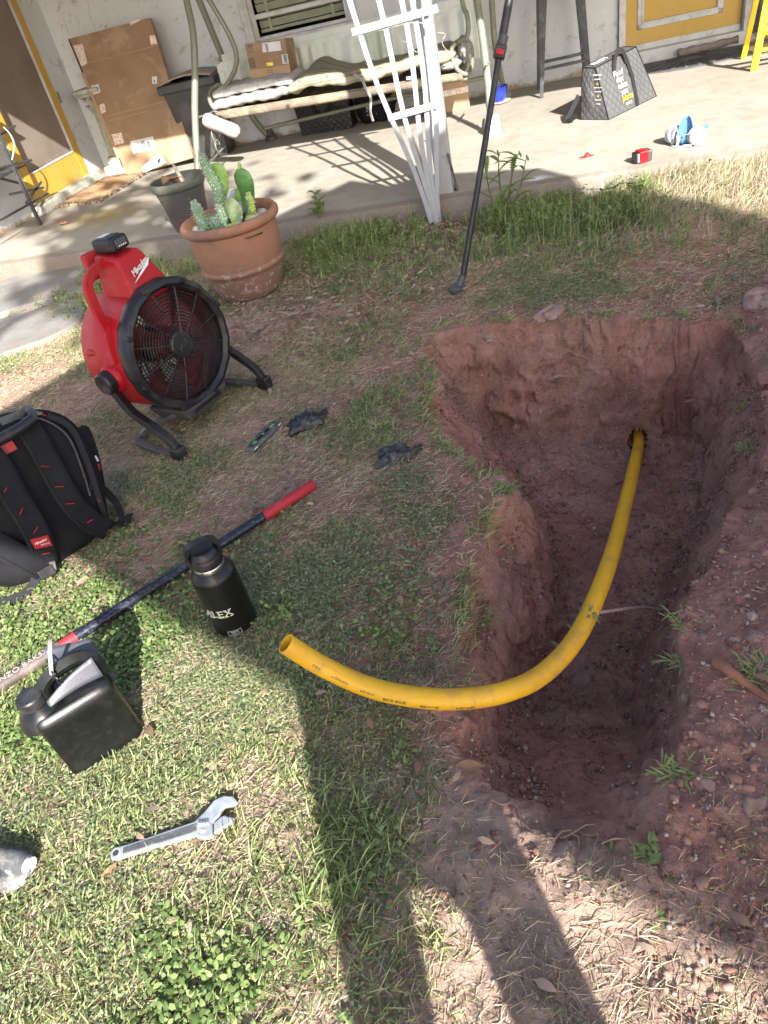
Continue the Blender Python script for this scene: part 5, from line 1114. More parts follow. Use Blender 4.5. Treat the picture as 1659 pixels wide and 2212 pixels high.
for k in range(20): a = math.tau*k/20; MB().tube([FA @ Vector((-.275, .08*math.cos(a), .08*math.sin(a))), FA @ Vector((-.275, (R0-.02)*math.cos(a), (R0-.02)*math.sin(a)))], .0028, 6).build('grille_spoke', 'plastic_black', rg_, smooth=60)
# top housing with battery and logo
mb = MB(FA); q8 = [(-.235, -.075, .19), (-.03, -.085, .19), (-.03, .125, .19), (-.235, .115, .19), (-.20, -.055, .385), (-.065, -.06, .37), (-.065, .06, .37), (-.20, .055, .385)]
mb.add(q8, [(3, 2, 1, 0), (4, 5, 6, 7), (0, 1, 5, 4), (1, 2, 6, 5), (2, 3, 7, 6), (3, 0, 4, 7)]); hs = mb.build('battery_housing', 'red', fan, bevel=.012)
a_, b_, c_, d_ = [FA @ Vector(q8[i]) for i in (1, 2, 6, 5)]
HMt = frame((a_+b_+c_+d_)/4, b_-a_, (c_+d_)/2-(a_+b_)/2)
text('Milwaukee', .033, HMt @ Matrix.Translation((.004, .032, .006)) @ Matrix.Rotation(.30, 4, 'Z'), M['wprint'], fan, shear=.35, spacing=.85, sx=.8)
mb = MB(HMt @ Matrix.Translation((.0, .010, .0065)) @ Matrix.Rotation(.30, 4, 'Z')); mb.add([(-.058, -.004, 0), (.045, -.0, 0), (.06, .012, 0), (-.02, .003, 0), (.0, .0085, 0), (.07, .016, 0)], [(0, 1, 3), (3, 1, 5)]); mb.build('lightning_mark', 'wprint', fan, solid=.0006)
mb = MB(FA @ Matrix.Translation((-.135, .0, .41))); mb.box((0, 0, 0), (.12, .085, .05)); bt_ = mb.build('battery', 'plastic_black', fan, bevel=.012)
mb = MB(FA @ Matrix.Translation((-.135, .0, .41))); mb.box((.0, .0, .026), (.07, .06, .006)); mb.box((.062, .0, .0), (.01, .05, .03)); mb.build('battery_cap', 'plastic_grey', bt_, bevel=.003)
mb = MB(FA @ Matrix.Translation((-.135, .0, .41))); [mb.box((.068, -.015+.01*k, -.008), (.002, .004, .004)) for k in range(4)]; mb.box((-.02, 0, .03), (.035, .04, .001)); mb.build('battery_label', 'wprint', bt_)
MB(FA).box((-.225, -.02, .35), (.03, .13, .10), Euler((0, .15, 0))).build('rear_flap', 'red', fan, bevel=.008)
# carry handle
hp = smoothpath([(-.115, -.195, .115), (-.115, -.195, .2), (-.115, -.19, .29), (-.125, -.165, .335), (-.14, -.11, .355), (-.145, -.05, .36)], 5)
MB(FA).sweep(hp, [(-.016, -.012), (.016, -.012), (.018, 0), (.016, .012), (-.016, .012), (-.018, 0)], (1, 0, 0)).build('handle', 'red', fan, smooth=35)
MB(FA).sweep([(-.09, -.245, .04), (-.11, -.215, .12), (-.13, -.16, .19)], [(-.03, -.012), (.03, -.012), (.02, .022), (-.02, .022)], (0, -.7, .7), scale=[.6, 1, .7]).build('handle_root', 'red', fan, smooth=35)
# pivot knobs and stand
for s in (-1, 1):
    Kn = FA @ Matrix.Translation((-.145, s*.24, -.02)) @ Matrix.Rotation(-s*math.pi/2, 4, 'X')
    MB(Kn).lathe([(.06, -.0), (.055, .02), (.05, .025)], 24).build('knob_boss', 'red', fan, smooth=40); kn = MB(Kn).lathe([(.046, .02), (.046, .055), (.04, .063), (.02, .06), (0, .058)], 14, cap=False).build('pivot_knob', 'plastic_black', fan, smooth=25)
    for r_, z_ in ((-.06, .16), (.1, .12), (-.12, -.18)): pass
def LW(x, y, z): return Vector((FC.x, FC.y, 0))+Matrix.Rotation(frz, 3, 'Z') @ Vector((x, y, z))
barp = [(-.015, -.010), (.015, -.010), (.015, .010), (-.015, .010)]
for s in (-1, 1):
    y_ = s*.275; st = MB(); P = smoothpath([LW(-.14, y_, .31), LW(-.12, y_, .26), LW(-.08, y_, .19), (LW(.0, y_, .14)), LW(.075, y_, .085), LW(.10, y_, .02)], 5)
    st.sweep(P, barp, (0, 0, 1) if False else (.3, .1, .9), scale=[1.2]*len(P)); stn = st.build('stand_leg', 'plastic_black', fan, bevel=.003)
    fl = smoothpath([LW(.10, y_, .018), LW(.02, y_-s*.0, .014), LW(-.1, y_-s*.01, .014), LW(-.185, y_-s*.03, .016), LW(-.2, y_-s*.07, .02), LW(-.15, y_-s*.12, .05), LW(-.02, y_-s*.21, .085), LW(.02, y_-s*.24, .09)], 4)
    MB().sweep(fl, barp, (0, 0, 1)).build('foot_loop', 'plastic_grey', stn, bevel=.003); MB().box(LW(.095, y_, .03), (.06, .045, .055), Euler((0, 0, frz))).build('foot_pad', 'plastic_black', stn, bevel=.008)
MB().bar(LW(.02, -.08, .09), LW(.02, .08, .09), .03, .02).build('stand_crossbar', 'plastic_black', fan, bevel=.003)
MB(FA).box((-.10, 0, -.262), (.2, .2, .06), Euler((0, .0, 0)), taper=1.25).build('underside_tray', 'plastic_grey', fan, bevel=.01)
for k in range(8): a = math.tau*(k+.3)/8; MB(AX).lathe([(.011, .005), (.011, .026), (0, .027)], 10, (math.cos(a)*(R0+.0), math.sin(a)*(R0+.0), -.0), cap=False).build('ring_screw', 'plastic_black', fan, smooth=40)
for z_ in (.08, -.16): MB(FA).blob((-.235, -.232 if z_ > 0 else -.195, z_), (.035, .012, .014), .02, 3, 12, 8).build('moulded_lug', 'red', fan, smooth=60)

# ------------------------------------------------------------------ backpack
p0 = G(120, 1240, 0); bn_ = Vector((.80, -.52, .28)).normalized()
bkp = thing('tool_backpack', 'black tool backpack with red stitches and a red label, standing at the left edge', 'backpack', (p0.x-.15, p0.y+.15, 0))
def BP(px, py, o=0.0): return IP(px, py, p0, bn_)+bn_*o
outl = smoothpath([BP(x, y) for x, y in ((-30, 1262), (60, 1262), (150, 1205), (222, 1152), (236, 1110), (222, 1030), (196, 965), (160, 915), (110, 893), (40, 895), (-50, 925), (-110, 980), (-120, 1080), (-110, 1200), (-70, 1262), (-30, 1262))], 4)[:-1]
cen = sum(outl, Vector())/len(outl); n_ = len(outl); mb = MB(); vs = []
lay = [(.0, .02, .0), (.45, .016, 0), (.8, .012, 0), (.95, .004, 0), (1.0, -.02, 0), (1.04, -.05, 0), (1.03, -.13, .0), (.98, -.17, 0), (.9, -.19, 0), (.0, -.2, 0)]
for k, o_, _ in lay:
    for i, p in enumerate(outl):
        q_ = cen+(p-cen)*k+bn_*o_; q_ = q_+bn_*.008*float(fbm(np.array(q_.x*14), np.array(q_.y*14), np.array(q_.z*14), 3, 6)); q_.z = max(q_.z, .004); vs.append(q_)
mb.add(vs, [(j*n_+a, j*n_+(a+1) % n_, (j+1)*n_+(a+1) % n_, (j+1)*n_+a) for j in range(len(lay)-1) for a in range(n_)]); mb.build('pack_body', 'nylon', bkp, smooth=70)
def pad(pts, wd, o, m='nylon', name='shoulder_strap', t_=.012, par=bkp, sc=None):
    P = smoothpath([BP(x, y, oo) for (x, y), oo in zip(pts, o)], 6); mb = MB(); h = wd/2
    mb.sweep(P, [(-h, -t_/2), (-h*.6, -t_/2-.002), (h*.6, -t_/2-.002), (h, -t_/2), (h, t_/4), (h*.75, t_/2), (h*.7, t_/2-.002), (-h*.7, t_/2-.002), (-h*.75, t_/2), (-h, t_/4)], bn_, scale=sc); return mb.build(name, m, par, smooth=40), P
s1, P1 = pad([(52, 915), (85, 975), (118, 1040), (150, 1090), (190, 1125), (228, 1143)], .075, [.025, .04, .05, .05, .04, .02])
s2, P2_ = pad([(-45, 960), (-8, 1010), (22, 1070), (52, 1120), (78, 1170), (92, 1225)], .078, [.025, .05, .065, .07, .06, .03])
def stitch(a, b, par, o): MB().bar(BP(*a, o), BP(*b, o), .0022, .002, bn_).build('red_stitch', 'red', par)
for a, b, o in (((78, 1007-2), (97, 1006), .052), ((107, 1049), (126, 1048), .062), ((131, 1086-1), (149, 1084), .062), ((177, 1126), (190, 1119), .052)): stitch(a, b, s1, o)
for a, b, o in (((29, 1107), (36, 1092), .083), ((58, 1146), (68, 1132), .083), ((78, 1191), (95, 1188), .072), ((91, 1245), (107, 1242), .036), ((-2, 1060), (3, 1050), .075)): stitch(a, b, s2, o)
for a, b in (((175, 1028), (184, 1041)), ((202, 1070), (211, 1083))): stitch(a, b, bkp, .02)
lp = [BP(52, 1160, .074), BP(90, 1150, .074), BP(100, 1172, .074), BP(64, 1180, .074)]
mb = MB(); mb.add(lp+[p-bn_*.002 for p in lp], [(0, 1, 2, 3), (7, 6, 5, 4), (0, 4, 5, 1), (1, 5, 6, 2), (2, 6, 7, 3), (3, 7, 4, 0)]); mb.build('red_label', 'red', s2)
LMm = frame(sum(lp, Vector())/4+bn_*.0015, lp[1]-lp[0], lp[0]-lp[3])
text('Milwaukee', .0125, LMm @ Matrix.Translation((-.002, .003, 0)) @ Matrix.Rotation(.2, 4, 'Z'), M['wprint'], s2, shear=.3, spacing=.9, sx=.8); text('PACKOUT', .006, LMm @ Matrix.Translation((.01, -.008, 0)), M['wprint'], s2)
MB().bar(BP(86, 1222, .05), BP(98, 1240, .05), .05, .012, bn_).build('buckle', 'plastic_black', s2, bevel=.003); MB().bar(BP(104, 1208, .045), BP(108, 1228, .045), .018, .012, bn_).build('buckle', 'plastic_grey', s2, bevel=.002)
pad([(-20, 1168), (20, 1190), (60, 1212), (88, 1228)], .075, [.02, .045, .05, .035], 'nylon', 'hip_belt', .01)
q0 = BP(80, 1240, .03); P = smoothpath([BP(78, 1232, .04), G(78, 1222, .06)*.5+BP(76, 1240, .04)*.5, G(72, 1262, .03), G(50, 1285, .02), G(20, 1297, .02), G(-15, 1312, .02)], 6)
MB().strap(P, .028, .002, (.5, -.3, .8)).build('loose_strap', 'webbing', bkp, smooth=50)
pad([(100, 898), (150, 925), (186, 1000), (205, 1060), (225, 1120)], .02, [.02, .02, .02, .02, .015], 'webbing', 'piping', .008)
pad([(20, 905), (85, 905), (140, 940), (168, 1000), (190, 1070)], .006, [.024, .024, .024, .024, .024], 'plastic_grey', 'zip', .004)
# handle on top, tan patch, red tabs, side pocket
hB = [BP(-60, 975, .03), BP(-20, 955, .05), BP(35, 925, .055), BP(62, 905, .05)]; MB().tube(smoothpath(hB, 4), [.018]*13, 12).build('handle_grip', 'plastic_black', bkp, smooth=50)
mb = MB(); mb.sweep(smoothpath([BP(62, 908, .05), BP(66, 892, .02), BP(58, 886, -.01), BP(40, 896, 0), BP(0, 912, .0)], 4), [(-.012, -.007), (.012, -.007), (.012, .007), (-.012, .007)], bn_); mb.build('handle_frame', 'plastic_grey', bkp, bevel=.002)
M['tan'] = mat('tan rubber patch', (.2, .165, .12), .7); MB().bar(BP(66, 900, -.01), BP(92, 905, -.012), .045, .01, bn_).build('rubber_patch', 'tan', bkp, bevel=.003)
MB().bar(BP(90, 902, -.005), BP(98, 908, -.005), .03, .008, bn_).build('red_tab', 'red', bkp); MB().bar(BP(-5, 977, .022), BP(28, 960, .022), .03, .004, bn_).build('red_tab', 'red', bkp)
mb = MB(); P = smoothpath([BP(178, 930, -.05), BP(190, 950, -.06), BP(205, 1000, -.06), BP(215, 1060, -.05)], 5); mb.sweep(P, [(-.03, -.02), (.03, -.02), (.035, .01), (0, .03), (-.035, .01)], bn_, scale=[.7]+[1]*(len(P)-2)+[.8]); mb.build('side_pocket', 'nylon', bkp, smooth=60)
MB().bar(BP(221, 1002, -.05), BP(222, 1030, -.05), .012, .02, bn_).build('red_tab', 'red', bkp, bevel=.003); MB().bar(BP(214, 985, -.045), BP(221, 998, -.045), .008, .01, bn_).build('metal_hook', 'chrome', bkp, bevel=.002)
MB().strap(smoothpath([BP(190, 1050, .02), BP(215, 1050, .0), G(250, 1085, .05), G(262, 1115, .03), G(268, 1128, .02)], 5), .026, .003, bn_).build('side_strap', 'webbing', bkp, smooth=50)
MB().strap(smoothpath([BP(228, 1143, .015), G(245, 1130, .025), G(268, 1133, .02), G(276, 1122, .03), G(280, 1110, .03)], 5), .026, .003, (0, 0, 1)).build('side_strap', 'webbing', bkp, smooth=50)
MB().bar(BP(196, 1138, .025), BP(222, 1140, .02), .04, .01, bn_).build('buckle', 'plastic_black', bkp, bevel=.002)

# ------------------------------------------------------------------ jug
jb = (G(165, 1687)+G(319, 1588))/2; jx = (G(319, 1588)-G(165, 1687)); jw = jx.length; jx.normalize(); jy = Vector((-jx.y, jx.x, 0))
JM = Matrix(((jx.x, jy.x, 0, jb.x+jy.x*.062), (jx.y, jy.y, 0, jb.y+jy.y*.062), (0, 0, 1, .004), (0, 0, 0, 1)))
jug = thing('plastic_jug', 'glossy black plastic jug with a moulded handle and screw cap on the sunlit grass', 'jug', (jb.x, jb.y, 0))
hw, hd = jw/2+.002, .062
def sup(w_, d_, z, n=40, e=.32, cx=0): return [(cx+math.copysign(abs(math.cos(a))**e, math.cos(a))*w_, math.copysign(abs(math.sin(a))**e, math.sin(a))*d_, z) for a in [math.tau*k/n for k in range(n)]]
R3 = [sup(hw*.93, hd*.9, 0), sup(hw*.99, hd*.98, .006), sup(hw*.995, hd, .022), sup(hw*.975, hd*.97, .026), sup(hw*.975, hd*.97, .166), sup(hw, hd, .172), sup(hw, hd, .185), sup(hw*.97, hd*.92, .200), sup(hw*.9, hd*.78, .207), sup(hw*.6, hd*.4, .205)]
mb = MB(JM); vs = [p for r in R3 for p in r]; n_ = 40; mb.add(vs, [(j*n_+a, j*n_+(a+1) % n_, (j+1)*n_+(a+1) % n_, (j+1)*n_+a) for j in range(len(R3)-1) for a in range(n_)]+[tuple(range(n_))[::-1], tuple((len(R3)-1)*n_+a for a in range(n_))]); mb.build('jug_body', 'jug', jug, smooth=35)
hpth = smoothpath([(hw*.80, .0, .18), (hw*.86, .005, .225), (hw*.80, .01, .25), (hw*.5, .012, .265), (0, .012, .262), (-hw*.30, .01, .248), (-hw*.42, .006, .225), (-hw*.45, .0, .19)], 6)
mb = MB(JM); n_ = len(hpth); mb.sweep(hpth, [(-.02, -.012), (-.012, -.016), (.012, -.016), (.02, -.012), (.02, .010), (.012, .015), (-.012, .015), (-.02, .010)], (0, 0, 1), scale=[1.7, 1.45, 1.25]+[1.0]*(n_-6)+[1.2, 1.5, 1.8], track=True); mb.build('handle', 'jug', jug, smooth=35)
ncx = -hw*.74; mb = MB(JM); mb.lathe([(.058, .178), (.05, .2), (.035, .215), (.026, .222), (.026, .235)], 28, (ncx+.004, -.002, 0)); mb.build('neck', 'jug', jug, smooth=50)
capo = MB(JM).lathe([(.029, .226), (.0305, .228), (.0305, .25), (.027, .254), (0, .2545)], 40, (ncx, -.002, 0), cap=False, wob=lambda a, z: 1+(.012 if math.sin(a*40) > 0 else 0)*(z < .25)).build('screw_cap', 'plastic_black', jug, smooth=30)
M['foil'] = mat('thin milky plastic sheet', (.06, .062, .075), .45, bump=.2, bsc=40, spec=.8)
mb = MB(JM); mb.grid(lambda u, v: Vector((-.045+.13*u, -.03+.012*v+.01*math.sin(u*3), .212+.045*u*v+.012*v)), 12, 5); mb.build('plastic_sheet', 'foil', jug, smooth=60, solid=.0015)
mb = MB(JM); mb.grid(lambda u, v: Vector((.0+.10*u, .035+.05*v, .235+.05*v*(1-.5*u)-.02*u+.004*math.sin(v*6))), 10, 8); mb.build('plastic_sheet', 'foil', jug, smooth=60, solid=.0015)
zt = JM @ Vector((-.005, -.004, .27)); ze = IP(108, 1383, zt, (0, 1, 0)); MB().strap(smoothpath([JM @ Vector((.0, -.01, .262)), zt, zt.lerp(ze, .5)+Vector((0, 0, .004)), ze], 5), .009, .002, (0, 1, .3)).build('cable_tie', 'zip', jug, smooth=50)
mb = MB(JM); mb.sweep([(-.0, -.024, .25), (-.0, -.024, .287), (-.0, .034, .287), (-.0, .034, .25)], [(-.004, -.001), (.004, -.001), (.004, .001), (-.004, .001)], (1, 0, 0)); mb.build('cable_tie', 'plastic_black', jug)

# ------------------------------------------------------------------ bottle
bb = G(511, 1345, 0); bot = thing('drink_bottle', 'matte black insulated bottle with ALEX print and a loop handle lid', 'bottle', bb)
br_ = .0615; MB().lathe([(br_*.93, .0), (br_*.97, .002), (br_*.985, .006), (br_*.985, .012)], 56, bb).build('steel_base', 'galv', bot, smooth=40)
MB().lathe([(br_*.99, .012), (br_, .016), (br_, .195), (br_*.99, .203), (br_*.95, .21), (.046, .226), (.0435, .229), (.042, .229)], 64, bb).build('bottle_body', 'bottle', bot, smooth=35)
MB().lathe([(.0425, .228), (.0425, .238), (.040, .242)], 48, bb).build('steel_neck', 'steel', bot, smooth=40)
lid = MB().lathe([(.0405, .24), (.043, .242), (.043, .262), (.0415, .266), (.0405, .268), (.0405, .272), (.034, .287), (.03, .290), (0, .291)], 48, bb, cap=False).build('lid', 'plastic_black', bot, smooth=35)
hdn = Vector((.82, .57, 0)).normalized(); hp_ = smoothpath([bb+hdn*(-.044)+Vector((0, 0, .245)), bb+hdn*(-.045)+Vector((0, 0, .285)), bb+hdn*(-.033)+Vector((0, 0, .307)), bb+Vector((0, 0, .312)), bb+hdn*.033+Vector((0, 0, .307)), bb+hdn*.044+Vector((0, 0, .285)), bb+hdn*.043+Vector((0, 0, .26))], 5)
MB().sweep(hp_, [(-.013, -.004), (.013, -.004), (.013, .003), (.011, .005), (-.011, .005), (-.013, .003)], (0, 0, 1), track=True).build('loop_handle', 'plastic_black', lid, smooth=35)
def onbottle(ang, z):
    d = (Vector((CAMP.x, CAMP.y, 0))-Vector((bb.x, bb.y, 0))).normalized(); d = Matrix.Rotation(R_(ang), 3, 'Z') @ d
    return frame(bb+d*(br_+.0002)+Vector((0, 0, z)), Vector((0, 0, 1)).cross(d), (0, 0, 1))
M['cream'] = mat('cream print', (.6, .6, .52), .6, bump=0)
text('ALEX', .034, onbottle(-36, .100), M['cream'], bot, bend=br_, sx=1.05, spacing=1.0, ext=.0004)
# slab serifs of the name
mb = MB(onbottle(-36, .100))
for x0 in (-.044, -.027, -.017, .003, .012, .0235, .036):
    for yy in (-.0115, .0115):
        if x0 in (-.044, -.027) and yy > 0: continue
        a = x0/br_; p = Vector(((br_+.0004)*math.sin(a), yy, (br_+.0004)*math.cos(a)-br_)); mb.box(p, (.0085, .0026, .0008), Matrix.Rotation(a, 3, 'Y'))
mb.build('lettering', 'cream', bot)
text('YETI', .011, onbottle(-14, .024), M['cream'], bot, bend=br_, sx=1.1, ext=.0003)
mb = MB(onbottle(-14, .024)); P = [(-.019, -.0075), (.019, -.0075), (.019, .0075), (-.019, .0075)]
for i in range(4):
    a, b_ = P[i], P[(i+1) % 4]
    for k in range(6):
        x = [a[0]+(b_[0]-a[0])*(k+j)/6 for j in (0, 1)]; y = [a[1]+(b_[1]-a[1])*(k+j)/6 for j in (0, 1)]; pp = [Vector(((br_+.0003)*math.sin(x[j]/br_), y[j], (br_+.0003)*math.cos(x[j]/br_)-br_)) for j in (0, 1)]; mb.bar(pp[0], pp[1], .0008, .0006)
mb.build('logo_frame', 'cream', bot)
def onlid(): return frame(bb+Vector((0, 0, .3145)), hdn, Vector((-hdn.y, hdn.x, 0)))
text('YETI', .016, onlid(), M['plastic_grey'], lid, spacing=1.3, ext=.0008)

# ------------------------------------------------------------------ digging bar
A, B = G(676, 1046, .03), G(-25, 1492, .035); A.z = B.z = .028
bar = thing('digging_bar', 'long dark steel bar with a red rubber grip lying across the grass', 'digging bar', (A+B)/2)
ln = lambda px: A.lerp(B, px)
def tpx(px): # parameter along the bar at picture x
    best = min(range(0, 401), key=lambda i: abs(project(A.lerp(B, i/400))[0]-px)); return best/400
k1, k2, k3 = tpx(570), tpx(165), tpx(132)
MB().tube([ln(-.004), ln(0), ln(k1)], [.013, .0185, .0185], 18).build('grip', 'grip', bar, smooth=50)
MB().tube([ln(k1), ln(k2)], .0165, 18).build('shaft', 'bluebar', bar, smooth=60); MB().tube([ln(k2), ln(k3)], .0175, 18).build('red_band', 'grip', bar, smooth=60); MB().tube([ln(k3), ln(1)], .0195, 18).build('worn_sleeve', 'handle_wood', bar, smooth=60)
dn_ = (A-B).normalized(); text('KENZO BAKSX', .026, frame(ln((k3+1)/2+.01)+Vector((.0, .0, .0195))+dn_.cross(Vector((0, 0, 1)))*.004, dn_, Vector((-dn_.y, dn_.x, .1))), M['wood_grey'], bar, name='scratched_marks', ext=.0006)
# ------------------------------------------------------------------ wrench
o1, o2 = G(250, 1846, .022), G(512, 1762, .022); WXM = frame(o1, o2-o1, Vector((0, 0, 1)).cross(o2-o1)); wl = (o2-o1).length; K = wl/.29
wr = thing('adjustable_wrench', 'steel adjustable wrench with bluish worn jaws lying on the sunny grass', 'wrench', o1)
hdl = [(-.012, .0), (-.008, -.011), (.004, -.016), (.03, -.015), (.19, -.019), (.205, -.03), (.222, -.037), (.232, -.03), (.232, .0), (.25, .012), (.255, .022), (.262, .03), (.285, .026), (.296, .03), (.285, .05), (.262, .06), (.238, .056), (.215, .034), (.19, .017), (.03, .013), (.004, .015), (-.008, .010)]
mb = MB(WXM); mb.prism([(x*K, y*K) for x, y in hdl], -.006, .006); body_ = mb.build('wrench_body', 'chrome', wr, bevel=.0035)
mb = MB(WXM); mb.prism([(x*K, y*K) for x, y in ((.02, -.008), (.195, -.011), (.195, .009), (.02, .006))], .006, .0075); mb.build('handle_panel', 'galv', wr, bevel=.001)
mb = MB(WXM); mb.prism([(x*K, y*K) for x, y in ((.235, -.03), (.262, -.022), (.282, -.015), (.285, -.006), (.27, .0), (.262, .008), (.252, .006), (.236, -.004))], -.005, .007); mb.build('moving_jaw', 'chrome', wr, bevel=.003)
mb = MB(WXM @ Matrix.Translation((.212*K, .006*K, .004)) @ Matrix.Rotation(math.pi/2, 4, 'Y') @ Matrix.Rotation(.25, 4, 'X')); mb.lathe([(.006+.0016*(k % 2), -.012+.003*k) for k in range(9)], 16); mb.build('worm_screw', 'steel', wr, smooth=30)
MB(WXM).lathe([(.0115*K, -.0063), (.0125*K, .0068), (.0075*K, .0068), (.0075*K, -.0063)], 24, (.003*K, 0, 0), cap=False).build('eye_ring', 'chrome', wr, smooth=40); MB(WXM).lathe([(.0076*K, .0064), (0, .0064)], 20, (.003*K, 0, 0), cap=False).build('eye_hole', 'ink', wr)
# galvanised fitting at the left edge
cf = thing('metal_fitting', 'grey galvanised metal fitting with a collar, cut by the lower left edge', 'metal fitting', G(25, 1870, 0))
a, b_ = G(-30, 1842, .045), G(60, 1868, .035); MB().tube([a, a.lerp(b_, .55), a.lerp(b_, .58), a.lerp(b_, .9), b_], [.022, .022, .026, .026, .021], 24).build('collar', 'galv', cf, smooth=40)
MB().tube([b_, b_+(b_-a).normalized()*.008], .018, 20).build('pipe_end', 'lgrey', cf, smooth=40)
MB().blob(G(20, 1888, .02), (.055, .035, .018), .3, 8, 20, 12).build('jaw', 'galv', cf, smooth=50); MB().bar(G(0, 1875, .03), G(48, 1898, .02), .02, .015).build('lug', 'galv', cf, bevel=.003); MB().lathe([(.012, 0), (.012, .014), (0, .014)], 6, G(28, 1880, .035), cap=False).build('bolt', 'chrome', cf)
# ------------------------------------------------------------------ torpedo level
a, b_ = G(545, 968, .02), G(595, 918, .02); lm = frame((a+b_)/2, b_-a, Vector((0, 0, 1)).cross(b_-a)); Ll = (b_-a).length*1.22
lv = thing('torpedo_level', 'short grey torpedo level with green vials lying in the grass', 'level', (a+b_)/2)
MB(lm).box((0, 0, 0), (Ll, .045, .022)).build('level_body', 'level_grey', lv, bevel=.007); MB(lm).box((0, -.018, .004), (Ll*.96, .004, .016)).build('edge_rail', 'galv', lv, bevel=.001); MB(lm).box((0, .0, .0112), (Ll*.4, .016, .002)).build('centre_slot', 'plastic_black', lv)
M['vial'] = mat('green vial', (.12, .5, .12), .15, bump=0)
for x in (-.3, .3):
    MB(lm).lathe([(.0135, .0105), (.0175, .0105), (.0175, .013), (.0135, .013)], 24, (x*Ll, 0, 0), cap=False).build('vial_ring', 'galv', lv, smooth=40); MB(lm).box((x*Ll, 0, .0115), (.02, .011, .003)).build('vial', 'vial', lv, bevel=.001); MB(lm).lathe([(.005, .011), (.009, .011), (.009, .0125)], 16, (x*Ll*1.43, 0, 0), cap=False).build('end_ring', 'galv', lv, smooth=40)
MB(lm).box((0, .0, .0125), (.012, .007, .002)).build('vial', 'vial', lv)
for x in (-.42, .42): MB(lm).box((x*Ll, -.0215, .004), (.02, .002, .006)).build('white_mark', 'wprint', lv)
for y_ in (.25, -.02): MB(lm).box((y_*Ll*.8, .022, .007), (.03, .012, .008)).build('magnet_block', 'galv', lv, bevel=.002)
# ------------------------------------------------------------------ gloves
def glove(px, py, rz, lab, seed):
    c = hit(px, py); GMx = Matrix.Translation(c) @ Matrix.Rotation(rz, 4, 'Z'); g = thing('work_glove', lab, 'glove', c, 0, 'black gloves dropped on the grass')
    def fn(u, v):
        a = u*2-1; b2 = v*2-1; n = float(fbm(np.array(a*2.3+seed), np.array(b2*2.3), None, 4, seed)); n2 = abs(float(vn(np.array(a*2.6+seed), np.array(b2*2.2), None, seed+3)))
        e = max(0, 1-max(abs(a), abs(b2))**3); return Vector((a*.066*(1+.3*n), b2*.052*(1+.35*n), .004+.034*e*(.8+.6*n)+.02*n2*e))
    mb = MB(GMx); mb.grid(fn, 34, 28); mb.build('palm', 'glove', g, smooth=50, solid=.002)
    r = random.Random(seed)
    for k in (1, 2):
        a = -.5+.35*k; p = Vector((.05, -.03+.02*k, .014)); P = smoothpath([p, p+Vector((.022, .006*math.sin(a), .012*r.random())), p+Vector((.038+.014*r.random(), .022*math.sin(a+k), .004)), p+Vector((.045, .03*math.sin(a+k), .0))], 4)
        mb = MB(GMx); mb.sweep(P, [(-.010, -.004), (0, -.007), (.010, -.004), (.008, .004), (0, .007), (-.008, .004)], scale=[1+.2*math.sin(j*1.7) for j in range(len(P)-1)]+[.4]); mb.build('finger', 'glove', g, smooth=50)
glove(660, 917, .5, 'crumpled black glove right beside the torpedo level', 4); glove(853, 992, .2, 'crumpled black glove lying nearer the pit, away from the level', 13)

# ------------------------------------------------------------------ yellow gas pipe
PX_ = [(617, 1390, 46), (700, 1441, 43.6), (800, 1485, 44.6), (900, 1506, 46.8), (1000, 1510, 47), (1100, 1492, 46), (1180, 1450, 44), (1250, 1370, 41.5), (1300, 1260, 37.8), (1330, 1170, 34), (1353, 1080, 29.5), (1369, 1010, 26), (1382, 957, 23.8)]
gpipe = [CAMP+ray(x, y)*(FOC*.0483/w_) for x, y, w_ in PX_]
gpipe[-1] = BORE+E1*.006-E2*.002-BAX*.03; gpipe += [BORE-E2*.010+BAX*.12, BORE-E2*.012+BAX*.42]
# even out the depth along the curve
for _ in range(3):
    for i in range(1, 11):
        s = (gpipe[i-1]+gpipe[i+1])/2; d = (gpipe[i]-CAMP).normalized(); gpipe[i] = gpipe[i]+d*((s-gpipe[i]).dot(d))*.3
GPth = smoothpath(gpipe, 10)
pp = thing('gas_pipe', 'bright yellow plastic pipe curving out of the bored hole and over the pit edge', 'pipe', GPth[0])
MB().tube(GPth, .02415, 28, caps=False).build('pipe_wall', 'pipe', pp, smooth=60)
mb = MB(); mb.tube([p+(GPth[1]-GPth[0]).normalized()*.0 for p in GPth[:14]], .0205, 28, caps=False); mb.build('pipe_bore', 'pipe_in', pp, smooth=60)
dd = (GPth[0]-GPth[1]).normalized(); e1 = dd.cross(Vector((0, 0, 1))).normalized(); e2 = dd.cross(e1); mb = MB()
ra = [GPth[0]+(e1*math.cos(a)+e2*math.sin(a))*.02415 for a in [math.tau*k/28 for k in range(28)]]; rb = [GPth[0]+(e1*math.cos(a)+e2*math.sin(a))*.0205 for a in [math.tau*k/28 for k in range(28)]]
mb.add(ra+rb, [(k, (k+1) % 28, 28+(k+1) % 28, 28+k) for k in range(28)]); mb.build('cut_edge', 'pipe', pp)
def onpipe(i, ang=0.0):
    p = GPth[i]; tg = (GPth[i+1]-GPth[i-1]).normalized(); v = (CAMP-p).normalized(); v = (v-tg*v.dot(tg)).normalized(); v = Matrix.Rotation(ang, 3, tg) @ v
    x = -tg; return frame(p+v*.0243, x, v.cross(x))
for i, s, a in ((8, 'III III III', .35), (14, 'HASTINGS NE', .45), (20, '0.156 GAS', .6), (26, 'CF TOP  PE 2708', .72), (33, 'IPS 1-1/4 SDR', .85), (40, 'ASTM D2513', .95)):
    text(s, .0085, onpipe(i, a), M['ink'], pp, ext=.0004, sx=.9)
for (px, py) in ((745, 1452), (820, 1478)): pass

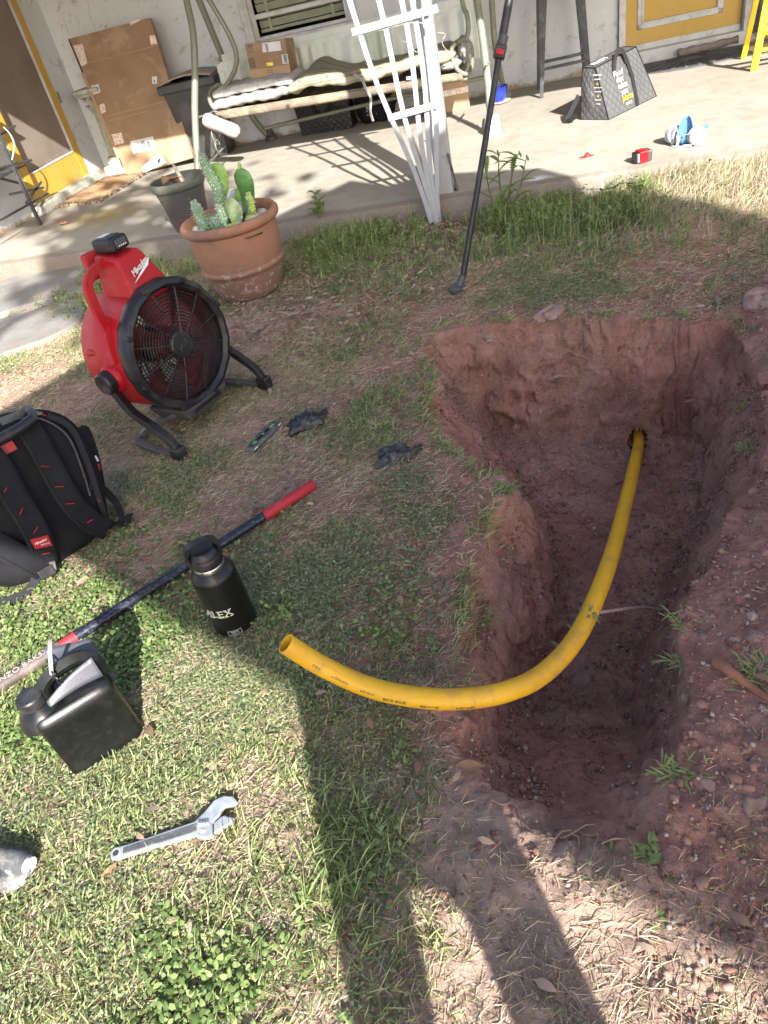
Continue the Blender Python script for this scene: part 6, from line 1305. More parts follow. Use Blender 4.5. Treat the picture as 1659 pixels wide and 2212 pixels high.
# ------------------------------------------------------------------ roots, twigs, rocks around the pit
def strand(pts, r, name, label, cat, m='root', group=None, off=.006, fork=True, jit=.008, par=None):
    P = [hit(x, y, off) for x, y in pts]; P = smoothpath(P, 5); rr = random.Random(int(pts[0][0]*7+pts[0][1]))
    P = [p+Vector((rr.uniform(-jit, jit), rr.uniform(-jit, jit), rr.uniform(0, jit)))*(.6 if 0 < i < len(P)-1 else 0) for i, p in enumerate(P)]
    mb = MB(); mb.tube(P, list(np.linspace(r, r*.45, len(P))), 7)
    if fork and len(P) > 6:
        for k in range(2):
            i = rr.randint(2, len(P)-3); q_ = P[i]+Vector((rr.uniform(-.06, .06), rr.uniform(-.04, .04), rr.uniform(-.03, .03))); mb.tube([P[i], (P[i]+q_)/2+Vector((0, 0, .006)), q_], [r*.5, r*.4, r*.25], 5)
    o = mb.build(name, m, None, smooth=60); tag(o, label, cat, group); return o
GR = 'thin roots sticking out of the pit walls'
for i, (pts, r) in enumerate([([(1105, 828), (1060, 845), (1035, 880), (1012, 925)], .004), ([(965, 862), (1010, 852), (1055, 845)], .003), ([(1220, 757), (1260, 775), (1310, 795), (1365, 815)], .003), ([(1130, 795), (1165, 790), (1200, 785)], .003),
     ([(1025, 755), (1032, 790), (1048, 825)], .003), ([(1108, 757), (1095, 775), (1085, 790)], .003), ([(1480, 858), (1510, 852), (1560, 842)], .003), ([(1292, 738), (1298, 755), (1292, 770)], .002),
     ([(1510, 775), (1535, 770), (1560, 765)], .0025), ([(1150, 1035), (1140, 1050), (1130, 1062)], .004), ([(1200, 1163), (1180, 1180), (1170, 1198)], .004), ([(1175, 1170), (1160, 1182), (1140, 1190)], .003),
     ([(1415, 765), (1430, 762), (1445, 765)], .003), ([(1050, 1620), (1075, 1632), (1098, 1612)], .005), ([(1440, 1350), (1420, 1372), (1400, 1382)], .003), ([(1350, 1050), (1390, 1085), (1420, 1080)], .0015)]):
    strand(pts, r, 'root', 'thin pale root sticking out of the pit wall soil', 'root', group=GR)
strand([(1480, 870), (1520, 862), (1548, 858), (1575, 850)], .007, 'root', 'thick brown root lying under the ledge at the right end of the far pit wall', 'root')
strand([(1185, 822), (1200, 818), (1225, 815)], .008, 'root', 'short stubby root in the middle of the far pit wall', 'root')
strand([(1300, 1395), (1328, 1440), (1332, 1480), (1320, 1520)], .006, 'root', 'forked reddish root lying on the trench floor right of the pipe', 'root', 'root_red')
strand([(1548, 1440), (1580, 1462), (1620, 1490), (1675, 1530)], .015, 'branch', 'thick reddish brown barked branch lying on the spoil at the right edge', 'branch', 'root_red', fork=False, off=.014, jit=.003)
# pale root bridging from the pipe to the bank, with green leaves caught on the pipe
i_ = min(range(len(GPth)), key=lambda i: abs(project(GPth[i])[1]-1325)); pr_ = GPth[i_]+(CAMP-GPth[i_]).normalized()*.027
e_ = hit(1458, 1326, .01); P = smoothpath([pr_, pr_.lerp(e_, .25)+Vector((0, 0, .012)), pr_.lerp(e_, .55)+Vector((0, 0, .022)), pr_.lerp(e_, .8)+Vector((0, 0, .012)), e_], 6)
o = MB().tube(P, list(np.linspace(.005, .0035, len(P))), 8).build('root', 'rock_pale', None, smooth=60); tag(o, 'pale bare root reaching from the yellow pipe across to the right bank', 'root')
def leafmat(name, a, b_, c_, tr_=.35, rough=.5):
    m = bpy.data.materials.new(name); m.use_nodes = True; t = m.node_tree; b = t.nodes['Principled BSDF']; ge = t.nodes.new('ShaderNodeNewGeometry')
    cl = ramp(t, ge.outputs['Random Per Island'], [(0, a), (.5, b_), (1, c_)]); lnk(t, cl, b.inputs['Base Color']); b.inputs['Roughness'].default_value = rough; b.inputs['Specular IOR Level'].default_value = .35
    tl = t.nodes.new('ShaderNodeBsdfTranslucent'); lnk(t, cl, tl.inputs[0]); mx = t.nodes.new('ShaderNodeMixShader'); mx.inputs[0].default_value = tr_
    lnk(t, b.outputs[0], mx.inputs[1]); lnk(t, tl.outputs[0], mx.inputs[2]); lnk(t, mx.outputs[0], t.nodes['Material Output'].inputs[0]); return m
M['grass'] = leafmat('grass blades', (.085, .11, .04), (.25, .31, .105), (.46, .48, .24))
M['grass_far'] = leafmat('tall weeds', (.15, .2, .07), (.25, .3, .12), (.42, .42, .2))
M['clover'] = leafmat('ground cover leaves', (.075, .1, .05), (.18, .225, .105), (.33, .38, .19))
M['straw'] = leafmat('dry straw', (.3, .22, .15), (.44, .35, .24), (.56, .47, .34), .15, .8)
M['weed'] = leafmat('weed leaf', (.08, .125, .035), (.17, .24, .075), (.28, .36, .13))
M['litter'] = leafmat('leaf litter', (.12, .07, .045), (.25, .16, .11), (.36, .26, .2), .05, .9)

# blades and leaves as numpy meshes
def blades(n, x, y, z, L, W, lean, seg, m, name, curl=1.0, seed=0, az=None):
    r = np.random.default_rng(seed); a = r.uniform(0, 2*np.pi, n) if az is None else az; dx, dy = np.cos(a), np.sin(a)
    px, py = -dy, dx; co = np.zeros((n, seg*2+1, 3)); tw = r.uniform(-.6, .6, n)
    for k in range(seg+1):
        t = k/seg; out = lean*L*(t**(1+curl*.6)); up = L*np.sqrt(np.clip(1-lean**2, .03, 1))*(t-.28*curl*t*t*(lean > .45)); wd = W*(1-t)**.7*.5
        bx, by, bz = x+dx*out+px*tw*L*.2*t*t, y+dy*out+py*tw*L*.2*t*t, z+np.maximum(up, .002)
        if k < seg:
            co[:, 2*k, 0] = bx-px*wd; co[:, 2*k, 1] = by-py*wd; co[:, 2*k, 2] = bz-.0015; co[:, 2*k+1, 0] = bx+px*wd; co[:, 2*k+1, 1] = by+py*wd; co[:, 2*k+1, 2] = bz
        else: co[:, 2*k, 0] = bx; co[:, 2*k, 1] = by; co[:, 2*k, 2] = bz
    b = (np.arange(n)*(seg*2+1))[:, None]; tr_ = []
    for k in range(seg-1): tr_ += [[2*k, 2*k+1, 2*k+3], [2*k, 2*k+3, 2*k+2]]
    tr_.append([2*seg-2, 2*seg-1, 2*seg]); f = (b[:, :, None]+np.array(tr_)[None]).reshape(-1, 3)
    return npmesh(name, co.reshape(-1, 3), f, m, False)
def leaves(n, x, y, z, S, m, name, seed=0, tilt=.5, asp=.6, lift=0.012):
    r = np.random.default_rng(seed); a = r.uniform(0, 2*np.pi, n); d = np.stack([np.cos(a), np.sin(a), r.uniform(-.1, tilt, n)], -1); d /= np.linalg.norm(d, axis=1)[:, None]
    s = np.stack([-np.sin(a), np.cos(a), r.normal(0, .35, n)], -1); s /= np.linalg.norm(s, axis=1)[:, None]; up = np.cross(d, s)
    p0 = np.stack([x, y, z+r.uniform(.1, 1, n)*lift], -1); S = S[:, None]; co = np.zeros((n, 6, 3))
    for i, (u, v, w_) in enumerate(((0, 0, 0), (.35, -.5*asp, .10), (.75, -.38*asp, .08), (1.05, 0, -.06), (.75, .38*asp, .08), (.35, .5*asp, .10))): co[:, i] = p0+d*S*u+s*S*v+up*S*w_
    b = (np.arange(n)*6)[:, None]; f = (b[:, :, None]+np.array([[0, 1, 5], [1, 2, 5], [2, 4, 5], [2, 3, 4]])[None]).reshape(-1, 3); return npmesh(name, co.reshape(-1, 3), f, m, False)
# picture footprint on the ground
FOOT = GP([(-60, 560), (420, 560), (600, 480), (1080, 410), (1300, 385), (1720, 320), (1720, 2290), (-60, 2290)])
FOOT = [(x, min(y, KERB+.03)) for x, y in FOOT]
xmn, xmx = min(p[0] for p in FOOT), max(p[0] for p in FOOT)
def density(x, y):
    d = np.ones_like(x); dr = pdist(x, y, RIM); d *= sstep(.02, .22, -dr+.10*fbm(x*6, y*6, None, 3, 7))
    pn_ = fbm(x*2.6, y*2.6, None, 4, 31); p2 = fbm(x*9, y*9, None, 3, 33)
    left = sstep(-.25, -.75, x)*sstep(1.6, 1.0, y)                       # dense sunny corner
    mid = .46+.55*sstep(-.25, .35, pn_+.35*p2)
    d *= np.clip(np.maximum(left*(.60+.6*pn_), mid*.8), 0, 1)*(.35+.65*sstep(-.45, .1, p2+.5*left))
    d *= 1-.97*sstep(.02, .2, x+.1*pn_)*sstep(2.95, 2.6, y)*sstep(.5, .75, y-.25*x)              # spoil side
    d *= 1-.8*sstep(-.35, -.05, x)*sstep(.75, .55, y)*sstep(-.2, .2, p2+.25)
    d *= 1-.5*sstep(-.85, -.55, x+.1*pn_)*sstep(1.15, .9, y)*(x < -.1)
    bare = np.exp(-(((x+1.35)/.75)**2+((y-3.25)/.32)**2)); d *= 1-.75*bare
    bare = np.exp(-(((x+.72)/.42)**2+((y-4.35)/.28)**2)); d *= 1-.93*bare
    bare = np.exp(-(((x-.75)/.5)**2+((y-4.3)/.3)**2)); d *= 1-.6*bare
    d *= 1-.6*np.exp(-((y-3.05)/.13)**2)*(x > -.9)
    for st in STONES: d *= pdist(x, y, st) < -.02
    d *= (np.hypot(x-bc_pot[0], y-bc_pot[1]) > .17); d *= (np.hypot(x-bb.x, y-bb.y) > .06)
    jj = JM.inverted(); lx = jj[0][0]*x+jj[0][1]*y+jj[0][3]; ly = jj[1][0]*x+jj[1][1]*y+jj[1][3]; d *= ~((np.abs(lx) < hw-.005) & (np.abs(ly) < hd-.005))
    return d*(pdist(x, y, FOOT) > -.02)
bc_pot = (bc0.x, bc0.y) if 'bc0' in globals() else tuple(tp.location[:2])
def cam_dist(x, y): return np.sqrt(x*x+y*y+1.42**2)
def sample(n, power=2.0, seed=0, dens=density, ymin=.05):
    r = np.random.default_rng(seed); out = []
    tot = 0
    while tot < n:
        x = r.uniform(xmn, xmx, 60000); y = r.uniform(ymin, KERB+.02, 60000)
        k = (1.75/cam_dist(x, y))**power; ok = r.uniform(0, 1, 60000) < dens(x, y)*np.clip(k, 0, 1); out.append(np.stack([x[ok], y[ok]], -1)); tot += ok.sum()
        if not ok.any(): break
    return np.concatenate(out)[:n]
def near(x, y, c0, r0): return np.exp(-(((x-c0[0])/r0)**2+((y-c0[1])/r0)**2))
# grass tufts
def blocked(x, y):
    k = np.zeros(x.shape, bool)
    for (ax, ay), (bx2, by2), w_ in BLOCK:
        ex, ey = bx2-ax, by2-ay; t = np.clip(((x-ax)*ex+(y-ay)*ey)/(ex*ex+ey*ey+1e-9), 0, 1); k |= (x-ax-ex*t)**2+(y-ay-ey*t)**2 < w_*w_
    return k
BLOCK = [(tuple(o1[:2]), tuple(o2[:2]), .022), (tuple(A[:2]), tuple(B[:2]), .014), (tuple(G(545, 968)[:2]), tuple(G(595, 918)[:2]), .025)]
BLOCK += [(tuple(G(640, 918)[:2]), tuple(G(680, 915)[:2]), .035), (tuple(G(835, 995)[:2]), tuple(G(875, 988)[:2]), .035), (tuple(G(0, 1860)[:2]), tuple(G(55, 1880)[:2]), .03)]
def dtuft(x, y): return density(x, y)*(.30+.70*sstep(-.25, .25, fbm(x*3.1+4, y*3.1, None, 4, 57)))*~blocked(x, y)
T = sample(15000, 1.3, 1, dtuft); nt_ = len(T); r = np.random.default_rng(5)
per = r.integers(4, 11, nt_); ti = np.repeat(np.arange(nt_), per); n = len(ti)
far = cam_dist(T[:, 0], T[:, 1]); tall = .7+1.0*sstep(-.1, .5, fbm(T[:, 0]*1.9, T[:, 1]*1.9, None, 3, 63))+.5*sstep(3.4, 4.3, T[:, 1])
bx = T[ti, 0]+r.normal(0, .009, n)*(1+far[ti]*.4); by = T[ti, 1]+r.normal(0, .009, n)*(1+far[ti]*.4)
nr_ = sstep(1.5, .7, by)*sstep(-.1, -.6, bx); L = r.uniform(.016, .058, n)*tall[ti]*(.62+.55*nr_+.4*sstep(3.1, 3.8, by)); W = r.uniform(.0012, .0030, n)*(.8+.16*far[ti])*(1+.6*nr_)
blades(n, bx, by, hfast(bx, by)-.002, L, W, np.clip(r.uniform(.35, 1.15, n), 0, .99), 3, M['grass'], 'grass', 1, 6)['kind'] = 'stuff'
# low creeping leaves in patches
def dclover(x, y): return density(x, y)*sstep(-.32, .12, fbm(x*4.2+9, y*4.2, None, 3, 77))
T = sample(12500, 1.5, 2, dclover); k_ = 9; ti = np.repeat(np.arange(len(T)), k_); n = len(ti); s_ = .018*(.7+.2*cam_dist(T[ti, 0], T[ti, 1]))
bx = T[ti, 0]+r.normal(0, 1, n)*s_; by = T[ti, 1]+r.normal(0, 1, n)*s_; ok = density(bx, by) > .03; bx, by = bx[ok], by[ok]; n = len(bx)
S = r.uniform(.004, .0105, n)*(.75+.16*cam_dist(bx, by)); leaves(n, bx, by, hfast(bx, by), S, M['clover'], 'ground_cover', 8)['kind'] = 'stuff'
# broader bright leaves in the sunny corner
def dbroad(x, y): return density(x, y)*sstep(-.3, -.7, x)*sstep(1.9, .8, y)*sstep(-.2, .3, fbm(x*3, y*3, None, 3, 19))
T = sample(1500, 1, 3, dbroad); ti = np.repeat(np.arange(len(T)), 6); n = len(ti); bx = T[ti, 0]+r.normal(0, .016, n); by = T[ti, 1]+r.normal(0, .016, n)
leaves(n, bx, by, hfast(bx, by), r.uniform(.009, .019, n), M['weed'], 'broad_leaf_cover', 9, .6, .62, .025)['kind'] = 'stuff'
# dry straw and thatch
def dstraw(x, y): return (density(x, y)*.7+(.13-.11*(sstep(.05, .2, x)*(y < 2.8)*(y > .65)))*(pdist(x, y, RIM) < -.02))*(pdist(x, y, FOOT) > 0)
T = sample(120000, 1.3, 4, dstraw); n = len(T); z = hfast(T[:, 0], T[:, 1]); blades(n, T[:, 0], T[:, 1], z+.001, r.uniform(.012, .046, n), r.uniform(.0007, .0017, n)*(.8+.15*cam_dist(T[:, 0], T[:, 1])), r.uniform(.9, .999, n), 3, M['straw'], 'dry_straw', 1.3, 12)['kind'] = 'stuff'
# seed-bearing tall grass along the kerb and tan tufts at the far right
def dtall(x, y): return (sstep(3.45, 4.1, y)*sstep(-1.9, -1.2, x)*(1-.9*np.exp(-(((x+.72)/.32)**2+((y-4.35)/.25)**2)))*(.35+.65*sstep(-.2, .3, fbm(x*3.3, y*3.3, None, 3, 43))))*(pdist(x, y, FOOT) > -.03)
T = sample(620, .2, 6, dtall); ti = np.repeat(np.arange(len(T)), 9); n = len(ti); bx = T[ti, 0]+r.normal(0, .022, n); by = np.minimum(T[ti, 1]+r.normal(0, .022, n), KERB-.02)
blades(n, bx, by, hfast(bx, by), r.uniform(.025, .11, n), r.uniform(.0022, .0048, n), r.uniform(.2, .95, n), 4, M['grass_far'], 'tall_grass', 1, 15)['kind'] = 'stuff'
def dtan(x, y): return sstep(.1, .7, x)*sstep(3.6, 4.2, y)*(pdist(x, y, FOOT) > -.03)
T = sample(700, .2, 7, dtan); ti = np.repeat(np.arange(len(T)), 8); n = len(ti); bx = T[ti, 0]+r.normal(0, .025, n); by = np.minimum(T[ti, 1]+r.normal(0, .03, n), KERB+.1)
blades(n, bx, by, hfast(bx, by), r.uniform(.04, .13, n), r.uniform(.0018, .0035, n), r.uniform(.3, .97, n), 4, M['straw'], 'dry_grass', 1, 16)['kind'] = 'stuff'
# fresh weeds against the kerb and a ragged fringe round the pit
def dfresh(x, y): return (near(x, y, (-1.32, 4.32), .24)+near(x, y, (-.22, 4.25), .26)+.6*near(x, y, (.25, 4.15), .3)+.5*near(x, y, (-2.75, 4.05), .35)+.4*near(x, y, (-1.0, 4.45), .2))*(pdist(x, y, FOOT) > -.03)
T = sample(420, 0, 31, dfresh); ti = np.repeat(np.arange(len(T)), 13); n = len(ti); bx = T[ti, 0]+r.normal(0, .02, n); by = np.minimum(T[ti, 1]+r.normal(0, .02, n), KERB-.03)
zz_ = hfast(bx, by); leaves(n, bx, by, zz_, r.uniform(.015, .042, n), M['weed'], 'weed_leaves', 33, .9, .38, .09)['kind'] = 'stuff'
blades(n, bx, by, zz_, r.uniform(.06, .19, n), r.uniform(.002, .0042, n), r.uniform(.1, .7, n), 4, M['grass_far'], 'weed_stems', 1, 34)['kind'] = 'stuff'
def dfringe(x, y): dr = pdist(x, y, RIM); return np.exp(-((dr+.02)/.022)**2)*((x < .1) | (y > 2.7))*(y > 1.0)*(.25+.75*sstep(-.1, .3, fbm(x*7, y*7, None, 3, 91)))
T = sample(330, 0, 35, dfringe); ti = np.repeat(np.arange(len(T)), 8); n = len(ti); bx = T[ti, 0]+r.normal(0, .012, n); by = T[ti, 1]+r.normal(0, .012, n)
blades(n, bx, by, hfast(bx, by), r.uniform(.02, .06, n), r.uniform(.0016, .0032, n), r.uniform(.6, .99, n), 3, M['grass'], 'pit_edge_grass', 1, 36)['kind'] = 'stuff'
# leaf litter under the trellis and by the pot
def dlit(x, y): return (near(x, y, (-.62, 4.3), .33)+.5*near(x, y, (-1.35, 3.45), .45)+.25*near(x, y, (.3, 4.3), .4)+.012)*(pdist(x, y, FOOT) > 0)*(pdist(x, y, RIM) < 0)
T = sample(1700, 0, 8, dlit); n = len(T); leaves(n, T[:, 0], T[:, 1], hfast(T[:, 0], T[:, 1])+.003, r.uniform(.02, .05, n), M['litter'], 'leaf_litter', 21, .35, .42, .02)['kind'] = 'stuff'
# crumbs and pebbles of soil
def crumbs(n, x, y, z, S, m, name, seed):
    r = np.random.default_rng(seed); ph = (1+5**.5)/2; V0 = np.array([(-1, ph, 0), (1, ph, 0), (-1, -ph, 0), (1, -ph, 0), (0, -1, ph), (0, 1, ph), (0, -1, -ph), (0, 1, -ph), (ph, 0, -1), (ph, 0, 1), (-ph, 0, -1), (-ph, 0, 1)])/1.9
    F0 = np.array([(0, 11, 5), (0, 5, 1), (0, 1, 7), (0, 7, 10), (0, 10, 11), (1, 5, 9), (5, 11, 4), (11, 10, 2), (10, 7, 6), (7, 1, 8), (3, 9, 4), (3, 4, 2), (3, 2, 6), (3, 6, 8), (3, 8, 9), (4, 9, 5), (2, 4, 11), (6, 2, 10), (8, 6, 7), (9, 8, 1)])
    v = V0[None]*(1+r.normal(0, .27, (n, 12, 1)))*np.stack([r.uniform(.7, 1.2, n), r.uniform(.7, 1.2, n), r.uniform(.5, .9, n)], -1)[:, None]*S[:, None, None]
    v[..., 0] += x[:, None]; v[..., 1] += y[:, None]; v[..., 2] += z[:, None]+S[:, None]*.15; f = (np.arange(n)[:, None, None]*12+F0[None]).reshape(-1, 3); return npmesh(name, v.reshape(-1, 3), f, m, False)
M['crumb'] = leafmat('soil crumbs', (.16, .08, .062), (.24, .13, .10), (.32, .19, .15), 0, .95); M['grit'] = leafmat('pale grit', (.3, .22, .19), (.36, .28, .25), (.44, .35, .32), 0, .95)
def dcr(x, y): dr = pdist(x, y, RIM); return (.9*(dr > .02)*(y > .8)+.55*((dr < 0) & (x > .1) & (y > .35) & (y < 3.2))+.16*(dr < 0)*sstep(-.5, 0, dr)+.05)*(pdist(x, y, FOOT) > -.6)
T = sample(26000, 1.2, 10, dcr); n = len(T); S = np.abs(r.normal(0, .0024, n))+.0011; big_ = (T[:, 0] > .12) & (pdist(T[:, 0], T[:, 1], RIM) < 0); S = np.where(big_ & (r.uniform(0, 1, n) < .07), S*2.2, S)
crumbs(n, T[:, 0], T[:, 1], hfast(T[:, 0], T[:, 1]), S, M['crumb'], 'soil_crumbs', 22)['kind'] = 'stuff'
def dwall(x, y): dr = pdist(x, y, RIM); df = pdist(x, y, FLR); return ((dr > -.01) & (df < .04))*(.2+.8*sstep(1.1, 1.6, y))
T = sample(9000, .3, 13, dwall, .6); n = len(T); S = np.abs(r.normal(0, .0024, n))+.0014; crumbs(n, T[:, 0]+r.normal(0, .004, n), T[:, 1], hfast(T[:, 0], T[:, 1]), S, M['crumb'], 'wall_crumbs', 24)['kind'] = 'stuff'
T = sample(3200, 1.2, 11, dcr); n = len(T); crumbs(n, T[:, 0], T[:, 1], hfast(T[:, 0], T[:, 1])+.002, np.abs(r.normal(0, .0022, n))+.001, M['grit'], 'pale_grit', 23)['kind'] = 'stuff'
# rocks and clods one can pick apart
def rock(px, py, wpx, label, m='rock', asp=(1, .75, .6), seed=1, cat='rock', fr=2.1, amp=.55):
    p = hit(px, py); d = (p-CAMP).dot(CF); s = wpx*d/FOC/2
    o = MB().blob(p+Vector((0, 0, s*.05)), (s*asp[0], s*asp[1], s*asp[2]), amp, seed, 22, 14, fr, rot=Matrix.Rotation(seed*1.3, 3, 'Z')).build('rock', m, None, smooth=45); tag(o, label, cat)
rock(1190, 680, 72, 'flat reddish clod on the far lip of the pit, left of the middle', asp=(1, .6, .45), seed=3)
rock(1650, 655, 90, 'large red clod at the right edge behind the pit', asp=(1, .8, .6), seed=5)
rock(1628, 1332, 27, 'pale pink angular stone high on the spoil bank', 'rock_pale', seed=8)
rock(1592, 1385, 34, 'round pale red stone on the spoil just below the pink one', 'rock_pale', seed=9)
rock(1556, 1372, 14, 'small pale stone left of the round stone on the spoil', 'rock_pale', seed=10); rock(1552, 1384, 15, 'small pinkish stone under the small pale one on the spoil', 'rock_pale', seed=11)
rock(1635, 1378, 44, 'dull red clod right of the round stone on the spoil', seed=12); rock(1525, 1693, 44, 'smooth reddish stone beside the grass clump on the lower spoil', seed=14, amp=.2)
rock(1550, 1698, 18, 'narrow stone touching the smooth reddish one', seed=15, asp=(.6, .5, 1)); rock(1650, 1535, 30, 'pale stone at the right edge below the branch', 'rock_pale', seed=16)
rock(1640, 1650, 50, 'dark red clod at the right edge on the lower spoil', seed=17); rock(1630, 1740, 80, 'big mossy clod at the right edge on the lower spoil', asp=(1, .8, .6), seed=18)
rock(1255, 1475, 64, 'half buried dark red boulder on the trench floor under the pipe bend', asp=(1, .7, .6), seed=20, amp=.2); rock(1162, 1018, 12, 'tiny white stone on the pit floor', 'rock_pale', seed=21)
rock(1485, 1507+0, 26, 'dull brown clod on the right trench lip', seed=22); rock(1067, 858, 22, 'grey brown clod on the left of the far pit wall', seed=25); rock(1058, 728, 36, 'clod hanging in the top left corner of the far pit wall', seed=27)
rock(1520, 1375, 20, 'brown clod on the bank left of the pale stones', seed=28); rock(1505, 1262, 24, 'crumbling brown clod by the upper trench lip', seed=29); rock(1468, 1240, 30, 'rough clod at the foot of the right pit wall', seed=31, amp=.45)
rock(1450, 2065, 50, 'flat grey stone half buried in the sunlit soil at the bottom right', 'stone', asp=(1, .6, .25), seed=33)
for k, (x, y, w_) in enumerate([(1612, 1405, 18), (1600, 1425, 14), (1570, 1400, 12), (1625, 1425, 20), (1588, 1440, 10), (1640, 1450, 16), (1600, 1560, 12), (1620, 1580, 16), (1580, 1545, 10), (1560, 1600, 12), (1610, 1625, 18), (1590, 1650, 12), (1560, 1655, 12), (1570, 1730, 14), (1600, 1700, 16), (1575, 1770, 16), (1500, 1790, 14), (1540, 1800, 16), (1650, 1790, 20), (1600, 1800, 16), (1630, 1820, 18), (1585, 1840, 14), (1640, 1590, 16), (1500, 1340, 12), (1530, 1440, 12), (1515, 1480, 10), (1560, 1490, 10), (1520, 1620, 12), (1645, 1500, 14), (1535, 1210, 14), (1560, 1180, 12), (1600, 1130, 16), (1625, 1180, 14), (1590, 1240, 18), (1640, 1260, 16), (1560, 1290, 12), (1615, 1290, 14)]):
    p = hit(x, y); s = w_*(p-CAMP).dot(CF)/FOC/2; o = MB().blob(p+Vector((0, 0, s*.3)), (s, s*.8, s*.6), .7, k+40, 12, 8, 2.3).build('clod', 'rock_pale' if k % 4 == 0 else 'rock', None, smooth=40); tag(o, 'small stone or clod scattered on the spoil bank', 'clod', 'small clods on the spoil bank')

# ------------------------------------------------------------------ single weeds and leaves
def leafblade(base, d, L, W, m='weed', name='leaf', par=None, curl=.5, jag=0, seed=0, up=(0, 0, 1)):
    d = Vector(d).normalized(); sd = d.cross(Vector(up)); sd = sd.normalized() if sd.length > .05 else Vector((1, 0, 0)); u = sd.cross(d); n = 9 if not jag else 22; vs = []; fs = []
    for i in range(n):
        t = i/(n-1); w_ = W/2*math.sin(math.pi*min(1, t*.92+.06))**.8*(1-.15*t); 
        if jag: w_ *= (1 if i % 2 else .45)
        c = base+d*L*t-Vector((0, 0, 1))*L*curl*t*t*.5+u*.0; vs += [c-sd*w_+u*w_*.35, c, c+sd*w_+u*w_*.35]
    for i in range(n-1):
        for k in (0, 1): fs.append((i*3+k, i*3+k+1, i*3+k+4, i*3+k+3))
    mb = MB(); mb.add(vs, fs); return mb.build(name, m, par, smooth=60)
def weed(px, py, label, n, L, W, name='weed', stem=0, jag=0, seed=1, cat='weed', m='weed', up=.6):
    b0 = hit(px, py) if py > 430 else G(px, py, .1); r_ = random.Random(seed); t_ = thing(name, label, cat, b0); b00 = b0.copy()
    if not stem and m == 'weed' and n > 8: n = n*3; L *= .8; W *= .62
    elif m == 'grass': n = n*3; W *= .42; L *= .8
    for k in range(n):
        a = (k*2.4+r_.uniform(-.6, .6)) if stem else r_.uniform(0, math.tau); h = stem*(k/n) if stem else 0
        if not stem: b0 = b00+Vector((r_.gauss(0, L*.28), r_.gauss(0, L*.28), 0))
        leafblade(b0+Vector((0, 0, h)), (math.cos(a), math.sin(a), up+r_.uniform(-.2, .3)), L*(r_.uniform(.7, 1.1)*(1-.4*k/n) if stem else r_.uniform(.35, 1.0)), W*r_.uniform(.8, 1.1), m, 'leaf', t_, r_.uniform(.3, .9), jag)
    if stem: MB().tube([b0-Vector((0, 0, .01)), b0+Vector((.005, 0, stem*.5)), b0+Vector((-.01, 0, stem))], [.004, .003, .002], 6).build('stem', m, t_, smooth=60)
    return t_
# tall sow thistle by the pole: six stems
th_ = thing('sow_thistle', 'tall prickly leaved sow thistle with closed buds growing right of the prop pole', 'weed', (-.25, 4.25, 0)); r_ = random.Random(3)
b0 = hit(1085, 492); yy = b0.y
for k, pts in enumerate([[(1080, 490), (1062, 430), (1052, 385), (1048, 345)], [(1085, 490), (1083, 430), (1078, 380), (1077, 345), (1075, 328)], [(1090, 488), (1098, 430), (1105, 385), (1112, 350), (1122, 330)], [(1092, 486), (1112, 435), (1125, 400), (1133, 360), (1150-12, 338)], [(1088, 490), (1080, 455), (1085, 420)]]):
    P = smoothpath([IY(x, y, yy) for x, y in pts], 5); MB().tube(P, list(np.linspace(.006, .002, len(P))), 6).build('stem', 'weed', th_, smooth=60)
    for j in range(2, len(P)-3, 3):
        a = r_.uniform(0, math.tau); s = 1-.5*j/len(P); leafblade(P[j], (math.cos(a), .4*math.sin(a), r_.uniform(.3, 1.1)), .17*s+.035, .055*s+.010, 'weed', 'leaf', th_, r_.uniform(.4, 1.1), 1)
    for j in range(2): MB().blob(P[-1]+Vector((.006*j, 0, -.012*j)), (.0055, .0055, .011), .1, j+k, 8, 6).build('bud', 'weed', th_, smooth=60)
for k in range(14): a = r_.uniform(0, math.tau); leafblade(b0+Vector((0, 0, .02)), (math.cos(a), math.sin(a), r_.uniform(.2, .9)), r_.uniform(.1, .19), .05, 'weed', 'leaf', th_, .9, 1)
weed(695, 478, 'broad leaved green weed standing against the kerb left of the trellis', 13, .13, .045, stem=.19, seed=4)
weed(1378, 408, 'small upright bright green weed in the tan soil below the battery', 8, .10, .04, seed=6, up=1.3)
weed(870, 1318, 'low weed tuft in the shade above the trench lip', 9, .05, .012, seed=8); weed(1625, 975, 'tuft of drooping weeds on the upper right pit bank', 14, .09, .012, seed=9, m='grass')
weed(1610, 880, 'dry weedy tuft on the right bank of the pit', 16, .08, .010, seed=10, m='grass'); weed(1468, 1670, 'clump of grass with roots on the trench right lip', 26, .075, .012, seed=11, m='grass'); weed(1640, 1460, 'dark grass clump at the right edge above the branch', 26, .09, .010, seed=12, m='grass', up=.9)
weed(1475, 1425, 'uprooted grass tuft hanging over the right trench wall', 18, .07, .009, seed=13, m='grass', up=.2); weed(1480, 1345, 'low grass tuft at the top of the right trench wall', 22, .07, .010, seed=14, m='grass')
weed(1415, 1850, 'leafy green weed in the shade below the trench', 12, .045, .016, seed=15); weed(1330, 1850, 'sprawling weed in front of the trench end', 10, .045, .014, seed=16); weed(1450, 2000, 'small weed on the lit soil edge at the lower right', 9, .06, .018, seed=17)
weed(740, 630, 'low pale weed on the bare soil right of the cactus pot', 8, .06, .03, seed=18); weed(1090, 1060, 'overhanging weed clump on the left pit lip', 18, .06, .014, seed=19); weed(1050, 1340, 'weed hanging over the left trench wall above the pipe bend', 16, .06, .010, seed=20, m='grass')
weed(1000, 1330, 'round leafed weed on the left trench bank', 12, .04, .02, seed=21); weed(985, 1475, 'grass blades leaning on the pipe bend', 10, .10, .006, seed=22, m='grass', up=.5)
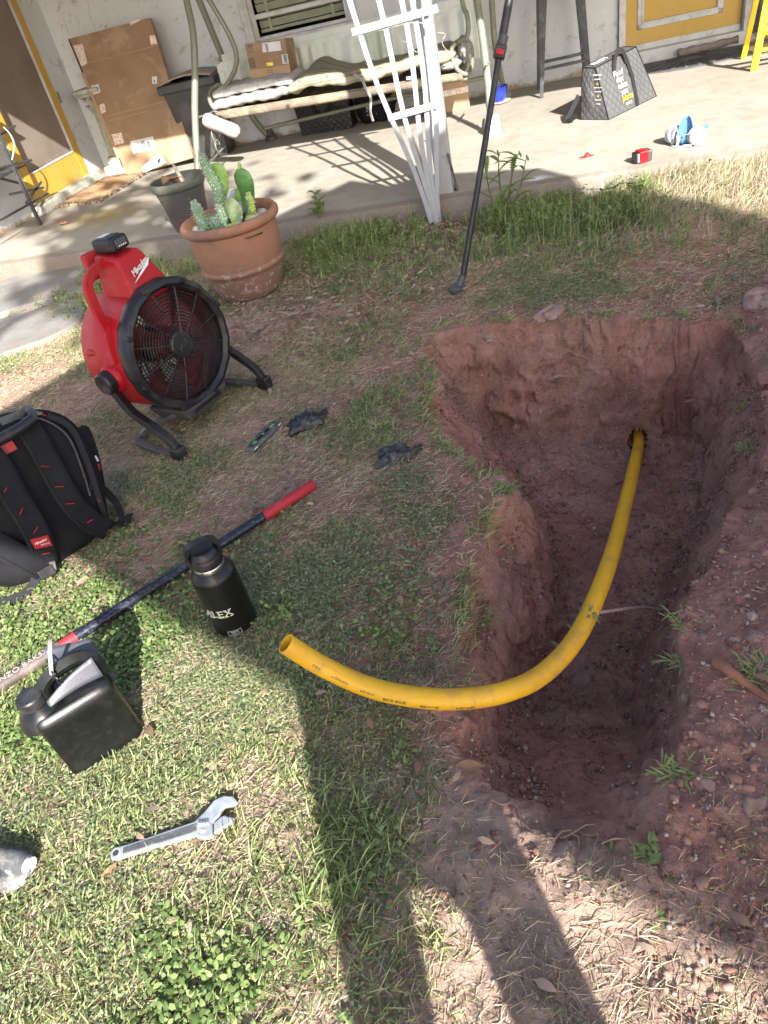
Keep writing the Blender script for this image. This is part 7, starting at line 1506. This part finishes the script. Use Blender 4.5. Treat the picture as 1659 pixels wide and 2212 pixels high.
# leaves caught on the pipe
lf = thing('sprig', 'green leafy sprig caught on the yellow pipe', 'sprig', pr_)
for k in range(12): a = k*1.1; leafblade(pr_+Vector((0, 0, .002)), (math.cos(a), math.sin(a), .3+.4*math.sin(k*2.)), .022+.009*(k % 3), .005, 'weed', 'leaf', lf, .6)
P = smoothpath([pr_, pr_+Vector((-.05, -.06, -.02)), pr_+Vector((-.10, -.12, -.05))], 5); MB().tube(P, .002, 5).build('stem', 'weed', lf)
for k in range(6): leafblade(P[3+k], (math.cos(k*2.2), math.sin(k*2.2), .3), .035, .008, 'weed', 'leaf', lf, .5)
# fallen leaves lying singly
def dead(px, py, L, rz, label, m='leaf_dry', asp=.5):
    p = hit(px, py, .006); o = leafblade(p, (math.cos(rz), math.sin(rz), .12), L, L*asp, m, 'fallen_leaf', None, .15); tag(o, label, 'leaf')
M['leaf_grey'] = mat('greyish green leaf', (.25, .33, .24), .7)
dead(548, 722, .07, .8, 'pale green fallen leaf on the soil below the cactus pot', 'leaf_grey', .6); dead(620, 742, .04, .2, 'brown leaf right of the pale green one', 'leaf_dry'); dead(905, 548, .09, 1.2, 'large brown dead leaf under the trellis', 'leaf_dry'); #dead(1150, 1600, .06, .4, 'brown leaf on the trench floor', 'leaf_dry')
dead(222, 1672, .10, 1.2, 'rust red dry leaf below the black jug', 'leaf_red', .3); dead(240, 1662, .06, .5, 'curled rust leaf touching the red one by the jug', 'leaf_red', .4); dead(222, 1915, .05, 1.3, 'tan leaf on the grass left of the wrench', 'leaf_dry'); dead(1020, 618, .05, .6, 'tan leaf beside the foot of the prop pole', 'leaf_dry')
dead(978, 1648+20, .07, .2, 'brown leaf in the shaded grass left of the trench', 'leaf_dry'); dead(530, 615, .05, .3, 'grey leaf under the rim side of the cactus pot', 'leaf_grey'); dead(640, 1955, .06, .9, 'green pointed leaf on the sunny grass', 'weed', .35)
# curved thin twig across the sunny patch by the bar
P = smoothpath([hit(x, y, .02) for x, y in ((80, 1350), (150, 1290), (240, 1235), (320, 1195), (390, 1172))], 6); o = MB().tube(P, .002, 5).build('twig', 'root_red', None); tag(o, 'long thin reddish twig arching over the grass beside the steel bar', 'twig')
for k, (x, y) in enumerate(((1130, 1790), (1240, 1800), (1060, 1740), (1300, 1830), (1170, 1820), (1210, 1815))): strand([(x, y), (x+40+8*k, y+25-9*k), (x+70, y+40+3*k)], .0022, 'dry_stem', 'thin dry grass stem hanging over the near trench lip', 'stem', 'root', 'dry stems at the near trench lip', .012, False, .012)

# ------------------------------------------------------------------ what casts the shade from behind the camera
T_ = math.tan(EL); HB = 3.1; sh_ = Vector((-math.sin(AZ), -math.cos(AZ), 0))*HB/T_
poly = [(-2.85, 2.2), (-1.73, 1.57), (.28, .48), (1.9, -.4), (2.6, 2.3), (.93, 3.84), (.06, 4.66), (-.18, 5.0), (-.95, 5.28), (-1.18, 5.14), (-1.52, 5.44), (-1.9, 4.85), (-2.0, 4.1), (-2.05, 3.72), (-2.42, 3.05)]  # outline of the shade on the ground
cp = thing('shade_sheet', 'flat added sheet cut to the outline of the shade, behind the photographer, outside the view', 'shade_caster', (3, -3, 0))  # added unseen sheet, shaped only to cast the big shade
mb = MB(); mb.prism([(x+sh_.x, y+sh_.y) for x, y in poly], HB, HB+.05); mb.build('overhead_sheet', 'roof', cp)
for x, y in ((4.2, -4.2), (4.6, -3.0), (4.3, -2.0)): MB().box((x, y, HB/2), (.1, .1, HB)).build('post', 'white', cp)  # posts added to carry the shade sheet
# photographer, whose legs throw the two long shadows at the bottom
ph = thing('photographer', 'person in navy shirt and trousers standing behind the camera, feet apart', 'person', (.27, -.52, 0))
def skinbody(name, V_, E_, Rr, m, par, sub=2):
    me = bpy.data.meshes.new(name); inv = WM[par.name].inverted(); me.from_pydata([tuple(inv @ Vector(v)) for v in V_], E_, []); o = bpy.data.objects.new(name, me); COL.objects.link(o); o.parent = par; WM[o.name] = WM[par.name].copy(); me.materials.append(m)
    md = o.modifiers.new('skin', 'SKIN'); md.use_smooth_shade = True
    for i, q_ in enumerate(Rr): me.skin_vertices[0].data[i].radius = (q_, q_) if isinstance(q_, float) else q_
    me.skin_vertices[0].data[0].use_root = True; s2_ = o.modifiers.new('sub', 'SUBSURF'); s2_.levels = s2_.render_levels = sub; return o
bx_, by_ = .27, -.52
VB = [(bx_, by_, .9), (.15, by_, .86), (.09, by_+.02, .48), (.03, by_, .09), (.03, by_+.13, .04), (.40, by_, .86), (.41, by_+.02, .48), (.42, by_, .09), (.43, by_+.13, .04),
      (bx_, by_, 1.1), (bx_-.0, by_-.01, 1.34), (bx_-.01, by_+.0, 1.5), (bx_-.02, by_+.03, 1.58), (bx_-.03, by_+.05, 1.69), (bx_-.03, by_+.05, 1.77),
      (.09, by_, 1.43), (-.09, by_+.12, 1.24), (-.05, by_+.36, 1.39), (.46, by_, 1.43), (.46, by_+.12, 1.2), (.13, by_+.38, 1.38)]
EB = [(0, 1), (1, 2), (2, 3), (3, 4), (0, 5), (5, 6), (6, 7), (7, 8), (0, 9), (9, 10), (10, 11), (11, 12), (12, 13), (13, 14), (10, 15), (15, 16), (16, 17), (10, 18), (18, 19), (19, 20)]
RB_ = [(.15, .11), .092, .065, .045, .035, .092, .065, .045, .035, (.17, .11), (.18, .12), .06, .055, (.08, .095), (.07, .08), .06, .045, .028, .06, .045, .028]
skinbody('body', VB, EB, RB_, M['dress'], ph)
hd_ = Vector((bx_-.03, by_+.06, 1.70)); MB().blob(hd_, (.078, .095, .115), .03, 2, 28, 20).build('head', 'skin', ph, smooth=80); MB().blob(hd_+Vector((0, .095, -.01)), (.012, .02, .025), .05, 3, 10, 8).build('nose', 'skin', ph, smooth=80)
for s in (-1, 1): MB().blob(hd_+Vector((s*.03, .085, .02)), (.012, .01, .008), 0, 3, 10, 8).build('eye', 'wprint', ph, smooth=80); MB().blob(hd_+Vector((s*.078, 0, 0)), (.012, .02, .03), .05, 3, 10, 8).build('ear', 'skin', ph, smooth=80)
MB().blob(hd_+Vector((0, .086, -.055)), (.025, .01, .006), 0, 3, 10, 8).build('mouth', 'red_dark', ph, smooth=80); MB().blob(hd_+Vector((0, -.012, .03)), (.085, .098, .1), .06, 5, 28, 18).build('hair', 'nylon', ph, smooth=80)
for s, wx in ((-1, -.05), (1, .13)):
    wp = Vector((wx, by_+.37, 1.385)); tgt = Vector((s*.045, -.075, 1.40)); dd_ = (tgt-wp).normalized(); V2 = [wp, wp.lerp(tgt, .5)]; E2_ = [(0, 1)]; R2_ = [.026, (.034, .018)]
    for f_ in range(4): b2 = wp.lerp(tgt, .78)+Vector((0, 0, .026-.018*f_)); V2 += [b2, b2+dd_*.03+Vector((0, .01, 0)), b2+dd_*.035+Vector((-s*.022, .012, 0))]; i2 = len(V2)-3; E2_ += [(1, i2), (i2, i2+1), (i2+1, i2+2)]; R2_ += [.009, .008, .006]
    b2 = wp.lerp(tgt, .45)+Vector((-s*.01, 0, .025)); V2 += [b2, b2+Vector((-s*.012, .03, .02))]; E2_ += [(1, len(V2)-2), (len(V2)-2, len(V2)-1)]; R2_ += [.011, .008]; skinbody('hand', V2, E2_, R2_, M['skin'], ph, 1)
o = MB().box((0, -.055, 1.415), (.075, .009, .155), Euler((R_(-38), 0, 0))).build('phone', 'plastic_black', None, bevel=.004); tag(o, 'black phone held up just behind the viewpoint', 'phone')
# bare branched tree limb far behind, dappling the left of the patio
trn = thing('tree', 'leafless spreading tree standing behind the camera to the right', 'tree', (7.5, -8, 0)); HT = 5.6; so_ = Vector((-math.sin(AZ), -math.cos(AZ), 0))*HT/T_
trk = Vector((8.2, -8.6, 0)); r_ = random.Random(5); MB().tube(smoothpath([trk, trk+Vector((.1, 0, 1.8)), trk+Vector((-.3, .1, 3.6)), trk+Vector((-1, .5, 4.9))], 4), [.26, .25, .24, .23, .22, .2, .19, .18, .17, .16, .15, .14, .13], 12).build('trunk', 'wood_grey', trn, smooth=60)
s0 = trk+Vector((-1, .5, 4.9)); mb = MB(); lv_ = []
for k in range(7):
    tx, ty = r_.uniform(-4.4, -2.9), r_.uniform(3.6, 6.2); e_ = Vector((tx, ty, 0))+so_+Vector((0, 0, HT+r_.uniform(-.3, .5))); mid_ = s0.lerp(e_, .55)+Vector((0, 0, .5))
    P = smoothpath([s0, s0.lerp(mid_, .5)+Vector((0, 0, .3)), mid_, e_], 7); mb.tube(P, list(np.linspace(.09, .035, len(P))), 7)
    for j in range(10, len(P)):
        for q_ in range(5):
            d_ = Vector((r_.uniform(-1, 1), r_.uniform(-1, 1), r_.uniform(-.6, .8)))*.55; mb.tube([P[j], P[j]+d_*.5+Vector((0, 0, .05)), P[j]+d_], [.03, .022, .012], 5)
            for z_ in range(4): lv_.append(P[j]+d_*r_.uniform(.4, 1.1)+Vector((r_.uniform(-.12, .12), r_.uniform(-.12, .12), r_.uniform(-.1, .1))))
mb.build('limbs', 'wood_grey', trn, smooth=60)
la = np.array([tuple(p) for p in lv_]); o = leaves(len(la), la[:, 0], la[:, 1], la[:, 2], r.uniform(.10, .24, len(la)), M['weed'], 'foliage', 31, .9, .6); o.parent = trn; o.matrix_parent_inverse = WM[trn.name].inverted(); o['kind'] = 'stuff'
